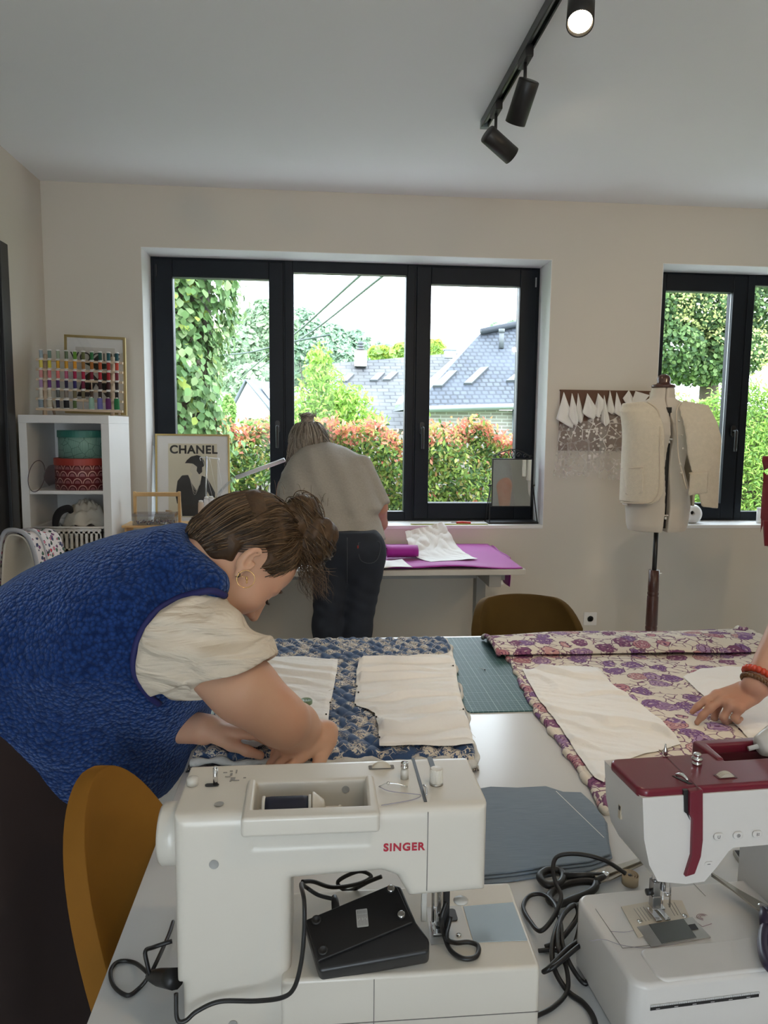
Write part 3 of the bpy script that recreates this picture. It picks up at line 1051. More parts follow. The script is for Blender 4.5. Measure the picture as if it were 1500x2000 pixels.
m = MB(); m.add(do + [p_ + Vector((0, 0.15, -0.15)) for p_ in do], [(0, 1, 2, 3), (7, 6, 5, 4), (0, 4, 5, 1), (3, 7, 4, 0), (1, 5, 6, 2), (2, 6, 7, 3)]); m.build('dormer_flashing', M_SKYL, hA)

# white gable house with a solar panel
Yg = 50
g0, g1, ga = P(455, 800, Y=Yg), P(528, 805, Y=Yg), P(484, 745, Y=Yg)
hW = thing('white_gable_house', 'far white rendered house gable with a solar panel on its roof', 'house', ((g0.x + g1.x) / 2, Yg + 3, -0.1))
m = MB(); b0 = Vector((g0.x, Yg, -0.1)); b1 = Vector((g1.x, Yg, -0.1)); dv = Vector((2.6, 6, 0))
V_ = [b0, b1, g1, ga, g0]
m.add(V_ + [v + dv for v in V_], [(0, 1, 2, 3, 4), (9, 8, 7, 6, 5), (1, 6, 7, 2), (0, 4, 9, 5), (0, 5, 6, 1)])
m.build('rendered_wall', mat('white render', (0.85, 0.87, 0.88), 0.8, vary=0.02), hW)
M_DARKROOF = mat('distant dark roof', (0.13, 0.14, 0.17), 0.7)
m = MB(); e = Vector((-0.15, -0.15, 0.10))
m.add([ga + e, g1 + Vector((0.15, -0.15, -0.05)), g1 + dv, ga + dv + Vector((0, 0, 0.1)), g0 + Vector((-0.2, -0.15, -0.05)), g0 + dv], [(0, 1, 2, 3), (0, 3, 5, 4)]); m.build('roof', M_DARKROOF, hW, solid=0.12)
pa = lambda s, t: ga + (g1 - ga) * s + dv * t + Vector((0.05, -0.1, 0.16))
m = MB(); m.add([pa(.25, .15), pa(.8, .15), pa(.8, .7), pa(.25, .7)], [(0, 1, 2, 3)]); m.build('solar_panel', mat('solar panel', (0.25, 0.30, 0.36), 0.25), hW, solid=0.05)

# ---- overhead wires
M_WIRE = mat('overhead wire', (0.06, 0.08, 0.08), 0.6)
for k, (a, b, lab) in enumerate((((520, 695), (712, 530), 'upper of the two overhead wires crossing the middle pane'), ((560, 680), (755, 533), 'lower of the two overhead wires crossing the middle pane'), ((430, 695), (560, 670), 'sagging overhead wire in front of the far trees beside the ivy'))):
    A, B = P(*a, Y=26), P(*b, Y=13 if k < 2 else 22)
    A2, B2 = A + (A - B) * 0.8, B + (B - A) * 0.5
    o = MB().tube([A2, A, (A + B) / 2 + Vector((0, 0, -0.07)), B, B2], 0.024, 6, n=6).build('overhead_wire', M_WIRE)
    tag(o, lab, 'wire')
# ================================================================== along the window wall
M_GOLD = mat('brushed gold frame', (0.50, 0.38, 0.16), 0.35, metal=0.75, vary=0.05)
M_PAPER = mat('white paper', (0.80, 0.79, 0.77), 0.7, vary=0.02)
M_CREAMP = mat('cream print paper', (0.66, 0.61, 0.47), 0.7, vary=0.03)
M_INK = mat('black ink', (0.014, 0.013, 0.013), 0.6)
M_BAMBOO = mat('bamboo', (0.58, 0.36, 0.15), 0.45, vary=0.2, vscale=30)
M_PINE = mat('bare pine', (0.60, 0.46, 0.32), 0.6, vary=0.15, vscale=25)
M_CLEAR = glass_mat('clear acrylic', (0.93, 0.94, 0.95), 0.10)
M_COTTON = mat('white cotton', (0.78, 0.77, 0.74), 0.85, vary=0.03, bump=0.3, bscale=900, bdist=0.0006)
ORD = ['first', 'second', 'third', 'fourth', 'fifth', 'sixth', 'seventh', 'eighth', 'ninth', 'tenth', 'eleventh', 'twelfth']

# ---- white shelf unit
sx0, sx1, sy0, sy1, sz = -1.415, -0.995, 3.70, 4.09, P(223, 812, Y=3.70).z
su = thing('shelf_unit', 'white open shelf unit in the corner holding round boxes and a laundry basket', 'shelf', ((sx0 + sx1) / 2, 3.9, 0))
m = MB(); T = 0.038
m.box((sx0, sy0, sz - T), (sx1, sy1, sz)); m.box((sx0, sy0, 0), (sx0 + T, sy1, sz - T)); m.box((sx1 - T, sy0, 0), (sx1, sy1, sz - T)); m.box((sx0 + T, sy0, 0), (sx1 - T, sy1, T))
m.box((sx0 + T, sy1 - 0.008, T), (sx1 - T, sy1, sz - T))
m.build('carcass', M_WHITE, su, bevel=0.0015)
zs1 = P(150, 958, Y=3.72).z; zs2 = zs1 - 0.355
for zz in (zs1, zs2, zs2 - 0.355):
    if zz > 0.1: MB().box((sx0 + T, sy0 + 0.004, zz - 0.017), (sx1 - T, sy1 - 0.008, zz)).build('shelf_board', M_WHITE, su, bevel=0.001)


def round_box(name, label, c, r, h, m_body, m_lid, lid=0.034):
    t = thing(name, label, 'box', c, group='round boxes on the shelf')
    M = Matrix.Translation(c)
    MB().lathe([(0, 0.0008), (r - 0.003, 0.0008), (r - 0.003, h - 0.002), (0, h - 0.002)], 48, M).build('box_body', m_body, t)
    MB().lathe([(0, h), (r, h), (r + 0.001, h - 0.002), (r + 0.001, h - lid), (r - 0.002, h - lid)], 48, M, smooth=False).build('lid', m_lid, t)
    return t


def scallop_mat():
    """rows of overlapping arches in pinks and wine red, wrapped round the box by angle and height"""
    t = NT('scalloped paper')
    s = t.sepxyz(t.co('Object'))
    ang = t.math('MULTIPLY', t.math('ARCTAN2', s[1], s[0]), 0.125 / 0.046)
    zz = t.math('DIVIDE', s[2], 0.034)
    row = t.math('FLOOR', zz)
    best = None
    dist = []
    for k in (0, 1):
        rr = t.math('SUBTRACT', row, float(k))
        u = t.math('ADD', ang, t.math('MULTIPLY', rr, 0.5))
        fu = t.math('SUBTRACT', t.math('FRACT', u), 0.5)
        fv = t.math('MULTIPLY', t.math('SUBTRACT', zz, rr), 0.6)
        d = t.math('SQRT', t.math('ADD', t.math('MULTIPLY', fu, fu), t.math('MULTIPLY', fv, fv)))
        dist.append(d)
    inside = t.math('LESS_THAN', dist[1], 0.56)
    d = t.math('ADD', t.math('MULTIPLY', dist[1], inside), t.math('MULTIPLY', dist[0], t.math('SUBTRACT', 1.0, inside)))
    c = t.ramp(d, [(0.0, S(150, 95, 100)), (0.24, S(160, 105, 110)), (0.26, S(92, 25, 30)), (0.36, S(92, 25, 30)), (0.38, S(205, 160, 150)), (0.45, S(205, 160, 150)), (0.47, S(105, 28, 34))], 'CONSTANT')
    t.set(color=c, rough=0.5)
    return t.mat


def leafprint_mat():
    t = NT('palm leaf paper')
    co = t.co('Object', scale=(1, 1, 1))
    w = t.n('TexWave', wave_type='BANDS'); w.inputs['Scale'].default_value = 60; w.inputs['Distortion'].default_value = 7; w.inputs['Detail'].default_value = 1
    w.inputs['Detail Scale'].default_value = 0.25
    t.l(co, w.inputs[0])
    v = t.vor(co, 24, 'DISTANCE_TO_EDGE')
    a = t.ramp(w.outputs[1], [(0.35, S(95, 135, 122)), (0.6, S(140, 178, 165))])
    c = t.mix(t.ramp(v, [(0.008, (1, 1, 1)), (0.028, (0, 0, 0))]), a, S(52, 92, 84))
    t.set(color=c, rough=0.5)
    return t.mat


bx = Vector((-1.166, 3.835, zs1))
round_box('round_box', 'round box with pink and wine scalloped paper and red lid, lower of the two', bx, 0.131, 0.155, scallop_mat(), mat('red board lid', S(165, 62, 52), 0.5))
round_box('round_box', 'round box with teal lid and palm leaf pattern, stacked on the scalloped box', bx + Vector((0.008, 0, 0.155)), 0.119, 0.136, leafprint_mat(), mat('teal board lid', S(52, 115, 105), 0.5))
# wire-hooped mesh purse in front of the boxes
hp = thing('hair_hoop', 'thin dark hooped net pouch hanging at the front edge of the shelf', 'pouch', P(70, 930, Y=3.70))
m = MB(); c = P(72, 930, Y=3.695)
hoop = [c + Vector((0.036 * math.cos(a) + 0.018 * math.sin(a), -0.004, 0.075 * math.sin(a) - 0.01 * math.cos(a))) for a in [2 * PI * k / 28 for k in range(28)]]
m.tube(hoop, 0.0018, 6, closed=True); m.build('hoop', mat('dark wire', (0.05, 0.03, 0.03), 0.4), hp)
t_ = NT('wine net'); tr_ = t_.n('BsdfTransparent'); mx_ = t_.n('MixShader'); mx_.inputs[0].default_value = 0.55
t_.set(color=(0.05, 0.012, 0.016), rough=0.8); t_.l(tr_.outputs[0], mx_.inputs[1]); t_.l(t_.b.outputs[0], mx_.inputs[2]); t_.l(mx_.outputs[0], t_.out.inputs[0])
c2 = P(120, 935, Y=3.80)
m = MB(); m.grid(lambda u, v: Vector((c2.x - 0.06 + 0.15 * u, c2.y - 0.07 * math.sin(PI * v) * (1 - 0.5 * u), zs1 + 0.015 + 0.10 * v * (1 - 0.25 * u) + 0.01 * math.sin(u * 9))), 14, 10); m.build('net_pouch', t_.mat, hp)
rb = thing('red_folder', 'dark red folder standing at the back of the upper compartment', 'folder', (-1.23, 4.03, zs1))
m = MB(); m.box((-1.25, 3.99, zs1), (-1.13, 4.06, zs1 + 0.20)); m.build('cover', mat('dark red board', (0.12, 0.012, 0.016), 0.6), rb, bevel=0.002)
MB().box((-1.247, 3.9895, zs1 + 0.004), (-1.133, 4.0, zs1 + 0.196)).build('page_block', mat('page edges', (0.3, 0.05, 0.05), 0.8), rb)

# laundry basket with cloths
bz = P(150, 1030, Y=3.72).z - 0.215
bk = thing('laundry_basket', 'white slotted plastic basket in the lower compartment full of cloths', 'basket', (-1.20, 3.87, zs2))
m = MB()
bx0, bx1, by0, by1 = -1.365, -1.045, 3.715, 4.06
zt = P(150, 1030, Y=3.72).z
for (xa, ya, xb, yb) in ((bx0, by0, bx1, by0 + 0.006), (bx0, by1 - 0.006, bx1, by1), (bx0, by0, bx0 + 0.006, by1), (bx1 - 0.006, by0, bx1, by1)):
    L = max(xb - xa, yb - ya); nsl = 13
    m.box((xa, ya, zt - 0.03), (xb, yb, zt)); m.box((xa, ya, zs2), (xb, yb, zs2 + 0.06)); m.box((xa, ya, zt - 0.12), (xb, yb, zt - 0.105))
    for k in range(nsl + 1):
        if xb - xa > yb - ya: q = xa + (L - 0.012) * k / nsl; m.box((q, ya, zs2 + 0.05), (q + 0.012, yb, zt - 0.02))
        else: q = ya + (L - 0.012) * k / nsl; m.box((xa, q, zs2 + 0.05), (xb, q + 0.012, zt - 0.02))
m.build('slotted_side', M_WHITE, bk)
m = MB(); m.box((bx0, by0, zs2), (bx1, by1, zs2 + 0.006)); m.build('basket_base', M_WHITE, bk)
m = MB(); m.tube([(bx0 - 0.004, by0 - 0.004, zt), (bx1 + 0.004, by0 - 0.004, zt), (bx1 + 0.004, by1 + 0.004, zt), (bx0 - 0.004, by1 + 0.004, zt)], 0.006, 6, closed=True); m.build('rim', M_WHITE, bk)


def cloth_heap(name, label, c, r, mtl, seed, h=0.1, fold=7):
    ph = random.Random(seed); a1, a2, a3 = (ph.uniform(0, 6) for _ in range(3))
    def f(u, v):
        a = 2 * PI * u; rr = v
        k = 1 + 0.12 * math.sin(3 * a + a1) + 0.07 * math.sin(5 * a + a2)
        return Vector((c[0] + r[0] * rr * k * math.cos(a), c[1] + r[1] * rr * k * math.sin(a),
                       c[2] + h * (1 - rr ** 2.2) + 0.012 * math.sin(fold * rr * 3 + a * 2 + a3) * (1 - rr * 0.3) + 0.008 * math.sin(9 * a + 5 * rr)))
    o = MB().grid(f, 48, 16, cu=True).build(name, mtl, solid=0.004)
    o.location = c
    o.data.transform(Matrix.Translation(-Vector(c)))
    return tag(o, label, 'cloth')


cloth_heap('folded_cloth', 'pile of creamy white cloth heaped in the slotted basket', (-1.165, 3.86, zt - 0.005), (0.115, 0.10), mat('ecru cloth', (0.62, 0.58, 0.50), 0.9), 3, 0.115)
m = MB()
cb = P(112, 1010, Y=3.735)
m.tube([P(108, 1034, Y=3.735), P(110, 1012, Y=3.72), P(119, 998, Y=3.72), P(134, 993, Y=3.725), P(139, 1000, Y=3.74)], [0.013, 0.018, 0.019, 0.018, 0.012], 12, n=5)
o = m.build('black_cloth', mat('black jersey', (0.010, 0.010, 0.013), 0.9)); tag(o, 'black twisted cloth lying over the edge of the slotted basket', 'cloth')

# ---- framed print behind the spools
def picture_frame(name, label, bl, tl, br, depth=0.018, w=0.012, matw=None, print_m=None):
    """a frame from three corners (bottom left, top left, bottom right)"""
    bl, tl, br = Vector(bl), Vector(tl), Vector(br)
    ux = (br - bl).normalized(); uz = (tl - bl).normalized(); uy = uz.cross(ux).normalized()
    W, Hh = (br - bl).length, (tl - bl).length
    t = thing(name, label, 'picture', bl)
    M = Matrix(((ux.x, uy.x, uz.x, bl.x), (ux.y, uy.y, uz.y, bl.y), (ux.z, uy.z, uz.z, bl.z), (0, 0, 0, 1)))
    m = MB()
    for lo, hi in (((0, 0, 0), (w, depth, Hh)), ((W - w, 0, 0), (W, depth, Hh)), ((w, 0, 0), (W - w, depth, w)), ((w, 0, Hh - w), (W - w, depth, Hh))): m.box(lo, hi, M)
    m.build('frame', M_GOLD, t)
    MB().box((w, 0.007, w), (W - w, depth - 0.001, Hh - w), M).build('mount', M_PAPER, t)
    if matw:
        MB().box((matw[0], 0.0062, matw[1]), (W - matw[0], 0.008, Hh - matw[2]), M).build('print', print_m or M_CREAMP, t)
    return t, M, W, Hh


pt, pM, pW, pH = picture_frame('framed_print', 'gold-framed fashion print standing on the shelf behind the thread rack', P(127, 806, Y=3.995), P(125, 653, Y=4.07), P(247, 811, Y=3.995), matw=(0.055, 0.06, 0.06), print_m=mat('pale print paper', (0.62, 0.59, 0.54), 0.6))
Mf = lambda M, x, z, y=0.0055: M @ Matrix.Translation((x, y, z)) @ Matrix.Rotation(PI / 2, 4, 'X')
text_mesh('VOGUE', 0.075, Mf(pM, pW / 2, pH * 0.715), 0.0004, 'lettering', M_INK, pt)
m = MB()
m.prism([(0.06, 0.03), (0.12, 0.03), (0.155, 0.10), (0.21, 0.03), (0.27, 0.03), (0.235, 0.14), (0.19, 0.17), (0.165, 0.125), (0.13, 0.165), (0.09, 0.13)], 0, 0.0006, Mf(pM, 0.0, 0.06))
m.prism([(0.10, 0.235), (0.16, 0.205), (0.235, 0.215), (0.245, 0.235), (0.19, 0.25), (0.17, 0.285), (0.14, 0.255)], 0, 0.0006, Mf(pM, 0.0, 0.03))
m.build('printed_figure', M_INK, pt)
MB().box((0.004, -0.006, 0.004), (pW - 0.004, -0.0045, pH - 0.004), pM).build('glazing', glass_mat('picture glass', refl=0.05), pt)

# ---- thread rack with its spools
rY = 3.82
r0, r1 = P(78, 800, Y=rY), P(231, 803, Y=rY)
rk = thing('thread_rack', 'wooden peg rack for thread spools standing on the white shelf', 'thread rack', ((r0.x + r1.x) / 2, rY, sz))
lean = 0.45                                        # the rack leans back: depth gained per unit height
ROWS = [(700, 7.0), (719, 6.5), (738.5, 6.5), (757.5, 6.0), (776.5, 6.0), (796.5, 5.0)]


def rack_pt(cx, cy):
    dz = P(150, cy, Y=rY).z - sz
    return P(cx, cy, Y=rY + lean * max(0, dz - 0.02))


for xx in (86, 218):
    m_post = MB()
    a, b = rack_pt(xx, 808), rack_pt(xx, 692 if xx < 100 else 697)
    m_post.tube([Vector((a.x, a.y + 0.012, sz)), b + Vector((0, 0.018, 0))], 0.011, 4)
    m_post.tube([Vector((a.x, a.y + 0.15, sz + 0.006)), Vector(((a.x + b.x) / 2, (a.y + b.y) / 2 + 0.03, (sz + b.z) / 2))], 0.007, 4)
    m_post.build('post', M_PINE, rk)
COLS = [
    [('pale grey-blue', (150, 165, 175)), ('grey teal', (120, 150, 145)), ('sage', (150, 165, 140)), ('moss grey', (95, 110, 85)), ('lime green', (95, 145, 45)), ('olive', (95, 100, 55)), ('leaf green', (45, 115, 65)), ('bottle green', (20, 75, 65)), ('dark teal', (20, 85, 90)), ('petrol', (15, 75, 85))],
    [('pale yellow', (215, 200, 95)), ('lemon', (205, 195, 70)), ('mustard', (200, 150, 40)), ('gold', (195, 145, 45)), ('marigold', (220, 150, 40)), ('bronze', (150, 105, 50)), ('ochre brown', (165, 100, 35)), ('burnt orange', (185, 85, 45)), ('brick red', (165, 45, 40)), ('vermilion', (190, 65, 45))],
    [('blush pink', (205, 140, 140)), ('rose', (200, 115, 120)), ('salmon', (215, 115, 110)), ('mauve pink', (175, 85, 115)), ('raspberry', (160, 25, 70)), ('crimson', (165, 25, 60)), ('wine', (125, 20, 50)), ('scarlet', (175, 30, 45)), ('cherry', (165, 25, 40)), ('claret', (115, 20, 40))],
    [('lilac', (165, 135, 175)), ('violet', (105, 55, 125)), ('aubergine', (75, 40, 100)), ('midnight', (35, 25, 60)), ('indigo', (45, 35, 100)), ('burgundy', (110, 20, 55)), None, ('dark maroon', (45, 20, 25)), ('oxblood', (60, 15, 25)), ('near-black plum', (30, 12, 18))],
    [('white', (205, 200, 190)), ('ivory', (195, 185, 165)), ('slate grey', (90, 95, 95)), ('taupe', (125, 115, 105)), ('khaki', (120, 110, 80)), ('drab brown', (100, 90, 65)), ('brown', (80, 60, 45)), ('espresso', (40, 25, 22)), ('dark chocolate', (35, 20, 18)), ('black', (22, 18, 18))],
    [('blue-grey', (130, 145, 155)), ('cream', (190, 182, 165)), ('navy', (25, 28, 50)), ('jet black', (18, 18, 24)), ('army green', (75, 95, 50)), None, ('mint', (150, 185, 170)), ('periwinkle', (105, 105, 165)), ('plum purple', (95, 35, 95)), ('emerald', (35, 120, 70))]]
ncol = 10
peg_pos = []
for ri, (ry, sl) in enumerate(ROWS):
    a, b = rack_pt(71, ry), rack_pt(240, ry + sl)
    mb = MB(); dv = b - a
    Mx = Matrix.Translation((a + b) / 2) @ dv.to_track_quat('X', 'Z').to_matrix().to_4x4()
    mb.cbox((0, 0, -0.006), (dv.length, 0.016, 0.011), Mx)
    mb.build('shelf_bar', M_PINE, rk)
    row = []
    for cI in range(ncol):
        q = a + dv * ((80.5 - 71 + cI * 16.45) / 169.0)
        row.append(q)
        if COLS[ri][cI] is None: MB().cyl(q, q + Vector((0, -0.002, 0.05)), 0.0025, 6).build('peg', M_PINE, rk)
    peg_pos.append(row)
M_CAP = mat('white spool plastic', (0.74, 0.73, 0.70), 0.4, vary=0)
big = {(5, 0): 1.35, (5, 1): 1.45, (5, 3): 1.5, (4, 3): 1.2}
for ri in range(6):
    for cI in range(ncol):
        e = COLS[ri][cI]
        if e is None: continue
        k = big.get((ri, cI), 1.0)
        cone = ri == 5 and cI >= 6
        q = peg_pos[ri][cI]
        c = thing('thread_spool', '%s thread spool, %s row of the rack, %s peg from the black door' % (e[0], ('top', 'second', 'third', 'fourth', 'fifth', 'bottom')[ri], ORD[cI]), 'thread spool', q, (0.05, 0, 0), group='thread spools on the rack')
        mt = mat('thread ' + e[0], S(*e[1]), 0.7, vary=0.1, vscale=400)
        w, hh = 0.0085 * k, (0.046 if not cone else 0.060)
        if cone:
            MB().lathe([(0.0125, 0.003), (0.0135, 0.006), (0.0125, hh - 0.006), (0.010, hh - 0.003)], 14).build('thread', mt, c, local=True)
        else:
            MB().lathe([(w, 0.004), (w, hh - 0.005)], 14, cap=False).build('thread', mt, c, local=True)
        tw = w + 0.0022 if not cone else 0.006
        MB().lathe([(0.0045, 0), (w + 0.0022, 0), (w + 0.0022, 0.004), (0.0045, 0.004), (0.0045, hh - 0.005), (tw, hh - 0.005), (tw, hh), (0.0035, hh + 0.002)], 14).build('spool_core', M_CAP, c, local=True)

# ---- the poster on the sill
ct, cM, cW, cH = picture_frame('framed_poster', 'gold-framed poster lettered CHANEL leaning in the window recess', P(304, 1029, Y=4.30), P(303, 847, Y=4.40), P(450, 1029, Y=4.30), matw=(0.072, 0.055, 0.055), w=0.010)
text_mesh('CHANEL', 0.066, Mf(cM, cW / 2 + 0.005, cH - 0.092), 0.0004, 'lettering', M_INK, ct, offset=0.0022, spacing=1.09)
def pp(px, py):                                    # a spot of the poster, measured in its own plane
    return ((px - 304) / 147.0 * cW, (1029 - py) / 181.0 * cH)
def pfig(pts): return [pp(*q) for q in pts]
def flat(par, name, polys, mtl, y):
    m = MB()
    for q in polys: m.prism(pfig(q)[::1], 0, 0.0005, cM @ Matrix.Translation((0, y, 0)) @ Matrix.Rotation(PI / 2, 4, 'X'))
    return weld(m.build(name, mtl, par), 1e-7)
flat(ct, 'printed_skin', [[(373, 912), (378, 905), (392, 905), (396, 918), (388, 926), (389, 935), (398, 950), (400, 975), (366, 975), (368, 945), (372, 934), (377, 926), (371, 921)]], mat('poster pale skin', (0.60, 0.56, 0.46), 0.7), 0.0058)
flat(ct, 'printed_figure', [
    [(362, 905), (366, 899), (374, 892), (386, 889), (394, 891), (400, 900), (401, 909), (396, 913), (396, 922), (390, 927), (385, 920), (386, 912), (378, 906), (370, 905)],
    [(347, 940), (356, 929), (368, 928), (376, 945), (384, 958), (392, 946), (395, 929), (405, 933), (412, 945), (421, 962), (421, 972), (411, 970), (406, 960), (404, 975), (405, 990), (404, 1008), (356, 1008), (354, 980), (346, 984), (343, 968)]], M_INK, 0.0054)
m = MB()
for dz, dx in ((0, 0), (0.012, 0.004), (0.026, 0.006)):
    a, b, c = pp(372, 936), pp(383, 958), pp(394, 936)
    m.tube([cM @ Vector((a[0], 0.005, a[1])), cM @ Vector((b[0] - dx, 0.005, b[1] - dz)), cM @ Vector((c[0], 0.005, c[1]))], 0.0011, 5, n=5)
m.build('printed_pearls', mat('poster grey pearls', (0.55, 0.52, 0.45), 0.6), ct)
MB().box((0.006, -0.001, 0.006), (cW - 0.006, 0.0005, cH - 0.006), cM).build('glazing', M_GLASS, ct)

# ---- bamboo stand, bead box, thread cones, overlocker, lamp
bY = 3.90
s0, s1 = P(246, 1022, Y=bY), P(373, 1026, Y=bY)
deskZ = 0.752
bs = thing('bamboo_stand', 'small bamboo stand with a raised rail handle, on the far end of the window desk', 'stand', ((s0.x + s1.x) / 2, bY, deskZ))
m = MB(); m.box((s0.x, bY - 0.09, s0.z - 0.012), (s1.x, bY + 0.09, s0.z)); m.build('tier', M_BAMBOO, bs, bevel=0.002)
m = MB(); m.box((s0.x, bY - 0.09, deskZ), (s1.x, bY + 0.09, deskZ + 0.012)); m.build('tier', M_BAMBOO, bs, bevel=0.002)
for xx in (s0.x + 0.01, s1.x - 0.02):
    MB().box((xx, bY - 0.07, deskZ + 0.012), (xx + 0.01, bY + 0.07, s0.z - 0.012)).build('side_panel', M_BAMBOO, bs)
hl, hr = P(263, 960, Y=bY), P(350, 960, Y=bY)
m = MB(); m.box((hl.x - 0.007, bY - 0.01, s0.z), (hl.x + 0.007, bY + 0.01, hl.z)); m.box((hr.x - 0.007, bY - 0.01, s0.z), (hr.x + 0.007, bY + 0.01, hr.z)); m.build('upright', M_BAMBOO, bs, bevel=0.002)
MB().box((hl.x - 0.007, bY - 0.011, hl.z - 0.024), (hr.x + 0.007, bY + 0.011, hr.z - 0.004)).build('handle_rail', M_BAMBOO, bs, bevel=0.002)
q0, q1 = P(260, 1018, Y=bY - 0.07), P(342, 1018, Y=bY - 0.07)
bb = thing('bead_box', 'clear plastic box of dark red and white beads on the bamboo stand', 'box', ((q0.x + q1.x) / 2, bY - 0.05, s0.z))
zb = s0.z
m = MB(); 
for lo, hi in (((q0.x, bY - 0.085, zb), (q1.x, bY - 0.083, zb + 0.055)), ((q0.x, bY + 0.0, zb), (q1.x, bY + 0.002, zb + 0.055)), ((q0.x, bY - 0.083, zb), (q0.x + 0.002, bY, zb + 0.055)), ((q1.x - 0.002, bY - 0.083, zb), (q1.x, bY, zb + 0.055)), ((q0.x, bY - 0.083, zb), (q1.x, bY, zb + 0.0015))): m.box(lo, hi)
m.build('tray', M_CLEAR, bb)
MB().box((q0.x - 0.002, bY - 0.087, zb + 0.045), (q1.x + 0.002, bY + 0.004, zb + 0.060)).build('lid', glass_mat('frosted acrylic', (0.86, 0.84, 0.88), 0.2), bb)
mats_b = [mat('bead wine', (0.12, 0.01, 0.03), 0.3), mat('bead white', (0.7, 0.68, 0.66), 0.3), mat('bead navy', (0.02, 0.02, 0.06), 0.3)]
m = MB()
for k in range(90):
    m.m = R.choice((0, 0, 1, 2)); m.ball((R.uniform(q0.x + 0.01, q1.x - 0.01), bY - R.uniform(0.01, 0.077), zb + 0.006 + R.random() * 0.012), 0.0045, 8, 5)
o = m.build('beads', mats_b, bb); o['kind'] = 'stuff'
m = MB(); qc = P(320, 990, Y=bY + 0.05)
bc = [Vector((qc.x + 0.05 * math.cos(a) * (1 - 0.05 * (a // (2 * PI))), bY + 0.05 + 0.028 * math.sin(a), zb + 0.006 + 0.0095 * a / (2 * PI))) for a in [k * 0.22 for k in range(150)]]
for k, q in enumerate(bc): m.ball(q, 0.0056, 7, 5)
tag(m.build('bead_string', mat('wooden beads', (0.36, 0.24, 0.13), 0.5, vary=0.3, vscale=90)), 'coiled string of wooden beads behind the clear bead box', 'bead string')

ov = thing('overlocker', 'white overlocker with thread cones standing behind the bent head, before the poster', 'overlocker', (-0.52, 3.86, deskZ))
m = MB(); m.box((-0.645, 3.76, deskZ), (-0.36, 3.94, deskZ + 0.06)); m.box((-0.50, 3.78, deskZ + 0.05), (-0.38, 3.93, deskZ + 0.16)); m.build('machine_body', M_WHITE, ov, bevel=0.01, bseg=3)
zc = P(395, 1018, Y=3.98).z
m = MB(); m.box((-0.648, 3.955, zc - 0.012), (-0.40, 4.05, zc)); m.box((-0.56, 3.94, deskZ + 0.04), (-0.53, 3.955, zc)); m.build('cone_tray', M_WHITE, ov, bevel=0.002)
mp = P(402, 1000, Y=4.02); mt_ = P(403, 891, Y=4.02)
m = MB(); m.tube([(mp.x, 4.02, zc), (mt_.x, 4.02, mt_.z)], 0.004, 8); m.build('thread_mast', mat('steel rod', (0.55, 0.56, 0.58), 0.25, metal=0.9), ov)
tl_, tr__ = P(391, 893, Y=4.02), P(428, 896, Y=4.02)
m = MB(); m.tube([tl_, tr__], 0.003, 6)
for q in (tl_, (tl_ + tr__) / 2, tr__): m.tube([q, q + Vector((0, -0.012, -0.008)), q + Vector((0.006, -0.016, -0.018))], 0.0016, 5)
m.build('thread_guide', mat('white wire', (0.75, 0.75, 0.76), 0.35), ov)
m = MB()
for a, b in ((0.1, 420), (0.5, 428), (0.9, 440)):
    m.tube([tl_ + (tr__ - tl_) * a, P(b, 990, Y=3.99)], 0.0007, 4)
m.build('thread_strand', M_CAP, ov)
for k, (px, top, colr, lab) in enumerate(((393, 977, (0.62, 0.50, 0.40), 'beige thread cone nearest the bamboo stand'), (404, 970, (0.76, 0.76, 0.78), 'tall white thread cone behind the beige one'), (413, 969, (0.74, 0.75, 0.78), 'white thread cone in the middle of the tray'), (439, 972, (0.72, 0.73, 0.76), 'white thread cone set apart under the curved lamp'))):
    Yc = 3.975 if k == 0 else 4.01 + 0.01 * (k == 3)
    b = P(px, 1014, Y=Yc); t_top = P(px, top, Y=Yc)
    c = thing('thread_cone', lab, 'thread cone', (b.x, Yc, zc), group='thread cones on the overlocker')
    hh = t_top.z - zc
    MB().lathe([(0.016, 0.004), (0.0165, 0.010), (0.0145, hh - 0.014), (0.012, hh - 0.010)], 16).build('thread', mat('cone thread %d' % k, colr, 0.75, vary=0.08, vscale=300), c, local=True)
    MB().lathe([(0.017, 0), (0.017, 0.004), (0.008, 0.004), (0.008, hh - 0.012), (0.0115, hh - 0.012), (0.0115, hh - 0.002), (0.006, hh)], 16).build('cone_core', M_CAP, c, local=True)

lp = thing('desk_lamp', 'slim white tube lamp on a clear curved arm beside the poster', 'lamp', P(418, 1010, Y=4.13))
m = MB(); m.tube([P(418, 1012, Y=4.13), P(421, 985, Y=4.12), P(432, 958, Y=4.05), P(455, 938, Y=3.93), P(478, 926, Y=3.85)], 0.009, 8, n=5)
m.build('curved_arm', M_CLEAR, lp)
m = MB(); m.tube([P(461, 933, Y=3.86), P(556, 898, Y=3.82)], 0.011, 10); m.build('lamp_tube', mat('lamp tube white', (0.86, 0.87, 0.90), 0.3), lp)
m = MB(); m.tube([P(428, 962, Y=4.07), P(455, 935, Y=3.865), P(500, 906, Y=3.84)], 0.005, 6, n=4); m.build('clear_cable', M_CLEAR, lp)
m = MB(); q = P(418, 1012, Y=4.13); m.cyl((q.x, q.y, deskZ), (q.x, q.y, q.z + 0.005), 0.012, 12); m.cyl((q.x, q.y, deskZ), (q.x, q.y, deskZ + 0.015), 0.05, 20); m.build('lamp_base', M_WHITE, lp)

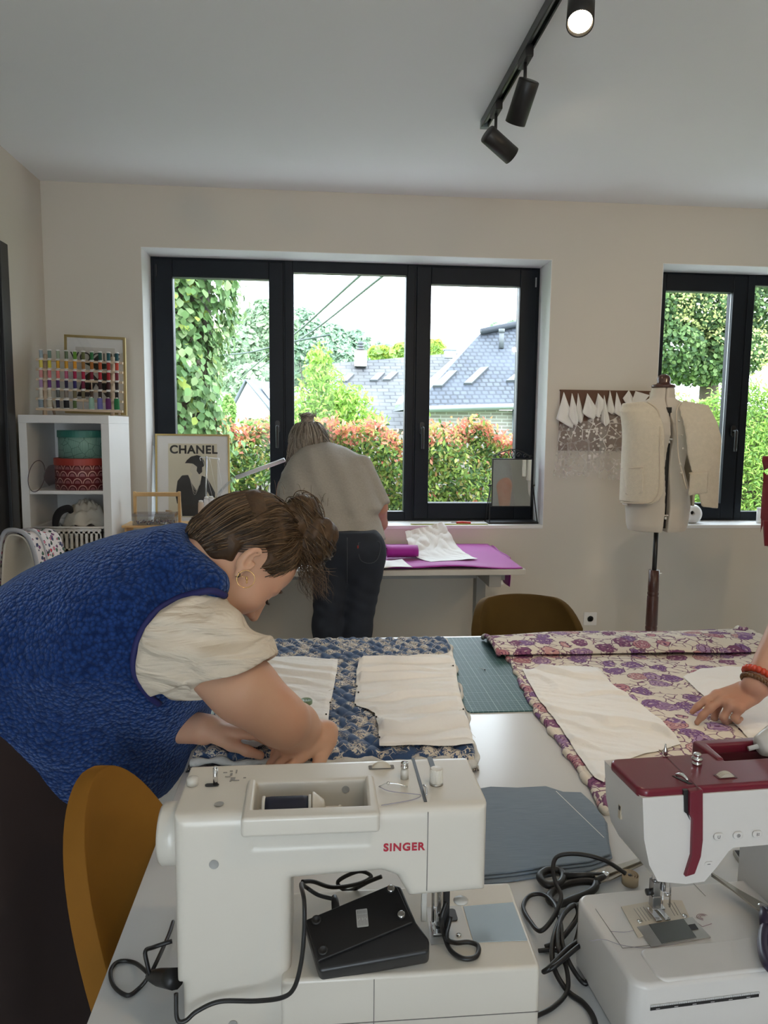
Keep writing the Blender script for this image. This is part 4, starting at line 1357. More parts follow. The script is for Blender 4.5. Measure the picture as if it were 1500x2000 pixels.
# ---- the window desk
dx0, dx1, dy0, dy1 = -0.95, 1.009, 3.449, 4.214
M_DESK = mat('pale laminate', (0.60, 0.57, 0.52), 0.45, vary=0.03)
M_LEG = mat('grey steel leg', (0.34, 0.33, 0.31), 0.45)
dk = thing('window_desk', 'long pale height-adjustable desk along the window wall', 'desk', ((dx0 + dx1) / 2, (dy0 + dy1) / 2, 0))
m = MB(); m.box((dx0, dy0, deskZ - 0.027), (dx1, dy1, deskZ)); m.build('desktop', M_DESK, dk, bevel=0.002)
for xx in (-0.75, 0.84):
    m = MB(); m.box((xx, dy0 + 0.32, 0.03), (xx + 0.05, dy0 + 0.40, deskZ - 0.09)); m.box((xx - 0.005, dy0 + 0.02, deskZ - 0.09), (xx + 0.055, dy1 - 0.05, deskZ - 0.027))
    m.box((xx - 0.01, dy0 + 0.03, 0), (xx + 0.06, dy1 - 0.06, 0.035)); m.build('leg', M_LEG, dk, bevel=0.002)
m = MB(); m.box((-0.70, dy0 + 0.33, deskZ - 0.11), (0.84, dy0 + 0.38, deskZ - 0.06)); m.build('cross_beam', M_LEG, dk)
m = MB(); q = P(974, 1141, Y=dy0 + 0.05)
m.cyl((q.x - 0.03, dy0 + 0.06, q.z + 0.03), (q.x - 0.005, dy0 + 0.06, q.z), 0.007, 8); m.cyl((q.x - 0.018, dy0 + 0.06, q.z), (q.x + 0.022, dy0 + 0.06, q.z + 0.008), 0.013, 12)
m.build('crank_handle', M_WHITE, dk)
m = MB(); m.box((q.x - 0.04, dy0 + 0.05, q.z + 0.02), (q.x + 0.03, dy0 + 0.12, deskZ - 0.028)); m.build('crank_box', M_LEG, dk)

# magenta fabric
M_MAG = mat('magenta cotton', (0.36, 0.012, 0.30), 0.75, vary=0.06, bump=0.25, bscale=700, bdist=0.0005, sheen=0.25)
def mag(u, v):
    x = 0.15 + (dx1 - 0.012 - 0.15) * u; y = dy0 + 0.008 + (dy1 - dy0 - 0.02) * v
    lift = 0.012 * math.exp(-((v - 0.06) / 0.10) ** 2) * math.sin(PI * min(1, u * 1.05)) + 0.004 * math.sin(x * 14 + y * 5) * (1 - v) + 0.003
    return Vector((x, y, deskZ + 0.0025 + max(0.0005, lift)))
mg = MB().grid(mag, 60, 30).build('magenta_fabric', M_MAG, solid=0.002)
tag(mg, 'magenta fabric spread over the window desk and hanging off its end', 'fabric')
m = MB(); m.grid(lambda u, v: Vector((dx1 + 0.004 + 0.004 * math.sin(9 * u + 3 * v), dy0 + 0.30 + 0.42 * u, deskZ + 0.004 - 0.155 * v)), 16, 8)
hgn = m.build('hanging_end', M_MAG, mg, solid=0.002)
a, b = P(771, 1066, Y=3.80), P(812, 1066, Y=3.80)
m = MB(); m.grid(lambda u, v: Vector((0.36 + 0.16 * u, 3.74 + 0.055 * math.cos(2.1 * PI * v + 0.6) * (1 - v * 0.3), deskZ + 0.040 + 0.034 * math.sin(2.1 * PI * v + 0.6) * (1 - 0.3 * v))), 6, 20)
m.build('rolled_fold', M_MAG, mg, solid=0.002)
# pattern paper
def crumple(u, v, s):
    return noise.noise(Vector((u * 3.0 + s, v * 3.0, s))) * 0.5 + abs(noise.noise(Vector((u * 6 + s, v * 6 - s, 2.0)))) * 0.5
A, B, Cc, Dd = P(842, 1097, Z=deskZ + 0.012), P(933, 1091, Z=deskZ + 0.012), P(866, 1021, Y=4.02), P(791, 1038, Y=3.88)
def paper(u, v):
    p = A * (1 - u) * (1 - v) + B * u * (1 - v) + Cc * u * v + Dd * (1 - u) * v
    flat_ = deskZ + 0.012
    p.z = flat_ + (p.z - flat_) * (v ** 1.35)
    p += Vector((0.012, -0.02, 0.016)) * crumple(u, v, 3.1) * (0.4 + v)
    p.x += -0.03 * math.sin(PI * v) * (1 - u)
    return p
o = MB().grid(paper, 40, 40, smooth=False).build('pattern_paper', M_PAPER, solid=0.0006)
tag(o, 'large crumpled sheet of white pattern paper propped up on the magenta fabric', 'paper')
A2, B2, C2, D2 = P(744, 1113, Z=deskZ + 0.012), P(806, 1109, Z=deskZ + 0.012), P(785, 1095, Z=deskZ + 0.012), P(744, 1096, Z=deskZ + 0.012)
o = MB().grid(lambda u, v: (A2 * (1 - u) + B2 * u) * (1 - v) + (D2 * (1 - u) + C2 * u) * v + Vector((0, 0, 0.006 + 0.004 * math.sin(4 * u + 3 * v))), 8, 8).build('paper_sheet', M_PAPER, solid=0.0006)
tag(o, 'small flat white paper lying at the front edge of the magenta fabric', 'paper')
wp = MB().grid(lambda u, v: P(560, 1110, Z=deskZ) + Vector((0.16 * u - 0.05, 0.12 * v - 0.03, 0.004 + 0.02 * abs(noise.noise(Vector((u * 5, v * 5, 1)))))), 18, 14, smooth=False).build('plastic_wrap', glass_mat('crinkled clear film', (0.9, 0.9, 0.9), 0.35), solid=0.0005)
tag(wp, 'crinkled clear plastic wrap glinting on the desk behind the hanging curls', 'plastic wrap')

# things on the sill
zsill = W1[2] + 0.004
r_a, r_b = P(800, 1022, Z=zsill), P(950, 1023, Z=zsill)
m = MB(); m.box((r_a.x, 4.262, zsill), (r_b.x, 4.300, zsill + 0.003)); t_ = m.build('ruler', glass_mat('yellowish acrylic ruler', (0.72, 0.70, 0.42), 0.08)); tag(t_, 'long yellowish see-through ruler lying on the window sill', 'ruler')
cu = thing('craft_cutter', 'small red-handled craft cutter on the sill beside the see-through ruler', 'cutter', P(900, 1021, Z=zsill + 0.004))
q = P(900, 1021, Z=zsill + 0.004)
m = MB(); m.tube([(q.x - 0.035, 4.29, zsill + 0.010), (q.x, 4.288, zsill + 0.012), (q.x + 0.05, 4.28, zsill + 0.010)], [0.006, 0.008, 0.006], 8, n=3); m.build('grip', mat('red plastic', (0.55, 0.03, 0.03), 0.35), cu)
m = MB(); m.box((q.x - 0.065, 4.289, zsill + 0.008), (q.x - 0.035, 4.291, zsill + 0.014)); m.build('blade', mat('blade steel', (0.6, 0.6, 0.62), 0.25, metal=1), cu)

# black table mirror
mY = 4.36
mi = thing('table_mirror', 'black metal table mirror with scrolled crest standing on the window sill', 'mirror', P(997, 1022, Y=mY))
f0, f1 = P(959, 990, Y=mY), P(1040, 896, Y=mY)
m = MB(); ring_bars(m, f0.x, f1.x, f0.z, f1.z, 0.006, mY - 0.006, mY + 0.006); m.build('frame', M_BLACK, mi)
t_ = NT('mirror silver'); t_.set(color=(0.82, 0.82, 0.80), metal=1.0, rough=0.02)
m = MB(); m.box((f0.x + 0.006, mY - 0.003, f0.z + 0.006), (f1.x - 0.006, mY + 0.003, f1.z - 0.006)); gm = m.build('mirror_glass', t_.mat, mi)
m = MB(); b0 = P(950, 1022, Y=mY); b1 = P(1046, 1024, Y=mY)
m.box((b0.x, mY - 0.06, zsill), (b1.x, mY + 0.06, zsill + 0.012)); m.build('base', M_BLACK, mi, bevel=0.002)
m = MB()
for sx, xx, xo in ((-1, f0.x, b0.x), (1, f1.x, b1.x)):
    m.tube([(xo + sx * -0.006, mY - 0.05, zsill + 0.01), (xx + sx * 0.008, mY, f0.z + 0.13)], 0.0035, 6); m.tube([(xo + sx * -0.006, mY + 0.05, zsill + 0.01), (xx + sx * 0.008, mY, f0.z + 0.13)], 0.0035, 6)
    m.cyl((xx + sx * 0.002, mY, f0.z + 0.13), (xx + sx * 0.02, mY, f0.z + 0.13), 0.005, 8)
m.build('side_strut', M_BLACK, mi)
m = MB(); cxm = (f0.x + f1.x) / 2; zt_ = f1.z
w_ = (f1.x - f0.x) / 2
m.tube([(cxm - w_ * 0.9, mY, zt_ + 0.012), (cxm - w_ * 0.5, mY, zt_ + 0.040), (cxm, mY, zt_ + 0.055), (cxm + w_ * 0.5, mY, zt_ + 0.040), (cxm + w_ * 0.9, mY, zt_ + 0.012)], 0.0028, 6, n=5)
for sgn in (-1, 1):
    for (ox, oz, r0_, tn) in ((0.30, 0.022, 0.016, 1.3), (0.62, 0.016, 0.012, 1.3), (0.88, 0.012, 0.010, 1.2)):
        m.tube([(cxm + sgn * (w_ * ox + r0_ * (1 - k / 26) * math.cos(k * 0.33)), mY, zt_ + oz + r0_ * (1 - k / 26) * math.sin(k * 0.33)) for k in range(22)], 0.0024, 5)
    m.tube([(cxm, mY, zt_ + 0.052), (cxm + sgn * 0.012, mY, zt_ + 0.03), (cxm, mY, zt_ + 0.004)], 0.0024, 5, n=4)
m.build('scroll_crest', M_BLACK, mi)

# ---- board with cloth corners and lace
wbY = D - 0.012
q0, q1 = P(1091, 880, Y=wbY), P(1268, 765, Y=wbY)
M_BOARD = mat('brown cork board', (0.13, 0.062, 0.036), 0.7, vary=0.1, vscale=60)
bd = thing('display_board', 'brown board on the wall between the windows, hung with lace samples', 'board', ((q0.x + q1.x) / 2, wbY, (q0.z + q1.z) / 2))
m = MB(); m.box((q0.x, D - 0.016, q0.z), (q1.x, D - 0.001, q1.z)); m.build('board_panel', M_BOARD, bd)
MB().box((q0.x - 0.004, D - 0.020, q1.z - 0.003), (q1.x + 0.004, D - 0.001, q1.z + 0.004)).build('top_batten', M_BOARD, bd)
HK = [((1101, 766), (1085, 818), (1116, 836), (1112, 800), 'wide white cloth corner at the outer end of the board, nearest the wide window'),
      ((1117, 768), (1108, 812), (1122, 833), (1129, 806), 'narrow white cloth corner second along the board'),
      ((1129, 768), (1122, 810), (1130, 827), (1140, 812), 'white cloth corner third along the board, folded twice'),
      ((1147, 768), (1136, 806), (1154, 819), (1168, 803), 'diamond-shaped white cloth corner fourth along the board'),
      ((1168, 768), (1158, 806), (1166, 816), (1181, 786), 'looped white cloth fifth along the board'),
      ((1180, 772), (1172, 822), (1179, 833), (1189, 824), 'long narrow white cloth point sixth along the board'),
      ((1191, 763), (1182, 802), (1192, 809), (1199, 800), 'small white cloth corner seventh along the board'),
      ((1204, 766), (1197, 806), (1212, 815), (1215, 800), 'pointed white cloth eighth along the board'),
      ((1228, 762), (1214, 778), (1224, 792), (1240, 786), 'greyish cloth corner half behind the dress form shoulder'),
      ((1241, 764), (1231, 786), (1244, 794), (1268, 772), 'white cloth at the end of the board behind the dress form neck')]
for k, (tip, lf, bt, rt, lab) in enumerate(HK):
    yb = D - 0.026 - 0.008 * (k % 2)
    T_, L_, B_, R_ = (P(*q, Y=yb) for q in (tip, lf, bt, rt))
    def hk(u, v, T_=T_, L_=L_, B_=B_, R_=R_, k=k):
        e = (L_ * (1 - u) ** 2 + B_ * 2 * u * (1 - u) * 1.0 + R_ * u ** 2)
        e = e + (B_ - (L_ + 2 * B_ + R_) / 4) * (1 - abs(2 * u - 1)) * 1.0
        p = T_ + (e - T_) * v
        p.y -= (0.010 + 0.020 * math.sin(PI * u)) * v ** 0.7 + 0.007 * math.sin(u * 3 * PI + k) * v
        return p
    o = MB().grid(hk, 18, 12).build('cloth_corner', M_COTTON, solid=0.002)
    tag(o, lab, 'cloth', 'white cloth corners on the board')


def lace_mat():
    t = NT('embroidered lace')
    co = t.co('Object', scale=(1, 0.2, 1))
    v = t.vor(t.mix(0.15, co, co), 42, 'F1')
    fl = t.ramp(v, [(0.30, (1, 1, 1)), (0.36, (0, 0, 0))])
    e = t.vor(co, 15, 'DISTANCE_TO_EDGE')
    st = t.ramp(e, [(0.02, (1, 1, 1)), (0.035, (0, 0, 0))])
    msk = t.ramp(t.noise(co, 9, 2), [(0.46, (0, 0, 0)), (0.56, (1, 1, 1))])
    a = t.math('MULTIPLY', t.math('MAXIMUM', fl, st), t.math('ADD', t.math('MULTIPLY', msk, 0.8), 0.2))
    a = t.math('MULTIPLY_ADD', a, 0.68, 0.26)
    t.set(color=(0.78, 0.74, 0.70), rough=0.8)
    tr_ = t.n('BsdfTransparent'); mx = t.n('MixShader')
    t.l(a, mx.inputs[0]); t.l(tr_.outputs[0], mx.inputs[1]); t.l(t.b.outputs[0], mx.inputs[2]); t.l(mx.outputs[0], t.out.inputs[0])
    return t.mat


M_LACE = lace_mat()
for k, (x0, x1, xb0, xb1, yt, yb_, lab) in enumerate(((1093, 1120, 1078, 1107, 828, 929, 'white lace sample at the outer end of the board, hanging lowest beside the window'),
                                                       (1116, 1152, 1098, 1152, 822, 926, 'sheer floral lace sample hanging second along the board'),
                                                       (1148, 1188, 1146, 1176, 812, 918, 'short scalloped lace sample third along the board'),
                                                       (1172, 1218, 1166, 1218, 806, 934, 'dense leafy lace sample beside the cream vest'))):
    yy = D - 0.023 - 0.004 * k
    a, b, c, d = P(x0, yt, Y=yy), P(x1, yt, Y=yy), P(xb0, yb_, Y=yy), P(xb1, yb_ + 4, Y=yy)
    def lc(u, v, a=a, b=b, c=c, d=d, k=k):
        p = (a * (1 - u) + b * u) * (1 - v) + (c * (1 - u) + d * u) * v
        p.y -= (0.003 + 0.016 * v) * (1 + math.sin(u * 14 + k * 2 + v * 2)) * 0.5
        p.z += 0.006 * math.sin(u * 40) * (v > 0.97)
        return p
    o = MB().grid(lc, 40, 24).build('lace_sample', M_LACE)
    tag(o, lab, 'lace', 'lace samples on the board')
# ================================================================== dress forms, waistcoats, chairs
M_FORM = mat('ecru linen jersey', (0.60, 0.545, 0.465), 0.85, vary=0.03, bump=0.2, bscale=900, bdist=0.0004)
M_BOUCLE = mat('cream boucle wool', (0.66, 0.59, 0.47), 0.95, vary=0.10, vscale=60, bump=0.8, bscale=330, bdist=0.003, sheen=0.3)
M_REDWOOL = mat('red boiled wool', (0.24, 0.010, 0.022), 0.95, vary=0.12, vscale=60, bump=0.7, bscale=330, bdist=0.003, sheen=0.3)
M_MAHOG = mat('dark mahogany', (0.062, 0.020, 0.014), 0.35, vary=0.25, vscale=20, coat=0.3)
M_STEELP = mat('black steel pole', (0.012, 0.012, 0.013), 0.35)
M_BRASS = mat('pale metal', (0.62, 0.58, 0.50), 0.3, metal=0.9)

#        z     half width, half depth, centre offset in y
TORSO = [(0.00, 0.140, 0.105, 0.0), (0.03, 0.150, 0.115, 0.0), (0.12, 0.158, 0.122, 0.0), (0.20, 0.148, 0.112, 0.0), (0.31, 0.116, 0.090, 0.0),
         (0.40, 0.128, 0.100, -0.004), (0.47, 0.150, 0.120, -0.012), (0.53, 0.156, 0.112, -0.006), (0.58, 0.165, 0.085, 0.004), (0.605, 0.150, 0.068, 0.008),
         (0.625, 0.100, 0.058, 0.010), (0.645, 0.062, 0.052, 0.010), (0.70, 0.052, 0.050, 0.004)]


def tor(z, k):
    z = np.asarray(z)
    return np.interp(z, [t[0] for t in TORSO], [t[k] for t in TORSO])


def sd_torso(p, grow=0.0):
    a, b, c = tor(p[:, 2], 1) + grow, tor(p[:, 2], 2) + grow, tor(p[:, 2], 3)
    q = np.sqrt((p[:, 0] / a) ** 2 + ((p[:, 1] - c) / b) ** 2)
    return ((q - 1) * np.minimum(a, b)).astype(np.float32)


def xform(p, M):
    """points in the local frame of M (a rigid matrix)"""
    A = np.array(M.inverted(), np.float32)
    return p @ A[:3, :3].T + A[:3, 3]


def dress_form(loc_xy, z0, rz, label, pole_to=0.0, name='dress_form'):
    t = thing(name, label, 'dress form', (loc_xy[0], loc_xy[1], 0))
    M = Matrix.Translation((loc_xy[0], loc_xy[1], z0)) @ Matrix.Rotation(rz, 4, 'Z')
    def f(p):
        q = xform(p, M)
        d = np.maximum(sd_torso(q), np.maximum(-q[:, 2], q[:, 2] - 0.695))
        gap = np.maximum(np.abs(q[:, 0] + 0.006) - np.interp(q[:, 2], [0, 0.05, 0.06, 0.3, 0.45, 0.6], [0.012, 0.012, 0.011, 0.010, 0.010, 0.0015]), np.maximum(q[:, 1] + 0.0, 0.0 * q[:, 1] - 1))
        d = np.maximum(d, -gap)
        sg = np.maximum(np.abs(q[:, 2] - 0.305) - 0.0015, -(q[:, 1]) * 0 - 1)
        return d
    sdf_obj('body', f, (loc_xy[0] - 0.22, loc_xy[1] - 0.2, z0 - 0.01), (loc_xy[0] + 0.22, loc_xy[1] + 0.2, z0 + 0.72), 0.0055, M_FORM, t, 2)
    m = MB(); m.box((-0.014, -0.085, 0.02), (0.004, 0.03, 0.60), M); m.build('gap_shade', M_BLACK, t)  # black box set in the slot to stand for the shade inside
    for zz in (0.085, 0.30, 0.45):
        m = MB(); m.box((-0.024, -tor(zz, 2) + tor(zz, 3) + 0.012, zz - 0.003), (0.014, -tor(zz, 2) + tor(zz, 3) + 0.016, zz + 0.003), M); m.cyl(M @ Vector((-0.005, -tor(zz, 2) + 0.02, zz - 0.02)), M @ Vector((-0.005, -tor(zz, 2) + 0.02, zz - 0.007)), 0.006, 8)
        m.build('adjuster', M_CAP, t)
    m = MB()
    m.lathe([(0.046, 0.694), (0.056, 0.697), (0.056, 0.706), (0.050, 0.710), (0.034, 0.713), (0.030, 0.722), (0.032, 0.738), (0.026, 0.752), (0.012, 0.760), (0, 0.761)], 28, M @ Matrix.Translation((0, 0.004, 0)))
    m.build('neck_cap', M_MAHOG, t)
    b = Vector((loc_xy[0], loc_xy[1], 0))
    m = MB(); m.cyl(b + Vector((0, 0, 0.66)), b + Vector((0, 0, z0 + 0.02)), 0.0115, 14); m.build('pole', M_STEELP, t)
    m = MB(); zt = 0.735
    m.lathe([(0.020, 0.12), (0.029, 0.14), (0.029, 0.42), (0.026, 0.425), (0.029, 0.43), (0.029, 0.445), (0.026, 0.45), (0.029, 0.455), (0.0275, 0.60), (0.0245, 0.605), (0.0275, 0.61), (0.0275, 0.62), (0.0245, 0.625), (0.0265, 0.63), (0.0255, zt), (0.012, zt)], 24, Matrix.Translation(b))
    m.build('turned_stand', M_MAHOG, t)
    m = MB(); m.cyl(b + Vector((0.024, 0, 0.715)), b + Vector((0.040, 0, 0.715)), 0.003, 8); m.build('wing_screw', M_BRASS, t)
    for k in range(3):
        a = 2 * PI * k / 3 + 0.4
        m = MB(); m.tube([b + Vector((0, 0, 0.15)), b + Vector((0.14 * math.cos(a), 0.14 * math.sin(a), 0.11)), b + Vector((0.27 * math.cos(a), 0.27 * math.sin(a), 0.018))], [0.018, 0.016, 0.014], 10, n=4); m.build('leg', M_MAHOG, t)
    return t, M


FY_ = 3.50
fb = P(1282, 1033, Y=FY_)
ft, fM = dress_form((fb.x, FY_), fb.z - 0.005, 0.0, 'ecru dress form on a turned mahogany stand, wearing the open cream waistcoat')


def to_xz(pts, Y, M):
    I = M.inverted()
    return [((I @ P(*q, Y=Y)).x, (I @ P(*q, Y=Y)).z) for q in pts]


def waistcoat(name, label, M, left, right, back, mtl, loc, shift=(0, 0), buttons=None, pockets=(), res=0.0048, bind=None):
    """two front panels and a back cut from a shell standing off the torso"""
    t = thing(name, label, 'waistcoat', loc)
    o = M.translation
    def panel(nm, poly, front, tilt=0.0, grow=0.020, xoff=0.0, yoff=0.0):
        def f(p):
            q = xform(p, M)
            q2 = q.copy(); q2[:, 0] -= xoff; q2[:, 1] -= yoff + tilt * q[:, 0]
            q2[:, 2] = np.clip(q2[:, 2], 0.47, 0.60)
            a = sd_torso(q2, grow)
            d = np.abs(a) - 0.0055
            d = smax(d, sd_poly(q[:, [0, 2]], poly), 0.006)
            side = q[:, 1] - 0.0 if front else -q[:, 1] - 0.01
            return np.maximum(d, side - 0.02)
        return sdf_obj(nm, f, (o.x - 0.36, o.y - 0.26, o.z - 0.02), (o.x + 0.36, o.y + 0.26, o.z + 0.72), res, mtl, t, 2)
    panel('front_panel', left[0], True, **left[1])
    panel('front_panel', right[0], True, **right[1])
    panel('back_panel', back, False)
    return t


lp_ = to_xz([(1265, 783), (1279, 792), (1288, 806), (1290, 850), (1289, 930), (1287, 962), (1280, 976), (1266, 984), (1212, 982), (1209, 950), (1211, 880), (1219, 850), (1222, 820), (1215, 796), (1221, 788)], FY_ - 0.11, fM)
rp_ = to_xz([(1330, 782), (1322, 795), (1320, 812), (1322, 850), (1324, 890), (1332, 925), (1340, 955), (1347, 985), (1380, 989), (1382, 930), (1386, 860), (1378, 820), (1374, 792)], FY_ - 0.11, fM)
bp_ = [(-0.17, 0.60), (-0.05, 0.635), (0.05, 0.635), (0.16, 0.60), (0.17, 0.5), (0.19, 0.40), (0.19, 0.12), (-0.17, 0.12), (-0.17, 0.40), (-0.15, 0.5)]
vt = waistcoat('cream_waistcoat', 'cream bouclé waistcoat hanging open on the dress form by the window', fM,
               (lp_, dict(grow=0.026, xoff=-0.012)), (rp_, dict(grow=0.030, xoff=0.072, yoff=-0.03, tilt=-0.30)), bp_, M_BOUCLE, (fb.x, FY_, fb.z + 0.15))


def surf_pt(px, py, M, grow, Yg, xoff=0.0, yoff=0.0, tilt=0.0):
    """the spot of a panel's outside seen at a place of the photo"""
    lo, hi = Yg - 0.30, Yg + 0.1
    for k in range(500):
        Y = lo + (hi - lo) * k / 499
        q = M.inverted() @ P(px, py, Y=Y)
        z = min(max(q.z, 0.47), 0.60)
        d = sd_torso(np.array([[q.x - xoff, q.y - yoff - tilt * q.x, z]], np.float32), grow)[0]
        if d < 0.0055: return P(px, py, Y=Y)
    return P(px, py, Y=Yg - 0.12)


LK = dict(grow=0.026, xoff=-0.012); RK = dict(grow=0.030, xoff=0.072, yoff=-0.03, tilt=-0.30)
M_BIND = mat('cream binding', (0.60, 0.52, 0.41), 0.85)


def seam(par, pts, mtl, kw, r=0.0035, closed=False, name='binding', n=4, M=fM, Yg=FY_):
    q = [surf_pt(*a, M, kw['grow'], Yg, kw.get('xoff', 0), kw.get('yoff', 0), kw.get('tilt', 0)) for a in pts]
    m = MB(); m.tube(q, r, 6, closed=closed, n=n); return m.build(name, mtl, par)


seam(vt, [(1264, 785), (1278, 794), (1287, 808), (1289, 850), (1288, 930), (1286, 960), (1279, 974), (1266, 982), (1240, 983), (1213, 981)], M_BIND, LK)
seam(vt, [(1331, 784), (1323, 796), (1321, 812), (1323, 850), (1325, 890), (1333, 925), (1341, 955)], M_BIND, RK)
def pocket(par, pts, kw, mtl, M=fM, Yg=FY_):
    c = [surf_pt(*a, M, kw['grow'], Yg, kw.get('xoff', 0), kw.get('yoff', 0), kw.get('tilt', 0)) + Vector((0, -0.004, 0)) for a in pts]
    def g(u, v):
        p = (c[0] * (1 - u) + c[1] * u) * (1 - v) + (c[3] * (1 - u) + c[2] * u) * v
        return p + Vector((0, -0.006 * math.sin(PI * u) ** 0.5 * math.sin(PI * min(1, v + 0.15)) ** 0.5, 0))
    o = MB().grid(g, 12, 12).build('patch_pocket', mtl, par, solid=0.004)
    return o
pk = pocket(vt, [(1215, 916), (1256, 914), (1255, 962), (1221, 966)], LK, M_BOUCLE)
seam(pk, [(1214, 914), (1235, 914), (1257, 913)], M_BIND, LK, 0.004, name='pocket_hem')
seam(pk, [(1256, 918), (1256, 955), (1250, 963), (1225, 966)], M_BIND, LK, 0.002, name='pocket_stitching')
pk = pocket(vt, [(1347, 924), (1382, 921), (1381, 962), (1343, 968)], RK, M_BOUCLE)
seam(pk, [(1346, 924), (1365, 923), (1383, 921)], M_BIND, RK, 0.003, name='pocket_hem')
for q in ((1326, 822), (1332, 850), (1333, 876), (1328, 907), (1330, 924)):
    p_ = surf_pt(*q, fM, RK['grow'], FY_, RK['xoff'], RK['yoff'], RK['tilt'])
    MB().ball((p_.x, p_.y - 0.003, p_.z), (0.0062, 0.004, 0.0062), 12, 8).build('button', M_BRASS, vt)

# the red waistcoat on a second form, mostly outside the photo
F2Y = 3.15
f2 = P(1592, 1070, Y=F2Y)
gt, gM = dress_form((f2.x, F2Y), P(1592, 885, Y=F2Y).z - 0.60, 0.15, 'second dress form beyond the edge of the photo, carrying the red waistcoat')
l2 = to_xz([(1560, 880), (1575, 900), (1585, 960), (1585, 1085), (1540, 1094), (1494, 1086), (1484, 1078), (1484, 1020), (1480, 975), (1478, 958), (1488, 945), (1490, 920), (1484, 900), (1486, 890), (1510, 884)], F2Y - 0.02, gM)
r2 = [(-p_[0] + 0.012, p_[1]) for p_ in l2][::-1]
v2 = waistcoat('red_waistcoat', 'dark red wool waistcoat with a patch pocket at the edge of the photo', gM, (l2, dict(grow=0.034, xoff=-0.105)), (r2, dict(grow=0.034, xoff=0.105)), bp_, M_REDWOOL, (f2.x, F2Y, f2.z + 0.1), res=0.0055)
K2 = dict(grow=0.034, xoff=-0.105)
pocket(v2, [(1489, 1016), (1530, 1014), (1530, 1068), (1492, 1066)], K2, M_REDWOOL, gM, F2Y)

# white vase and jar on the sill of the second window
vz = zsill
vc = P(1352, 1003, Y=4.33)
va = thing('ring_vase', 'round white ceramic vase with a small dark hole on the sill behind the dress form', 'vase', (vc.x, 4.33, vz))
rv = 0.060
def vf(p):
    q = p - np.array([vc.x, 4.33, vz + rv * 0.93], np.float32)
    d = sd_ell(q, (0, 0, 0), (rv, rv * 0.75, rv))
    d = np.maximum(d, -(q[:, 2] + rv * 0.92))
    return np.maximum(d, -(np.sqrt((q[:, 0] + 0.018) ** 2 + (q[:, 2] - 0.012) ** 2) - 0.0115 - 0.28 * np.maximum(0, -q[:, 1] - 0.036)))
sdf_obj('vase_body', vf, (vc.x - 0.08, 4.25, vz - 0.01), (vc.x + 0.08, 4.41, vz + 0.14), 0.0025, mat('white ceramic', (0.78, 0.77, 0.75), 0.25, vary=0.01), va, 2)
m = MB(); m.cyl((vc.x - 0.018, 4.34, vz + rv * 0.93 + 0.012), (vc.x - 0.018, 4.302, vz + rv * 0.93 + 0.012), 0.011, 14); m.build('dark_opening', M_BLACK, va)
jc = P(1484, 1021, Y=4.33)
jr = thing('white_jar', 'small white jar on the sill half hidden by the red waistcoat', 'jar', (jc.x + 0.012, 4.33, vz))
MB().lathe([(0, 0), (0.030, 0), (0.032, 0.004), (0.032, 0.085), (0.029, 0.085), (0.029, 0.02), (0, 0.02)], 24).build('jar_body', M_WHITE, jr, local=True)
MB().lathe([(0.0, 0.086), (0.033, 0.086), (0.033, 0.094), (0.006, 0.096), (0.006, 0.104), (0, 0.106)], 24).build('lid', M_WHITE, jr, local=True)

# ---- chairs
def velvet(name, c, dark):
    t = NT(name)
    co = t.co()
    lw = t.n('LayerWeight'); lw.inputs[0].default_value = 0.35
    n_ = t.noise(co, 7, 4, 0.6)
    a = t.mix(n_, dark, c)
    t.set(color=a, rough=0.8, sheen=0.8, srough=0.35, spec=0.2)
    t.b.inputs['Sheen Tint'].default_value = (*[min(1, x * 2.2) for x in c], 1)
    t.bump(t.noise(co, 500, 2), 0.15, 0.0006)
    return t.mat


def shell_chair(name, label, M, mtl, back_h=0.82, seat_z=0.47, w=0.225, wrap=1.15, side_h=0.56, flare=0.0, top_flat=0.55, lean=0.10, power=2.2):
    """upholstered shell chair; local frame: faces +Y, backrest at -Y"""
    t = thing(name, label, 'chair', M.translation)
    def f(u, v):
        s = 2 * u - 1                                    # -1..1 across the wrap
        a = s * wrap
        e = abs(s)
        topz = side_h + (back_h - side_h) * (1 - max(0, (e - top_flat) / (1 - top_flat)) ** power)
        zz = seat_z - 0.02 + (topz - seat_z + 0.02) * v
        k = (zz - seat_z) / (back_h - seat_z)
        r = w * (1 + flare * k)
        return Vector((r * math.sin(a) * (1.02), -w * 0.95 * math.cos(a) - lean * k * (1 - 0.5 * e * e), zz))
    b = MB().grid(f, 36, 18, M=M).build('backrest', mtl, t, solid=0.034)
    md = b.modifiers.new('bev', 'BEVEL'); md.width = 0.012; md.segments = 3; md.limit_method = 'ANGLE'; md.angle_limit = 0.9
    s = MB()
    prof = []
    def sf(p):
        q = xform(p, M) - np.array([0, -0.01, seat_z - 0.015], np.float32)
        d = np.sqrt((q[:, 0] / (w + 0.005)) ** 2 + (q[:, 1] / (w + 0.02)) ** 2) - 1
        d = np.maximum(d * w, np.abs(q[:, 2]) - 0.035)
        return smax(d, np.abs(q[:, 2]) - 0.036, 0.03)
    o = M.translation
    sdf_obj('seat', sf, (o.x - 0.3, o.y - 0.3, o.z + seat_z - 0.08), (o.x + 0.3, o.y + 0.3, o.z + seat_z + 0.06), 0.012, mtl, t, 3)
    for sx in (-1, 1):
        for sy in (-1, 1):
            m = MB(); m.tube([M @ Vector((sx * 0.12, sy * 0.12, seat_z - 0.03)), M @ Vector((sx * 0.20, sy * 0.20 - 0.01, 0.0))], [0.013, 0.008], 10); m.build('leg', M_STEELP, t)
    return t


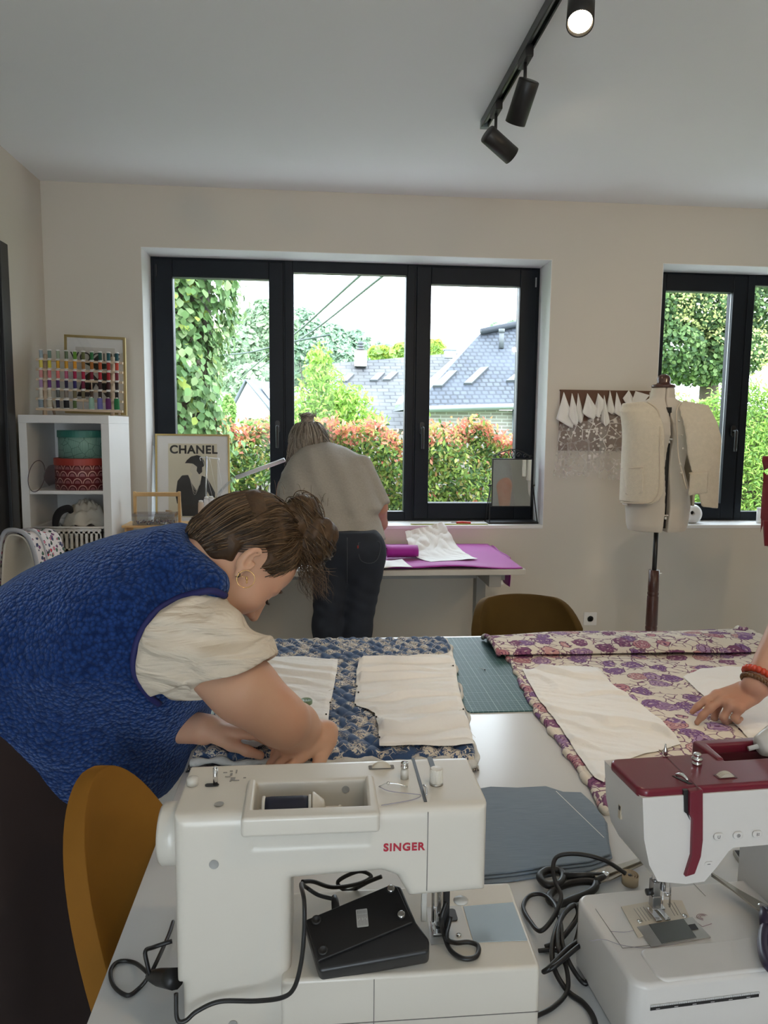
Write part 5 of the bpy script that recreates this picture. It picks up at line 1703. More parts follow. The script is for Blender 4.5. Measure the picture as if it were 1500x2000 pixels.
M_OLIVE = velvet('olive brown velvet', (0.10, 0.058, 0.012), (0.065, 0.036, 0.009))
M_MUSTARD = velvet('mustard velvet', (0.26, 0.115, 0.014), (0.19, 0.080, 0.010))
cc = P(1034, 1200, Y=2.86)
shell_chair('velvet_chair', 'olive-brown velvet chair tucked behind the far edge of the big table', Matrix.Translation((cc.x - 0.045, 2.60, 0)) @ Matrix.Rotation(PI, 4, 'Z'), M_OLIVE, back_h=P(1034, 1163, Y=2.88).z, wrap=1.15, side_h=0.66, top_flat=0.55, w=0.222)

# chair with a flowered quilted jacket over its back, by the black door frame
def floral_mat(name, base, cols, scale, edge):
    """small printed flowers: cells of several colours with dark outlines on a pale ground"""
    t = NT(name)
    co = t.co('Object')
    wob = t.n('VectorMath', operation='ADD')
    nz = t.n('TexNoise'); nz.inputs['Scale'].default_value = scale * 1.2; t.l(co, nz.inputs[0])
    sc = t.n('VectorMath', operation='SCALE'); sc.inputs['Scale'].default_value = 0.6 / scale
    t.l(nz.outputs[1], sc.inputs[0]); t.l(co, wob.inputs[0]); t.l(sc.outputs[0], wob.inputs[1])
    v = t.n('TexVoronoi'); v.inputs['Scale'].default_value = scale; t.l(wob.outputs[0], v.inputs['Vector'])
    hue = t.sepxyz(v.outputs['Color'])[0]
    flower = t.ramp(hue, [(i / len(cols), c) for i, c in enumerate(cols)], 'CONSTANT')
    d = v.outputs['Distance']
    c = t.mix(t.ramp(d, [(0.36, (1, 1, 1)), (0.40, (0, 0, 0))]), base, flower)
    c = t.mix(t.ramp(d, [(0.33, (0, 0, 0)), (0.35, (1, 1, 1)), (0.41, (1, 1, 1)), (0.43, (0, 0, 0))]), c, edge)
    t.set(color=c, rough=0.85)
    t.bump(t.noise(co, 60, 2), 0.4, 0.004)
    return t.mat


M_FLOW = floral_mat('flowered quilt', S(214, 204, 200), [S(190, 50, 70), S(60, 95, 75), S(205, 110, 130), S(55, 60, 95), S(120, 60, 110), S(40, 60, 50)], 48, S(60, 50, 60))
M_LINING = mat('cream lining', (0.64, 0.58, 0.48), 0.9, bump=0.2, bscale=120, bdist=0.002)
M_GREYB = mat('silver grey binding', (0.42, 0.42, 0.44), 0.6)
jY = 3.30
j0, j1, jt = P(2, 1140, Y=jY), P(98, 1060, Y=jY), P(60, 1021, Y=jY)
jt_ = thing('flowered_jacket', 'flowered quilted jacket with grey binding draped over a chair back by the door', 'jacket', (jt.x, jY, jt.z))
def jk(off, zz_off):
    def f(u, v):
        a = PI * (0.02 + 0.96 * u)
        w = 0.098 + off; h = 0.13 + off
        x = jt.x - 0.025 - w * math.cos(a) * (1.0 + 0.0 * v)
        z = jt.z - 0.15 + h * math.sin(a) ** 0.75 - (0.30 * (abs(math.cos(a)) ** 5))
        return Vector((x + 0.05 * v, jY - 0.10 + 0.20 * v + 0.01 * math.sin(9 * u), z + zz_off + 0.008 * math.sin(11 * v + 5 * u) - 0.03 * v))
    return f
MB().grid(jk(0.0, 0), 36, 24).build('outer_cloth', M_FLOW, jt_, solid=0.012)
MB().grid(jk(-0.018, -0.002), 30, 20).build('lining', M_LINING, jt_, solid=0.006)
fj = jk(0.0, 0)
m = MB(); m.tube([fj(k / 30, 0.0) + Vector((0, -0.004, 0)) for k in range(31)], 0.0095, 8); m.build('binding', M_GREYB, jt_)
fj2 = jk(0.004, 0.004)
m = MB(); m.tube([fj2(k / 30, 0.30) for k in range(2, 29)], 0.007, 8); m.build('binding', M_GREYB, jt_)
M3 = Matrix.Translation((jt.x + 0.04, jY + 0.06, 0)) @ Matrix.Rotation(-PI / 2, 4, 'Z')
ch3 = thing('bentwood_chair', 'chair by the black door whose back is covered by the flowered jacket', 'chair', M3.translation)
m = MB(); m.cbox((0, -0.0, 0.46), (0.38, 0.38, 0.03), M3); m.build('seat', M_PINE, ch3, bevel=0.01)
m = MB(); m.cbox((0, 0.01, jt.z - 0.13), (0.15, 0.022, 0.10), M3); m.build('backrest', M_LINING, ch3, bevel=0.008)
for sx in (-1, 1):
    m = MB(); m.tube([M3 @ Vector((sx * 0.065, 0.01, jt.z - 0.11)), M3 @ Vector((sx * 0.15, 0.16, 0.46)), M3 @ Vector((sx * 0.16, 0.18, 0))], 0.013, 8); m.build('rear_post', M_PINE, ch3)
    m = MB(); m.tube([M3 @ Vector((sx * 0.16, -0.16, 0.45)), M3 @ Vector((sx * 0.17, -0.18, 0))], 0.013, 8); m.build('leg', M_PINE, ch3)
# ================================================================== people
def ray_hit(fn, px, py, Y0, Y1, n=500):
    """first spot along a line of sight that lies inside fn"""
    a, b = P(px, py, Y=Y0), P(px, py, Y=Y1)
    ts = np.linspace(0, 1, n)[:, None].astype(np.float32)
    pts = np.array(a, np.float32) * (1 - ts) + np.array(b, np.float32) * ts
    d = fn(pts)
    i = np.argmax(d < 0) if (d < 0).any() else int(np.argmin(d))
    return Vector([float(x) for x in pts[i]])


def join_meshes(name, meshes, mats, parent):
    """(V, Q) arrays joined into one mesh object"""
    n = 0; vs, qs = [], []
    for V, Q in meshes:
        vs.append(V); qs.append(Q + n); n += len(V)
    V, Q = np.concatenate(vs), np.concatenate(qs)
    me = bpy.data.meshes.new(name)
    me.vertices.add(len(V)); me.vertices.foreach_set('co', V.astype(np.float32).ravel())
    me.loops.add(Q.size); me.loops.foreach_set('vertex_index', Q.astype(np.int32).ravel())
    me.polygons.add(len(Q)); me.polygons.foreach_set('loop_start', np.arange(0, Q.size, 4, dtype=np.int32))
    me.update(calc_edges=True); me.validate()
    me.polygons.foreach_set('use_smooth', [True] * len(me.polygons))
    for m_ in mats: me.materials.append(m_)
    o = link_mesh(name, me, parent)
    md = o.modifiers.new('smooth', 'SMOOTH'); md.iterations = 2; md.factor = 0.5
    return o


def skin_mat(name, c, red):
    t = NT(name)
    co = t.co()
    a = t.mix(t.ramp(t.noise(co, 9, 4), [(0.35, (0, 0, 0)), (0.7, (1, 1, 1))]), c, red)
    t.set(color=a, rough=0.5, spec=0.35, sss=0.12)
    t.b.inputs['Subsurface Radius'].default_value = (1.0, 0.35, 0.2); t.b.inputs['Subsurface Scale'].default_value = 0.006
    t.bump(t.noise(co, 420, 3), 0.12, 0.0005)
    return t.mat


M_SKIN = skin_mat('warm fair skin', (0.60, 0.36, 0.245), (0.58, 0.31, 0.205))
M_SKIN2 = skin_mat('ruddy skin', (0.50, 0.27, 0.185), (0.46, 0.20, 0.14))
M_SKIN3 = skin_mat('tanned older skin', (0.50, 0.30, 0.22), (0.46, 0.23, 0.16))


def strand_mat(name):
    t = NT(name)
    a = t.n('Attribute', attribute_name='tint').outputs['Color']
    t.set(color=a, rough=0.42, spec=0.45)
    return t.mat


M_HAIR = strand_mat('hair strands')


def strands(name, curves, r, cols, parent, seg=4, sub=4):
    """many thin tubes in one mesh, each with its own colour; curves: lists of points"""
    m = MB(); tint = []
    for k, pts in enumerate(curves):
        n0 = len(m.v)
        rr = r * R.uniform(0.7, 1.2)
        m.tube(pts, [rr] * (len(pts) - 1) + [rr * 0.3], seg, n=sub, cap=False)
        c = cols[k % len(cols)]; j = R.uniform(0.75, 1.3)
        tint += [(c[0] * j, c[1] * j, c[2] * j, 1)] * (len(m.v) - n0)
    m.cols = tint
    return m.build(name, M_HAIR, parent)


def hair_mat(name, c1, c2, scale=90):
    t = NT(name)
    co = t.co('Object')
    n1 = t.noise(co, 18, 3); n2 = t.noise(t.co('Object', scale=(1, 1, 1)), scale, 4, 0.6)
    t.set(color=t.mix(t.math('MULTIPLY', n1, n2), c1, tuple(min(1, 2.2 * x) for x in c2)), rough=0.5, spec=0.3)
    t.bump(n2, 0.5, 0.003)
    return t.mat


def hand_cones(M, side, curls, spread=0.16, thumb=(0.9, 0.35, 0.25), s=1.0):
    """tapered capsules of a hand; local x: across (thumb at side*x), y: fingers, z: back of the hand.
    curls: per finger (knuckle, middle, end) bends in radians"""
    out = []
    def T(v): return tuple(M @ (Vector(v) * s))
    for k, (x, y0, l, r) in enumerate(((0.030, 0.045, 0.072, 0.0088), (0.010, 0.050, 0.080, 0.0090), (-0.011, 0.046, 0.074, 0.0086), (-0.030, 0.038, 0.058, 0.0076))):
        x *= side
        p = Vector((x, y0, 0)); ang = 0.0; sp = side * (1.5 - k) * spread * 0.5
        out.append((T((x * 0.6, -0.03, -0.002)), T(p), 0.0135 * s, 0.0105 * s))
        for ln, cv, rr in zip((0.45, 0.30, 0.25), curls[k], (1.0, 0.92, 0.80)):
            ang += cv
            d = Vector((math.sin(sp) * math.cos(ang), math.cos(sp) * math.cos(ang), -math.sin(ang))) * l * ln
            out.append((T(p), T(p + d), r * rr * 1.05 * s, r * rr * 0.92 * s)); p = p + d
    a, dn, bend = thumb
    p = Vector((side * 0.022, -0.025, -0.008))
    for ln, rr, turn in ((0.042, 0.0135, 0), (0.033, 0.0108, bend), (0.027, 0.0095, bend)):
        a2 = a - turn
        d = Vector((side * math.sin(a2), math.cos(a2), -dn)).normalized() * ln
        out.append((T(p), T(p + d), rr * 1.05 * s, rr * 0.9 * s)); p = p + d; a = a2
    out.append((T((side * 0.015, -0.02, -0.004)), T((side * 0.018, 0.02, -0.003)), 0.016 * s, 0.013 * s))
    out.append((T((-side * 0.015, -0.02, -0.004)), T((-side * 0.02, 0.02, -0.003)), 0.016 * s, 0.012 * s))
    return out


def cones_fn(cones, k=0.008):
    def f(p):
        d = None
        for a, b, ra, rb in cones:
            e = sd_cone(p, a, b, ra, rb)
            d = e if d is None else smin(d, e, k)
        return d
    return f


def bounds(cones, pad=0.02):
    pts = np.array([c[i] for c in cones for i in (0, 1)]); r = max(max(c[2], c[3]) for c in cones)
    return pts.min(0) - r - pad, pts.max(0) + r + pad


def basis(loc, y, z):
    """frame whose y points along the fingers and z out of the back of the hand"""
    y = Vector(y).normalized(); z = Vector(z); x = y.cross(z).normalized(); z = x.cross(y)
    return Matrix(((x.x, y.x, z.x, loc[0]), (x.y, y.y, z.y, loc[1]), (x.z, y.z, z.z, loc[2]), (0, 0, 0, 1)))


def nails(name, tips, M_n, parent):
    m = MB()
    for M in tips: m.ball((0, 0, 0), (0.0048, 0.0062, 0.0015), 10, 6, M)
    return m.build(name, M_n, parent)


# ------------------------------------------------------------------ the woman in the blue fleece waistcoat
w1_ = thing('person', 'woman in a blue fleece waistcoat and cream shirt bending over the quilted fabric', 'person', (-0.66, 1.52, 0))
TY = 1.52
vest_px = [(-160, 1270), (-60, 1185), (0, 1146), (45, 1116), (105, 1087), (170, 1060), (240, 1040), (300, 1029), (345, 1021), (372, 1026), (384, 1044), (388, 1083), (405, 1115), (432, 1142), (446, 1170), (452, 1260),
           (424, 1345), (412, 1395), (396, 1450), (366, 1508), (335, 1552), (285, 1590), (210, 1612), (140, 1610), (105, 1601), (60, 1570), (0, 1534), (-120, 1480), (-200, 1400)]
vp_ = [(P(*q, Y=TY).x, P(*q, Y=TY).z) for q in vest_px]


def vest_fn(p):
    e = sd_poly(p[:, [0, 2]], vp_)
    dd = np.clip(-e / 0.21, 0, 1)
    T_ = 0.205 * np.sqrt(np.maximum(1 - (1 - dd) ** 2.4, 0)) + 0.004
    fold = 0.007 * np.sin(p[:, 0] * 17 + p[:, 2] * 25 + 2.0) * np.clip((1.0 - p[:, 2]) * 6, 0, 1) + 0.006 * np.sin(p[:, 0] * 33 - p[:, 2] * 9)
    d = np.maximum(np.abs(p[:, 1] - TY - 0.07 * np.clip((0.98 - p[:, 2]) / 0.2, 0, 1)) - T_ - fold, e * 0.9)
    d = smin(d, sd_cone(p, P(318, 1090, Y=1.45), P(412, 1142, Y=1.385), 0.060, 0.036), 0.04)
    # the pulled crease from the armhole to the front hem
    return d.astype(np.float32)


def fleece_mat():
    t = NT('blue sherpa fleece')
    co = t.co('Object')
    wob = t.n('VectorMath', operation='ADD'); sc = t.n('VectorMath', operation='SCALE'); sc.inputs['Scale'].default_value = 0.008
    nz = t.n('TexNoise'); nz.inputs['Scale'].default_value = 60; t.l(co, nz.inputs[0]); t.l(nz.outputs[1], sc.inputs[0]); t.l(co, wob.inputs[0]); t.l(sc.outputs[0], wob.inputs[1])
    v = t.vor(wob.outputs[0], 135, 'F1')
    n2 = t.noise(co, 320, 3, 0.6)
    c = t.mix(t.ramp(v, [(0.1, (1, 1, 1)), (0.75, (0, 0, 0))]), (0.0035, 0.015, 0.078), (0.015, 0.052, 0.210))  # shade between the curls put into the colour, darker in the troughs
    t.set(color=c, rough=0.95, sheen=0.55, srough=0.5, spec=0.1)
    t.b.inputs['Sheen Tint'].default_value = (0.35, 0.5, 0.9, 1)
    h = t.math('ADD', t.math('MULTIPLY', v, -1.0), t.math('MULTIPLY', n2, 0.35))
    t.bump(h, 0.75, 0.007)
    return t.mat


M_FLEECE = fleece_mat()
sdf_obj('fleece_waistcoat', vest_fn, (-1.0, TY - 0.25, 0.66), (-0.08, TY + 0.25, 1.30), 0.008, M_FLEECE, w1_, 3)
arm_px = [(441, 1163), (420, 1154), (395, 1155), (350, 1167), (310, 1190), (285, 1220), (268, 1255), (262, 1290), (267, 1320), (280, 1342), (295, 1360), (312, 1374)]
m = MB(); m.tube([ray_hit(vest_fn, *q, 1.0, 1.6) + Vector((0, -0.004, 0)) for q in arm_px], 0.0065, 8, n=4)
m.build('armhole_binding', mat('navy binding', (0.012, 0.014, 0.10), 0.7), w1_)
hem_px = [(0, 1535), (60, 1571), (105, 1602), (140, 1610), (210, 1612)]

# shirt sleeve
Sh, Cu = P(358, 1250, Y=1.37), P(457, 1306, Y=1.30)
ax_ = (Cu - Sh).normalized()
sd_dir = P(440, 1235, Y=1.36)


cutn = np.array((CAX * 0.34 - CAY * 0.92 - CAF * 0.10).normalized(), np.float32)
cutx = np.array(CAX, np.float32) - cutn * float(np.array(CAX, np.float32) @ cutn); cutx /= np.linalg.norm(cutx)
cuty = np.cross(cutn, cutx)
arm_pts = np.array([tuple(ray_hit(vest_fn, *q, 1.0, 1.6)) for q in arm_px], np.float32)
arm_c = arm_pts.mean(0)
arm_poly = [(float(a[0]) + 0.004, float(a[2])) for a in arm_pts] + [(0.12, float(arm_pts[-1][2]) - 0.12), (0.12, float(arm_pts[0][2]) + 0.03)]


def sleeve_fn(p):
    d = sd_cone(p, Sh, Cu, 0.094, 0.069)
    d = smin(d, sd_cone(p, P(400, 1212, Y=1.40), P(476, 1268, Y=1.31), 0.050, 0.036), 0.05)
    d = smin(d, sd_cone(p, P(315, 1320, Y=1.34), P(375, 1345, Y=1.29), 0.045, 0.03), 0.04)
    h = (p - np.array(Sh, np.float32)) @ np.array(ax_, np.float32)
    L = (Cu - Sh).length
    q = p - np.array(Sh, np.float32) - h[:, None] * np.array(ax_, np.float32)
    fold = 0.0085 * np.sin(q[:, 2] * 62 - h * 30 + 2.2 * np.sin(q[:, 0] * 33 + q[:, 2] * 20)) * np.clip((h + 0.02) * 9, 0, 1) + 0.003 * np.sin(q[:, 2] * 60 - h * 75)
    d = d + fold
    hc_ = (p - np.array(Cu, np.float32)) @ cutn
    qc_ = p - np.array(Cu, np.float32) - hc_[:, None] * cutn
    rc = np.sqrt((qc_ @ cutx / 0.068) ** 2 + (qc_ @ cuty / 0.060) ** 2)
    wv = 0.004 * np.sin(np.arctan2(qc_ @ cuty, qc_ @ cutx) * 3 + 1.0)
    cuff = np.maximum(np.abs((rc - 1.09) * 0.062) - 0.0055, np.abs(hc_ + 0.012 + wv) - 0.016) - 0.002
    body = np.maximum(d, hc_ + 0.004)
    inner = np.maximum((rc - 0.92) * 0.062, -(hc_ + 0.026))
    e = np.maximum(smin(body, cuff, 0.008), -inner)
    lip = sd_cone(p, P(338, 1342, Y=1.335), P(408, 1348, Y=1.305), 0.020, 0.013)
    e = smin(e, lip + fold, 0.012)
    return smax(e, sd_poly(p[:, [0, 2]], arm_poly), 0.006)


def shirt_mat():
    t = NT('cream cotton shirt')
    co = t.co('Object', rot=(0, 0.62, 0.2), scale=(5, 9, 22))
    t.set(color=t.mix(t.noise(t.co(), 40, 3), (0.66, 0.58, 0.47), (0.71, 0.63, 0.52)), rough=0.85)
    t.bump(t.math('ADD', t.noise(co, 1.6, 3, 0.5, 0.8), t.math('MULTIPLY', t.noise(t.co(), 700, 2), 0.02)), 1.0, 0.020)
    return t.mat


M_SHIRT = shirt_mat()
lo, hi = np.minimum(np.array(Sh), np.array(Cu)) - 0.13, np.maximum(np.array(Sh), np.array(Cu)) + 0.13
sdf_obj('shirt_sleeve', sleeve_fn, lo, hi, 0.0042, M_SHIRT, w1_, 2)
# far sleeve, mostly hidden behind the body
def sleeve2(p): return sd_cone(p, P(350, 1240, Y=1.68), P(420, 1330, Y=1.70), 0.085, 0.07)
sdf_obj('shirt_sleeve', sleeve2, (-0.5, 1.5, 0.85), (0.05, 1.85, 1.25), 0.009, M_SHIRT, w1_, 2)

# head, neck, arms, hands: the body
E_ = P(487, 1103, Y=1.425)
iv_ = lambda x, y, d: (CAX * x - CAY * y + CAF * d)
hf, hu = iv_(0.43, 0.83, 0.34).normalized(), iv_(0.75, -0.55, 0.37)
hr = hf.cross(hu).normalized(); hu = hr.cross(hf).normalized()
HS = 1.07
O_ = E_ - hr * 0.072 * HS
HM = Matrix(((hr.x, hf.x, hu.x, O_.x), (hr.y, hf.y, hu.y, O_.y), (hr.z, hf.z, hu.z, O_.z), (0, 0, 0, 1))) @ Matrix.Scale(HS, 4)


def face_fn(q):
    """head in its own frame: x to its right, y forward, z up, origin between the ear canals"""
    d = sd_ell(q, (0, -0.008, 0.045), (0.073, 0.094, 0.080))
    d = smin(d, sd_ell(q, (0, 0.048, -0.015), (0.058, 0.050, 0.080)), 0.03)
    d = smin(d, sd_ell(q, (0, 0.058, 0.050), (0.054, 0.034, 0.042)), 0.025)
    for s in (-1, 1):
        d = smin(d, sd_cone(q, (s * 0.052, 0.004, -0.045), (s * 0.018, 0.076, -0.098), 0.016, 0.013), 0.03)
        d = smin(d, sd_ell(q, (s * 0.036, 0.066, -0.022), (0.024, 0.022, 0.024)), 0.025)
    d = smin(d, sd_ell(q, (0, 0.080, -0.100), (0.020, 0.016, 0.017)), 0.022)
    for s in (-1, 1):
        d = smax(d, -(sd_ell(q, (s * 0.031, 0.106, 0.008), (0.017, 0.014, 0.011))), 0.014)
        d = smin(d, sd_ell(q, (s * 0.031, 0.080, 0.006), (0.0135, 0.0125, 0.0125)), 0.004)
        d = smin(d, sd_cone(q, (s * 0.014, 0.094, 0.024), (s * 0.044, 0.080, 0.025), 0.006, 0.006), 0.012)
    d = smin(d, sd_cone(q, (0, 0.093, 0.014), (0, 0.116, -0.030), 0.0075, 0.0098), 0.014)
    for s in (-1, 1):
        d = smin(d, sd_ell(q, (s * 0.0115, 0.103, -0.035), (0.0078, 0.010, 0.0075)), 0.007)
        d = smax(d, -(sd_ell(q, (s * 0.0075, 0.110, -0.0425), (0.0038, 0.0055, 0.005))), 0.003)
    d = smin(d, sd_ell(q, (0, 0.096, -0.060), (0.021, 0.009, 0.0058)), 0.006)
    d = smin(d, sd_ell(q, (0, 0.094, -0.071), (0.018, 0.009, 0.0065)), 0.006)
    d = smax(d, -sd_ell(q, (0, 0.107, -0.0655), (0.022, 0.008, 0.0016)), 0.003)
    for s in (-1, 1):                                           # ears: rim, bowl, lobe
        c = np.array((s * 0.076, -0.010, 0.004), np.float32)
        ro = rotcols((0.25 * s, 0.05, 1), (s * 0.9, 0.5, 0))
        e = sd_ell(q, c, (0.0285, 0.0165, 0.0075), rotcols((s * 0.18, -0.18, 1), (s * 1, -0.45, 0.0)))
        e = smax(e, -sd_ell(q, c + np.array((s * 0.0075, 0.003, 0.004), np.float32), (0.0200, 0.0100, 0.0095), rotcols((s * 0.18, -0.18, 1), (s * 1, -0.45, 0.0))), 0.004)
        e = smin(e, sd_ell(q, (s * 0.0745, 0.001, -0.0255), (0.0045, 0.007, 0.009)), 0.006)
        e = smin(e, sd_cone(q, (s * 0.0745, 0.004, 0.004), (s * 0.076, 0.0035, -0.006), 0.004, 0.003), 0.004)
        d = smin(d, e, 0.004)
    return d


nk = P(352, 1128, Y=TY)
nb = HM @ Vector((0, -0.035, -0.035)); nc = HM @ Vector((0, 0.0, -0.055))


def head_fn(p):
    q = xform(p, HM) if False else (p - np.array(O_, np.float32)) @ np.array([[hr.x, hf.x, hu.x], [hr.y, hf.y, hu.y], [hr.z, hf.z, hu.z]], np.float32) / HS
    d = face_fn(q) * HS
    d = smin(d, sd_cone(p, nb, nk, 0.056, 0.062), 0.030)
    d = smin(d, sd_cone(p, nc, (nk.x + 0.02, nk.y, nk.z - 0.045), 0.040, 0.055), 0.03)
    return d


oc = np.array(O_)
head_mesh = sdf_mesh(head_fn, oc + np.array((-0.22, -0.15, -0.16)), oc + np.array((0.17, 0.17, 0.17)), 0.0027)
# right arm (nearer the camera)
elb, wri = P(551, 1407, Y=1.29), P(602, 1436, Y=1.45)
arm = [(tuple(P(395, 1285, Y=1.33)), tuple(P(478, 1347, Y=1.295)), 0.055, 0.050), (tuple(P(478, 1347, Y=1.295)), tuple(elb), 0.050, 0.037), (tuple(elb), tuple(elb.lerp(wri, 0.45)), 0.037, 0.0365), (tuple(elb.lerp(wri, 0.45)), tuple(wri), 0.0365, 0.028)]
a_lo, a_hi = bounds(arm)
FZ = 0.782                                        # top of the quilted fabric
tipR = P(572, 1472, Z=FZ + 0.008)
hM1 = basis(P(612, 1443, Z=FZ + 0.047), Vector((-0.80, -0.42, -0.22)), Vector((0.1, -0.25, 0.95)))
hc1 = hand_cones(hM1, -1, [(0.15, 0.35, 0.3), (0.2, 0.4, 0.3), (0.25, 0.45, 0.3), (0.3, 0.5, 0.3)], thumb=(0.5, 0.3, 0.1), s=0.93)
hc1.append((tuple(wri), tuple(hM1 @ Vector((0, -0.03, 0))), 0.027, 0.023))
l_, h_ = bounds(hc1 + arm)
af_, hf1 = cones_fn(arm, 0.05), cones_fn(hc1)
arm_mesh = sdf_mesh(lambda p: smin(af_(p), hf1(p), 0.016), l_, h_, 0.0027)
# left arm comes from behind the waistcoat
lw_ = P(400, 1424, Z=FZ + 0.048)
lel = P(300, 1412, Y=lw_.y + 0.06)
hM2 = basis(P(442, 1422, Z=FZ + 0.046), Vector((1.0, 0.10, -0.10)), Vector((0.1, 0.06, 0.99)))
hc2 = hand_cones(hM2, 1, [(0.25, 0.35, 0.3), (0.30, 0.40, 0.3), (0.35, 0.45, 0.3), (0.4, 0.5, 0.35)], thumb=(0.36, 0.30, 0.16))
hc2 += [(tuple(lel), tuple(lw_), 0.040, 0.029), (tuple(lw_), tuple(hM2 @ Vector((0, -0.03, 0))), 0.029, 0.024)]
l_, h_ = bounds(hc2)
hand2 = sdf_mesh(cones_fn(hc2), l_, h_, 0.0023)
core = [(tuple(nk), (-0.74, TY, 0.93), 0.05, 0.10), ((-0.34, TY - 0.13, 1.10), (-0.34, TY + 0.13, 1.10), 0.05, 0.05)]
for s in (-1, 1):
    core += [((-0.76, TY + s * 0.09, 0.92), (-0.72, TY + s * 0.10, 0.48), 0.085, 0.055), ((-0.72, TY + s * 0.10, 0.48), (-0.78, TY + s * 0.10, 0.07), 0.05, 0.035), ((-0.78, TY + s * 0.10, 0.05), (-0.62, TY + s * 0.11, 0.04), 0.036, 0.03)]
core += [(tuple(P(350, 1240, Y=1.68)), tuple(P(330, 1380, Y=1.70)), 0.05, 0.042), (tuple(P(330, 1380, Y=1.70)), tuple(lel), 0.042, 0.04), (tuple(P(350, 1240, Y=1.38)), arm[0][0], 0.055, 0.055)]
l_, h_ = bounds(core)
core_mesh = sdf_mesh(cones_fn(core, 0.05), l_, h_, 0.016)
join_meshes('body', [head_mesh, arm_mesh, hand2, core_mesh], [M_SKIN], w1_)
# brows, lashes, lips
def hd(x, y, z): return HM @ Vector((x, y, z))
M_LASH = mat('dark lashes', (0.02, 0.012, 0.008), 0.6)
for s in (-1, 1):
    m = MB(); m.tube([hd(s * 0.017, 0.0995, 0.0305), hd(s * 0.030, 0.0975, 0.034), hd(s * 0.045, 0.087, 0.031)], [0.0018, 0.0022, 0.001], 6, n=3); m.build('eyebrow', mat('brown brow', (0.075, 0.042, 0.022), 0.8), w1_)
    m = MB()
    for k in range(9):
        a = k / 8; q = Vector((s * (0.021 + 0.021 * a), 0.0945 - 0.008 * a * a, 0.0015))
        m.tube([HM @ q, HM @ (q + Vector((s * 0.002, 0.006, -0.003))), HM @ (q + Vector((s * 0.004, 0.009, -0.001)))], [0.0006, 0.0005, 0.0002], 4)
    m.tube([hd(s * 0.020, 0.094, 0.002), hd(s * 0.031, 0.0945, -0.0005), hd(s * 0.043, 0.086, 0.001)], 0.0009, 5, n=3)
    m.build('eyelashes', M_LASH, w1_)

# hair
M_BROWNH = hair_mat('brown hair', (0.022, 0.012, 0.006), (0.085, 0.047, 0.022))
def hq(p): return (p - np.array(O_, np.float32)) @ np.array([[hr.x, hf.x, hu.x], [hr.y, hf.y, hu.y], [hr.z, hf.z, hu.z]], np.float32) / HS
bunc = np.array((0.004, 0.018, 0.158), np.float32)


def HL(y): return np.interp(y, [-0.10, -0.055, -0.025, 0.02, 0.08, 0.1], [-0.060, -0.056, -0.022, 0.000, 0.028, 0.045])
def hair_fn(p):
    q = hq(p)
    d = smin(sd_ell(q, (0, -0.010, 0.048), (0.0795, 0.1005, 0.086)), sd_ell(q, (0, -0.048, -0.008), (0.066, 0.060, 0.058)), 0.03)
    # hairline: above a plane sloping from the forehead to the nape, and clear of the ear
    line = -(q[:, 2] - HL(q[:, 1]) - 0.012 * np.sin(q[:, 1] * 40))
    d = smax(d, line * 0.8, 0.012)
    d = smax(d, -(sd_ell(q, (0.076, -0.008, 0.004), (0.03, 0.026, 0.036))), 0.008)
    for c, r in (((0.0, 0.012, 0.140), (0.042, 0.046, 0.040)), ((0.012, 0.045, 0.152), (0.044, 0.040, 0.034)), ((-0.006, 0.000, 0.165), (0.036, 0.034, 0.030)), ((0.02, 0.068, 0.138), (0.028, 0.030, 0.038)), ((0.018, 0.052, 0.178), (0.028, 0.028, 0.018))):
        d = smin(d, sd_ell(q, c, r), 0.012)
    tw = np.arctan2(q[:, 1] - 0.03, q[:, 0])
    groove = 0.0018 * np.sin(tw * 9 + q[:, 2] * 120)
    return d * HS + groove


sdf_obj('hair', hair_fn, oc + np.array((-0.16, -0.16, -0.12)), oc + np.array((0.26, 0.22, 0.26)), 0.0034, M_BROWNH, w1_, 2)
HC_ = [(0.036, 0.019, 0.009), (0.062, 0.034, 0.016), (0.10, 0.058, 0.028), (0.026, 0.014, 0.007), (0.15, 0.092, 0.048)]
cur = []
eR = np.array((0.081, 0.102, 0.0875)); eC = np.array((0, -0.010, 0.048))
def on_skull(v, lift=1.0):
    v = np.array(v) / eR; v = v / np.linalg.norm(v); return Vector(v * eR * lift + eC)
bun = Vector((0.0, 0.018, 0.128))
for k in range(820):
    a = R.uniform(0, 2 * PI)
    # a starting spot on the hairline ring
    y = -0.095 * math.cos(a) * 1.0; x = 0.081 * math.sin(a)
    z = float(HL(y)) - 0.048 + R.uniform(0.0, 0.045)
    st = on_skull((x, y, z + R.uniform(-0.006, 0.01)), 1.0)
    if x > 0.05 and abs(st.y + 0.008) < 0.024 and st.z < 0.035: continue
    en = Vector((bun.x + R.uniform(-0.026, 0.026), bun.y + R.uniform(-0.026, 0.026), 0.128))
    pts = []
    for t in (0, 0.2, 0.4, 0.6, 0.8, 1.0):
        q = st.lerp(en, t)
        v = on_skull(q - Vector(eC), 1.0 + 0.012 * R.random()) if t < 0.85 else en
        pts.append(HM @ v)
    cur.append(pts)
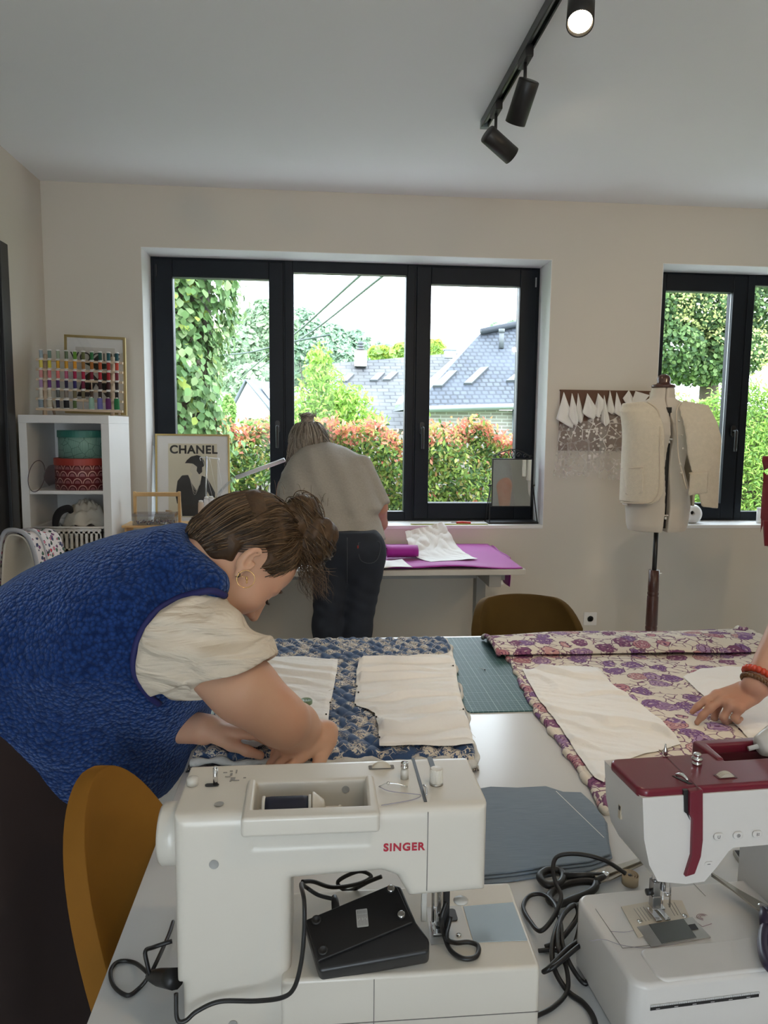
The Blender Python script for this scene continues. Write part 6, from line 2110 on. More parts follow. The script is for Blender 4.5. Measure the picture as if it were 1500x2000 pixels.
for k in range(300):                               # the nape, swept up
    a = R.uniform(-1.45, 1.45); n0_ = Vector((0.066 * math.sin(a), -0.048 - 0.060 * math.cos(a) * 0.8, -0.008 - 0.045 + R.uniform(-0.004, 0.03)))
    def nap(q):
        v = (q - Vector((0, -0.048, -0.008))); v = Vector((v.x / 0.066, v.y / 0.060, v.z / 0.058)); v.normalize()
        return Vector((0, -0.048, -0.008)) + Vector((v.x * 0.0715, v.y * 0.0655, v.z * 0.0635))
    s1_ = nap(n0_); s2_ = on_skull((0.072 * math.sin(a), -0.085 * math.cos(a), 0.0), 1.01); s3_ = on_skull((0.05 * math.sin(a), -0.06 * math.cos(a), 0.06), 1.012)
    cur.append([HM @ s1_, HM @ nap(s1_.lerp(s2_, 0.5)), HM @ s2_, HM @ s3_, HM @ Vector((bun.x + 0.02 * math.sin(a), bun.y - 0.02, 0.128))])
# the bun's turning strands
for k in range(360):
    a0 = R.uniform(0, 2 * PI); tw_ = R.uniform(1.2, 2.4) * R.choice((-1, 1)); el = R.uniform(-0.9, 1.1)
    cx, cy, cz = R.choice([(0.0, 0.012, 0.142), (0.012, 0.045, 0.150), (-0.004, 0.002, 0.163), (0.018, 0.062, 0.142)])
    r_ = R.uniform(0.036, 0.046)
    pts = []
    for t in range(6):
        a = a0 + tw_ * t / 5; e = el + 0.5 * t / 5
        pts.append(HM @ Vector((cx + r_ * math.cos(a) * math.cos(e), cy + r_ * math.sin(a) * math.cos(e), cz + r_ * 0.85 * math.sin(e))))
    cur.append(pts)
strands('hair_strands', cur, 0.0009, HC_, w1_)
# loose curls at the temple and flyaways
cur = []
for k in range(170):
    px, py = R.uniform(570, 606), R.uniform(1060, 1102)
    ex, ey = R.uniform(586, 652), R.uniform(1112, 1176)
    Yc = 1.52 + R.uniform(-0.03, 0.03); pts = []
    ph, am = R.uniform(0, 6), R.uniform(4, 13)
    for t in range(8):
        s = t / 7
        pts.append(P(px + (ex - px) * s ** 0.7 + am * math.sin(ph + s * 7) * s, py + (ey - py) * s + am * 0.4 * math.cos(ph + s * 8) * s, Y=Yc + 0.008 * math.sin(ph + 5 * s)))
    cur.append(pts)
strands('hanging_curls', cur, 0.00040, HC_[1:], w1_, sub=3); cur = []
for k in range(34):
    px, py = R.uniform(395, 640), 0
    py = 1000 - 45 * math.sin((px - 395) / 245 * PI * 0.8) + R.uniform(-10, 12)
    q0 = (px, py); dx, dy = R.uniform(-20, 20), R.uniform(-13, 3)
    Yc = 1.5
    cur.append([P(px, py + 10, Y=Yc), P(px + dx * 0.5, py + dy * 0.7, Y=Yc), P(px + dx, py + dy, Y=Yc)])
strands('flyaway_hairs', cur, 0.00032, HC_[1:], w1_, sub=3); cur = []
for k in range(45):                                # wisps at the nape and before the ear
    px, py = R.uniform(385, 412), R.uniform(1050, 1110)
    cur.append([P(px + 12, py - 6, Y=1.44), P(px + 4, py, Y=1.435), P(px - R.uniform(2, 14), py + R.uniform(2, 22), Y=1.44)])
strands('nape_wisps', cur, 0.00036, HC_[1:], w1_, sub=3)

# hoop earring with a drop
er = hd(0.0745, 0.001, -0.033)
M_GOLDJ = mat('gold jewellery', (0.75, 0.50, 0.20), 0.2, metal=1.0, vary=0)
rg = 0.0165
cE = P(480, 1131, Y=er.y - 0.004)
m = MB(); m.tube([cE + CAX * (rg * math.cos(a)) + CAY * (rg * math.sin(a)) + CAF * (0.004 * math.cos(a)) for a in [2 * PI * k / 32 for k in range(32)]], 0.00075, 6, closed=True)
ho = m.build('hoop_earring', M_GOLDJ, w1_)
m = MB(); m.ball(P(482, 1130, Y=er.y - 0.005), (0.0022, 0.0022, 0.0045), 10, 8); m.ball(P(482, 1137, Y=er.y - 0.005), (0.0016, 0.0016, 0.003), 8, 6); m.tube([er, P(482, 1127, Y=er.y - 0.005)], 0.0005, 5)
m.build('earring_drop', M_GOLDJ, ho)
m = MB(); m.tube([hd(0.0745, 0.001, -0.028) + CAX * (0.0042 * math.cos(a)) + CAY * (0.0048 * math.sin(a)) - hr * -0.003 for a in [2 * PI * k / 16 for k in range(16)]], 0.0011, 6, closed=True); m.build('ear_cuff', M_LASH, w1_)

# skirt and shoes
M_SKIRT = mat('dark brown corduroy', (0.016, 0.0075, 0.006), 0.9, vary=0.2, vscale=9)
def skirt_fn(p):
    z = p[:, 2]
    a = np.interp(z, [0.22, 0.6, 0.95], [0.30, 0.27, 0.20]); b = np.interp(z, [0.22, 0.6, 0.95], [0.27, 0.25, 0.19])
    an = np.arctan2(p[:, 1] - TY, p[:, 0] + 0.70)
    k = 1 + 0.025 * np.sin(an * 11) * np.clip((0.9 - z) * 2, 0, 1)
    q = np.sqrt(((p[:, 0] + 0.70) / a) ** 2 + ((p[:, 1] - TY) / b) ** 2) / k
    return np.maximum((q - 1) * 0.25, np.maximum(z - 0.96, 0.22 - z)).astype(np.float32)
sdf_obj('skirt', skirt_fn, (-1.04, TY - 0.33, 0.2), (-0.36, TY + 0.33, 0.99), 0.011, M_SKIRT, w1_, 2)
for s in (-1, 1):
    m = MB(); m.ball((-0.68, TY + s * 0.105, 0.03), (0.14, 0.048, 0.045), 16, 8); m.build('shoe', M_BLACK, w1_)

def head_sdf(O, f, u, s):
    f = Vector(f).normalized(); r_ = f.cross(Vector(u)).normalized(); u = r_.cross(f)
    A = np.array([[r_[i], f[i], u[i]] for i in range(3)], np.float32); O = np.array(tuple(O), np.float32)
    return lambda p: face_fn((p - O) @ A / s) * s


# ------------------------------------------------------------------ the woman at the window desk
w2_ = thing('person', 'woman in a grey T-shirt and dark jeans seen from behind, leaning over the window desk', 'person', (0.20, 3.25, 0))
M_TEE = mat('heather grey jersey', (0.335, 0.315, 0.285), 0.9, vary=0.14, vscale=120, bump=0.3, bscale=30, bdist=0.006)
BY = 3.36
tee_px = [(612, 864), (640, 862), (672, 871), (698, 886), (716, 912), (727, 945), (738, 972), (747, 992), (741, 1000), (738, 1004), (746, 1022), (754, 1055), (755, 1100), (690, 1110), (640, 1100), (618, 1050), (600, 1030), (560, 1010), (540, 985), (541, 955), (550, 922), (570, 890), (592, 871)]
zt0 = P(690, 1045, Y=BY).z
SHR = 0.75
def tee_px3(q):
    z = P(*q, Y=BY).z
    for _ in range(5):
        Y = BY + SHR * max(0, z - zt0); z = P(*q, Y=Y).z
    p = P(*q, Y=BY + SHR * max(0, z - zt0)); return (p.x, p.z)
tp_ = [tee_px3(q) for q in tee_px]


def tee_fn(p):
    e = sd_poly(p[:, [0, 2]], tp_)
    yc = BY + SHR * np.maximum(0, p[:, 2] - zt0)
    dd = np.clip(-e / 0.13, 0, 1)
    T_ = 0.125 * np.sqrt(np.maximum(1 - (1 - dd) ** 2.2, 0)) + 0.004
    fold = 0.011 * np.sin(p[:, 2] * 55 + p[:, 0] * 30 + 2 * np.sin(p[:, 0] * 17)) * np.clip((1.14 - p[:, 2]) * 6, 0, 1) + 0.007 * np.sin(p[:, 0] * 55 + p[:, 2] * 22)
    d = np.maximum(np.maximum(np.abs(p[:, 1] - yc) - T_ - fold, e * 0.9), zhem - p[:, 2])
    sl = np.maximum(sd_cone(p, P(700, 915, Y=3.58), P(737, 985, Y=3.50), 0.070, 0.060) + fold * 0.5, (p - np.array(P(739, 990, Y=3.50), np.float32)) @ np.array((0.3, -0.2, -0.93), np.float32))
    return smin(d, sl, 0.03).astype(np.float32)
zhem = zt0 - 0.018
sdf_obj('t_shirt', tee_fn, (-0.30, BY - 0.2, 0.88), (0.46, BY + 0.62, 1.45), 0.008, M_TEE, w2_, 3)

M_JEANS = mat('dark blue denim', (0.0125, 0.018, 0.030), 0.85, vary=0.35, vscale=14, bump=0.25, bscale=500, bdist=0.0006)
JY = 3.27
pel = P(688, 1068, Y=JY)
kL, kR = P(640, 1225, Y=JY - 0.02), P(697, 1225, Y=JY - 0.02)
hL, hR = P(652, 1095, Y=JY), P(712, 1095, Y=JY)
def jeans_fn(p):
    d = sd_ell(p, tuple(pel + Vector((-0.005, 0, -0.02))), (0.158, 0.122, 0.135))
    for a, b in ((hL, kL), (hR, kR)):
        an = Vector((b.x, JY + 0.0, 0.09))
        d2 = smin(sd_cone(p, a, b, 0.093, 0.066), sd_cone(p, b, an, 0.066, 0.050), 0.03)
        fold = 0.0016 * np.sin(p[:, 2] * 70 + p[:, 0] * 60 + 3 * np.sin(p[:, 2] * 19))
        d = smin(d, d2 + fold, 0.018)
    d = np.maximum(d, p[:, 2] - zt0 - 0.035)
    return np.maximum(d, 0.07 - p[:, 2])
sdf_obj('jeans', jeans_fn, (-0.06, JY - 0.22, 0.05), (0.42, JY + 0.22, 1.02), 0.007, M_JEANS, w2_, 2)
M_STITCH = mat('faded denim stitching', (0.055, 0.06, 0.075), 0.8)
def jh(px, py): return ray_hit(jeans_fn, px, py, 2.9, 3.4) + Vector((0, -0.002, 0))
for q in ([(700, 1060), (703, 1092), (722, 1100), (738, 1090), (741, 1058)], [(650, 1060), (645, 1090), (630, 1100)]):
    m = MB(); m.tube([jh(*a) for a in q + ([q[0]] if len(q) > 3 else [])], 0.0016, 5, n=4); m.build('pocket_stitching', M_STITCH, w2_)
m = MB(); m.tube([jh(678, y) for y in (1050, 1080, 1110, 1140)], 0.0018, 5, n=3); m.build('seat_seam', M_STITCH, w2_)
q = jh(699, 1068); MB().cbox((q.x, q.y - 0.001, q.z), (0.006, 0.002, 0.013)).build('red_tab', mat('red cloth tab', (0.25, 0.02, 0.02), 0.7), w2_)
# skin: head, neck, arms, hands on the desk
hc = P(603, 868, Y=3.74)
skin2 = [(tuple(hc + Vector((0.01, -0.02, -0.05))), tuple(P(622, 895, Y=3.62)), 0.05, 0.055),
         (tuple(P(722, 945, Y=3.55)), tuple(P(740, 990, Y=3.50)), 0.045, 0.040), (tuple(P(740, 990, Y=3.50)), tuple(P(743, 1022, Y=3.60)), 0.040, 0.033), (tuple(P(743, 1022, Y=3.60)), (0.27, 3.80, 0.80), 0.033, 0.026),
         (tuple(P(560, 950, Y=3.58)), tuple(P(548, 1000, Y=3.66)), 0.045, 0.038), (tuple(P(548, 1000, Y=3.66)), (0.05, 3.80, 0.80), 0.036, 0.026)]
sk_f = cones_fn(skin2, 0.02)
hA_, hB_ = basis((0.245, 3.855, 0.801), (-0.3, 1, -0.1), (0, 0, 1)), basis((0.06, 3.86, 0.801), (0.35, 1, -0.1), (0, 0, 1))
ms = [sdf_mesh(head_sdf(hc + Vector((0, 0.0, -0.015)), (0, 0.75, -0.65), (0, 0.65, 0.75), 0.98), np.array(hc) - 0.17, np.array(hc) + 0.17, 0.005)]
l_, h_ = bounds(skin2); ms.append(sdf_mesh(sk_f, l_, h_, 0.006))
for Mh, sd_ in ((hA_, -1), (hB_, 1)):
    hcn = hand_cones(Mh, sd_, [(0.1, 0.2, 0.15)] * 4, thumb=(0.7, 0.1, 0.2)); l_, h_ = bounds(hcn); ms.append(sdf_mesh(cones_fn(hcn), l_, h_, 0.0035))
c2 = [(tuple(pel + Vector((0, 0.04, -0.03))), tuple(P(640, 930, Y=3.66)), 0.05, 0.06)] + [(tuple(a), tuple(b), 0.06, 0.05) for a, b in ((hL, kL), (hR, kR))] + [(tuple(b), (b.x, JY, 0.06), 0.05, 0.035) for b in (kL, kR)]
l_, h_ = bounds(c2); ms.append(sdf_mesh(cones_fn(c2, 0.03), l_, h_, 0.014))
join_meshes('body', ms, [M_SKIN2], w2_)
for b in (kL, kR):
    m = MB(); m.ball((b.x, JY + 0.06, 0.045), (0.045, 0.125, 0.045), 14, 8); m.build('shoe', M_BLACK, w2_)
M_GREYH = hair_mat('ash grey hair', (0.12, 0.10, 0.085), (0.34, 0.30, 0.26), 110)
bn = P(600, 820, Y=3.74)
def hair2_fn(p):
    d = sd_ell(p, tuple(hc + Vector((0.0, -0.012, 0.018))), (0.098, 0.108, 0.100))
    d = smin(d, sd_ell(p, tuple(P(583, 890, Y=3.70)), (0.055, 0.05, 0.05)), 0.04)
    d = smax(d, -(p[:, 2] - hc.z + 0.075), 0.03)
    d = smin(d, sd_cone(p, tuple(P(601, 842, Y=3.73)), tuple(bn + Vector((0, 0, -0.012))), 0.030, 0.024), 0.015)
    d = smin(d, sd_ell(p, tuple(bn + Vector((0.0, 0, 0.012))), (0.034, 0.032, 0.026)), 0.012)
    return d + 0.002 * np.sin(np.arctan2(p[:, 1] - hc.y, p[:, 0] - hc.x) * 22)
h2c = np.array(hc)
sdf_obj('hair', hair2_fn, h2c - 0.16, h2c + np.array((0.16, 0.16, 0.24)), 0.0055, M_GREYH, w2_, 2)
cur = []
for k in range(420):
    a = R.uniform(0, 2 * PI); el = R.uniform(-0.75, 0.5)
    st = hc + Vector((0.099 * math.cos(a) * math.cos(el), -0.012 + 0.109 * math.sin(a) * math.cos(el), 0.018 + 0.102 * math.sin(el)))
    en = P(601, 840, Y=3.73)
    pts = []
    for t in (0, 0.35, 0.7, 1):
        q = st.lerp(en, t) - (hc + Vector((0, -0.012, 0.018)))
        v = Vector((q.x / 0.099, q.y / 0.109, q.z / 0.102)); v.normalize()
        pts.append(hc + Vector((0, -0.012, 0.018)) + Vector((v.x * 0.100, v.y * 0.110, v.z * 0.103)) * (1 + 0.02 * R.random()) if t < 1 else en)
    cur.append(pts)
for k in range(110):
    a = R.uniform(0, 2 * PI)
    cur.append([bn + Vector((0.03 * math.cos(a), 0.03 * math.sin(a), R.uniform(-0.01, 0.02))), bn + Vector((0.036 * math.cos(a + 0.8), 0.036 * math.sin(a + 0.8), 0.02)), bn + Vector((0.05 * math.cos(a + 1.3), 0.045 * math.sin(a + 1.3), R.uniform(0.0, 0.05)))])
for k in range(70):
    px, py = R.uniform(562, 580), R.uniform(870, 900)
    cur.append([P(px + 8, py - 25, Y=3.66), P(px - 2, py, Y=3.655), P(px - R.uniform(-3, 8), py + R.uniform(5, 25), Y=3.65)])
for k in range(50):
    px, py = R.uniform(625, 650), R.uniform(850, 880)
    cur.append([P(px - 14, py - 18, Y=3.66), P(px, py, Y=3.655), P(px + R.uniform(2, 14), py + R.uniform(4, 22), Y=3.65)])
strands('hair_strands', cur, 0.0013, [(0.16, 0.135, 0.11), (0.26, 0.23, 0.20), (0.40, 0.36, 0.31), (0.10, 0.08, 0.065)], w2_, sub=3)

# ------------------------------------------------------------------ the hand reaching in over the flowered fabric
PZ = 0.768
w3_ = thing('person', 'person beyond the edge of the photo whose braceleted hand rests on the flowered fabric', 'person', (1.30, 1.75, 0))
wr = P(1478, 1338, Z=PZ + 0.085)
kn = P(1436, 1362, Z=PZ + 0.042)
fdir = (kn - wr).normalized()
hM3 = basis(P(1447, 1358, Z=PZ + 0.058), Vector((-0.92, -0.30, -0.22)), Vector((-0.15, -0.35, 0.92)))
hc3 = hand_cones(hM3, 1, [(0.25, 0.25, 0.2), (0.30, 0.30, 0.2), (1.0, 1.1, 0.6), (1.1, 1.2, 0.7)], thumb=(0.35, 0.55, 0.5), s=0.98)
el3 = P(1545, 1215, Y=wr.y + 0.06)
hc3 += [(tuple(wr), tuple(hM3 @ Vector((0, -0.03, 0))), 0.029, 0.026), (tuple(el3), tuple(wr), 0.043, 0.029)]
l_, h_ = bounds(hc3)
ms = [sdf_mesh(cones_fn(hc3), l_, h_, 0.0027)]
sh3 = Vector((1.55, 1.75, 1.32))
H3 = Vector((1.545, 1.93, 1.60)); f3 = head_sdf(H3, (-1, -0.15, -0.55), (-0.5, 0, 1), 1.0)
ms.append(sdf_mesh(f3, np.array(H3) - 0.17, np.array(H3) + 0.17, 0.005))
h3c = H3 + Vector((0.045, 0, 0.035))
sdf_obj('hair', lambda p: smax(smin(sd_ell(p, tuple(h3c), (0.102, 0.088, 0.098)), sd_ell(p, tuple(h3c + Vector((0.05, 0, -0.06))), (0.06, 0.08, 0.075)), 0.04), -(p[:, 0] - H3.x + 0.03 + 0.9 * (p[:, 2] - H3.z - 0.02)), 0.02) + 0.002 * np.sin(np.arctan2(p[:, 1] - h3c.y, p[:, 0] - h3c.x) * 20), np.array(h3c) - 0.19, np.array(h3c) + 0.19, 0.006, M_GREYH, w3_, 2)
c3 = [(tuple(el3), tuple(sh3), 0.045, 0.06), (tuple(sh3), (1.62, 1.95, 1.35), 0.06, 0.07), ((1.62, 1.95, 1.36), (1.60, 1.92, 1.48), 0.05, 0.05), ((1.62, 1.95, 1.3), (1.68, 1.98, 0.9), 0.12, 0.13)]
for s in (-1, 1): c3 += [((1.70, 1.98 + s * 0.09, 0.9), (1.70, 1.98 + s * 0.1, 0.06), 0.085, 0.04)]
l_, h_ = bounds(c3); ms.append(sdf_mesh(cones_fn(c3, 0.04), l_, h_, 0.016))
join_meshes('body', ms, [M_SKIN3], w3_)
def tor_fn(p): return np.minimum(sd_cone(p, (1.62, 1.95, 1.33), (1.70, 1.98, 0.5), 0.15, 0.17), sd_cone(p, tuple(sh3 + Vector((0, 0.05, 0))), tuple(el3 + Vector((0.05, 0.03, 0.12))), 0.085, 0.07))
sdf_obj('tunic', tor_fn, (1.1, 1.5, 0.3), (1.95, 2.25, 1.55), 0.014, M_TEE, w3_, 2)
bd_ = (wr - el3).normalized()
ux_ = bd_.orthogonal().normalized(); uy_ = bd_.cross(ux_)
def bracelet(name, off, r, br, mtl, n):
    c = wr - bd_ * off; m = MB()
    for k in range(n):
        a = 2 * PI * k / n; m.ball(c + (ux_ * math.cos(a) + uy_ * math.sin(a)) * r, br, 10, 6)
    return m.build(name, mtl, w3_)
bracelet('coral_bracelet', 0.022, 0.036, 0.0082, mat('coral red beads', (0.50, 0.05, 0.02), 0.25), 22)
bracelet('brown_bracelet', 0.004, 0.034, 0.0058, mat('brown amber beads', (0.12, 0.055, 0.02), 0.25), 30)
tip_d = Vector((-0.92, -0.30, -0.35)).normalized()
# mustard chair pushed under the near side of the table
ap = P(228, 1500, Y=1.20)
fd = math.radians(-26)
rz_ = fd - PI / 2
cx_, cy2 = ap.x - 0.034 + 0.22 * math.cos(fd), ap.y + 0.22 * math.sin(fd)
shell_chair('velvet_chair', 'mustard velvet chair pushed against the near end of the work table beside the dark skirt', Matrix.Translation((cx_, cy2, 0)) @ Matrix.Rotation(rz_, 4, 'Z'), M_MUSTARD,
            back_h=ap.z, seat_z=0.44, w=0.137, flare=0.62, wrap=1.02, side_h=0.52, top_flat=0.03, lean=0.09, power=1.7)
# ================================================================== the big table and the cloth on it
TZ = 0.75
M_TABLE = mat('off-white laminate', (0.60, 0.61, 0.615), 0.22, vary=0.03, vscale=3)
tb = thing('work_table', 'large off-white work table filling the near half of the room', 'table', (0.6, 1.4, 0))
tx0, tx1, ty0, ty1 = -0.261, 1.45, 0.46, 2.335
MB().box((tx0, ty0, TZ - 0.028), (tx1, ty1, TZ)).build('tabletop', M_TABLE, tb, bevel=0.0015)
for xx in (tx0 + 0.12, tx1 - 0.17):
    for yy in (ty0 + 0.10, ty1 - 0.15):
        MB().box((xx, yy, 0), (xx + 0.05, yy + 0.05, TZ - 0.028)).build('leg', M_LEG, tb, bevel=0.002)
m = MB(); m.box((tx0 + 0.15, ty0 + 0.12, TZ - 0.085), (tx1 - 0.15, ty0 + 0.145, TZ - 0.028)); m.box((tx0 + 0.15, ty1 - 0.14, TZ - 0.085), (tx1 - 0.15, ty1 - 0.115, TZ - 0.028)); m.build('apron', M_LEG, tb)


def quad(c00, c10, c01, c11, u, v):
    return (c00 * (1 - u) + c10 * u) * (1 - v) + (c01 * (1 - u) + c11 * u) * v


# ---- blue quilted jacket piece
def quilt_print():
    t = NT('navy quilted print')
    co = t.co('Object')
    wob = t.n('VectorMath', operation='ADD'); sc = t.n('VectorMath', operation='SCALE'); sc.inputs['Scale'].default_value = 0.030
    nz = t.n('TexNoise'); nz.inputs['Scale'].default_value = 26; nz.inputs['Detail'].default_value = 3; t.l(co, nz.inputs[0]); t.l(nz.outputs[1], sc.inputs[0]); t.l(co, wob.inputs[0]); t.l(sc.outputs[0], wob.inputs[1])
    v = t.vor(wob.outputs[0], 25)
    w = t.n('TexWave', wave_type='RINGS'); w.inputs['Scale'].default_value = 48; w.inputs['Distortion'].default_value = 9; w.inputs['Detail Scale'].default_value = 3; t.l(wob.outputs[0], w.inputs[0])
    fl = t.ramp(v, [(0.42, (1, 1, 1)), (0.52, (0, 0, 0))])
    ln = t.ramp(w.outputs[1], [(0.30, (0, 0, 0)), (0.42, (1, 1, 1))])
    v2 = t.vor(wob.outputs[0], 42, 'DISTANCE_TO_EDGE')
    sp = t.ramp(v2, [(0.018, (1, 1, 1)), (0.035, (0, 0, 0))])
    msk = t.ramp(t.noise(co, 16, 2), [(0.48, (0, 0, 0)), (0.56, (1, 1, 1))])
    a = t.math('MAXIMUM', t.math('MULTIPLY', fl, ln), t.math('MULTIPLY', sp, msk))
    base = t.mix(t.noise(co, 12, 3), (0.014, 0.044, 0.125), (0.030, 0.085, 0.215))
    t.set(color=t.mix(a, base, S(214, 206, 192)), rough=0.75, sheen=0.15)
    t.bump(t.noise(co, 260, 3), 0.3, 0.001)
    return t.mat


M_QUILT = quilt_print()
M_BATT = mat('white wadding', (0.62, 0.62, 0.60), 0.95, vary=0.08, vscale=60, bump=0.5, bscale=200, bdist=0.003)
M_PANEL = mat('crumpled white calico', (0.87, 0.875, 0.875), 0.85, vary=0.03, bump=0.5, bscale=34, bdist=0.006)
qa, qb, qc, qd = P(372, 1474, Z=0.775), P(926, 1474, Z=0.775), P(480, 1249, Z=0.775), P(873, 1242, Z=0.775)
qa = Vector((-0.25, qa.y, 0)); qb.z = 0; qd.z = 0; qc = Vector((-0.20, qc.y, 0))
QZ0, QH = TZ + 0.009, 0.021


def q_height(u, v, p):
    s = p.x * 1.0 + p.y * 0.62; d = p.x * 1.0 - p.y * 0.62
    k = 0.038
    h = (abs(math.sin(PI * s / k)) * abs(math.sin(PI * d / k))) ** 0.45
    edge = min(1.0, min(u, 1 - u, v, 1 - v) / 0.012) ** 0.5
    return QZ0 + (QH * (0.60 + 0.40 * h)) * (0.25 + 0.75 * edge) + 0.003 * noise.noise(Vector((p.x * 7, p.y * 7, 0)))


def quilt(u, v):
    p = quad(qa, qb, qc, qd, u, v)
    p.y += 0.008 * math.sin(u * 24) * (1 - v) ** 8 + 0.004 * math.sin(u * 15) * v ** 8
    p.x += 0.006 * math.sin(v * 30) * u ** 8
    return Vector((p.x, p.y, q_height(u, v, p)))


qt = thing('quilted_fabric', 'navy quilted jacket piece with a cream print and two white panels on the work table', 'quilted fabric', (0.1, 1.8, TZ))
MB().grid(quilt, 190, 230).build('quilted_face', M_QUILT, qt)
m = MB()
def skirt_edge(m, f, ua, va, ub, vb, n, drop):
    def g(u, v):
        a = f(ua + (ub - ua) * u, va + (vb - va) * u)
        return Vector((a.x, a.y, a.z + (drop - a.z) * v))
    m.grid(g, n, 4)
# wadding showing along the front edge and the right-hand edge
def wav(u, r0=0.010): return quilt(u, 0.0) + Vector((0, -0.006 - 0.004 * math.sin(u * 47), -0.001))
m.tube([wav(k / 80) for k in range(81)], [0.0075 + 0.0025 * math.sin(k * 0.9) for k in range(81)], 8)
m.tube([quilt(1.0, k / 60) + Vector((0.002, 0, -0.001)) for k in range(61)], [0.006 + 0.002 * math.sin(k * 1.3) for k in range(61)], 8)
m.build('wadding_edge', M_BATT, qt)
m = MB(); skirt_edge(m, quilt, 1, 0, 1, 1, 90, TZ + 0.002); skirt_edge(m, quilt, 0, 1, 1, 1, 90, TZ + 0.002); skirt_edge(m, quilt, 0, 0, 0, 1, 90, TZ + 0.002); skirt_edge(m, quilt, 0, 0, 1, 0, 90, TZ + 0.002); m.build('quilted_side', M_QUILT, qt)


def panel_sheet(poly, zf, n, mtl, name, par, pucker=0.004, dirx=0.25, seed=0.0, border=0.012, amp=1.0, gather=0):
    """a crumpled cloth panel: a closed outline on the table, filled as a fine sheet lying on height zf(x, y)"""
    xs, ys = [p.x for p in poly], [p.y for p in poly]
    x0, x1, y0, y1 = min(xs), max(xs), min(ys), max(ys)
    nx = n; ny = max(4, int(n * (y1 - y0) / (x1 - x0)))
    X, Yg = np.meshgrid(np.linspace(x0, x1, nx + 1), np.linspace(y0, y1, ny + 1), indexing='ij')
    pts = np.stack([X.ravel(), Yg.ravel()], 1).astype(np.float32)
    sd = sd_poly(pts, [(p.x, p.y) for p in poly]).reshape(X.shape)
    # pull the outermost ring of cells onto the outline
    gx, gy = np.gradient(sd, (x1 - x0) / nx, (y1 - y0) / ny)
    cell = max((x1 - x0) / nx, (y1 - y0) / ny)
    near = (sd > 0) & (sd < cell * 1.5)
    ln = np.sqrt(gx ** 2 + gy ** 2) + 1e-6
    X = np.where(near, X - gx / ln * sd, X); Yg = np.where(near, Yg - gy / ln * sd, Yg)
    use = sd < cell * 1.5
    m = MB(); idx = {}
    for i in range(nx + 1):
        for j in range(ny + 1):
            if not use[i, j]: continue
            x, y, e = float(X[i, j]), float(Yg[i, j]), max(0.0, float(-sd[i, j]))
            c = math.cos(dirx); s_ = math.sin(dirx)
            a, b = c * x + s_ * y, -s_ * x + c * y
            w = noise.noise(Vector((a * 5 + seed, b * 26, seed))) + 0.6 * noise.noise(Vector((a * 10, b * 48 + seed, 3.3)))
            w = abs(w) ** 0.8 * 1.0
            if gather:
                t = (b * gather + 0.9 * noise.noise(Vector((a * 4 + seed, b * 7, seed))) + 0.35 * noise.noise(Vector((a * 12, b * 14, seed)))) % 1.0
                sw = (t / 0.17) if t < 0.17 else ((1 - t) / 0.83) ** 1.6
                w = 0.25 * w + sw * max(0.12, min(1, 0.55 + 1.5 * noise.noise(Vector((a * 5, b * 9 + seed, 7.7)))))
            pin = 0.5 + 0.5 * math.sin(e * 0 + (x + y) * 70)
            k = min(1.0, e / border)
            idx[i, j] = len(m.v)
            m.v.append((x, y, zf(x, y) + 0.0022 + pucker * amp * w * (0.35 + 0.65 * k) * 2.2 + 0.002 * k + 0.0015 * pin * (1 - k)))
    for i in range(nx):
        for j in range(ny):
            q = [(i, j), (i + 1, j), (i + 1, j + 1), (i, j + 1)]
            if all(t in idx for t in q) and min(sd[t] for t in q) < 0:
                m.f.append(tuple(idx[t] for t in q)); m.mi.append(0); m.sm.append(True)
    return m.build(name, mtl, par)


def uz(x, y): return QZ0 + QH * 0.93
ZP = QZ0 + QH
pA = [P(*q, Z=ZP) for q in ((440, 1290), (480, 1286), (540, 1283), (600, 1284), (660, 1290), (658, 1312), (652, 1345), (644, 1380), (640, 1425), (590, 1438), (500, 1462), (410, 1450))]
pB = [P(*q, Z=ZP) for q in ((702, 1290), (740, 1286), (800, 1284), (850, 1282), (884, 1280), (890, 1300), (893, 1330), (902, 1370), (913, 1410), (926, 1455), (890, 1460), (830, 1457), (741, 1461), (739, 1425), (732, 1395), (715, 1385), (692, 1378), (696, 1345), (696, 1312))]
panel_sheet(pA, uz, 110, M_PANEL, 'white_panel', qt, 0.0055, -0.25, 1.3, amp=0.9, gather=11)
panel_sheet(pB, uz, 110, M_PANEL, 'white_panel', qt, 0.0085, 0.05, 4.7, amp=1.1, gather=15)
# dark printed cloth underneath, peeping out in front
def blackprint():
    t = NT('black and white print')
    co = t.co('Object', scale=(1, 1, 1))
    w = t.n('TexWave', wave_type='BANDS'); w.inputs['Scale'].default_value = 120; w.inputs['Distortion'].default_value = 12; t.l(co, w.inputs[0])
    v = t.vor(co, 45)
    a = t.math('MULTIPLY', t.ramp(w.outputs[1], [(0.62, (0, 0, 0)), (0.7, (1, 1, 1))]), t.ramp(v, [(0.3, (1, 1, 1)), (0.5, (0, 0, 0))]))
    t.set(color=t.mix(a, (0.010, 0.011, 0.018), (0.45, 0.42, 0.36)), rough=0.8)
    return t.mat
def und(u, v):
    p = quad(Vector((-0.255, qa.y - 0.030, 0)), Vector((qb.x + 0.004, qb.y - 0.030, 0)), Vector((-0.25, qa.y + 0.05, 0)), Vector((qb.x, qb.y + 0.05, 0)), u, v)
    return Vector((p.x, p.y + 0.005 * math.sin(u * 19), TZ + 0.0030 + 0.003 * abs(math.sin(u * 27 + v)) * (v < 0.6)))
o = MB().grid(und, 80, 6).build('printed_cloth', blackprint(), solid=0.002)
tag(o, 'black and white printed cloth peeping out from under the navy quilted fabric', 'fabric')

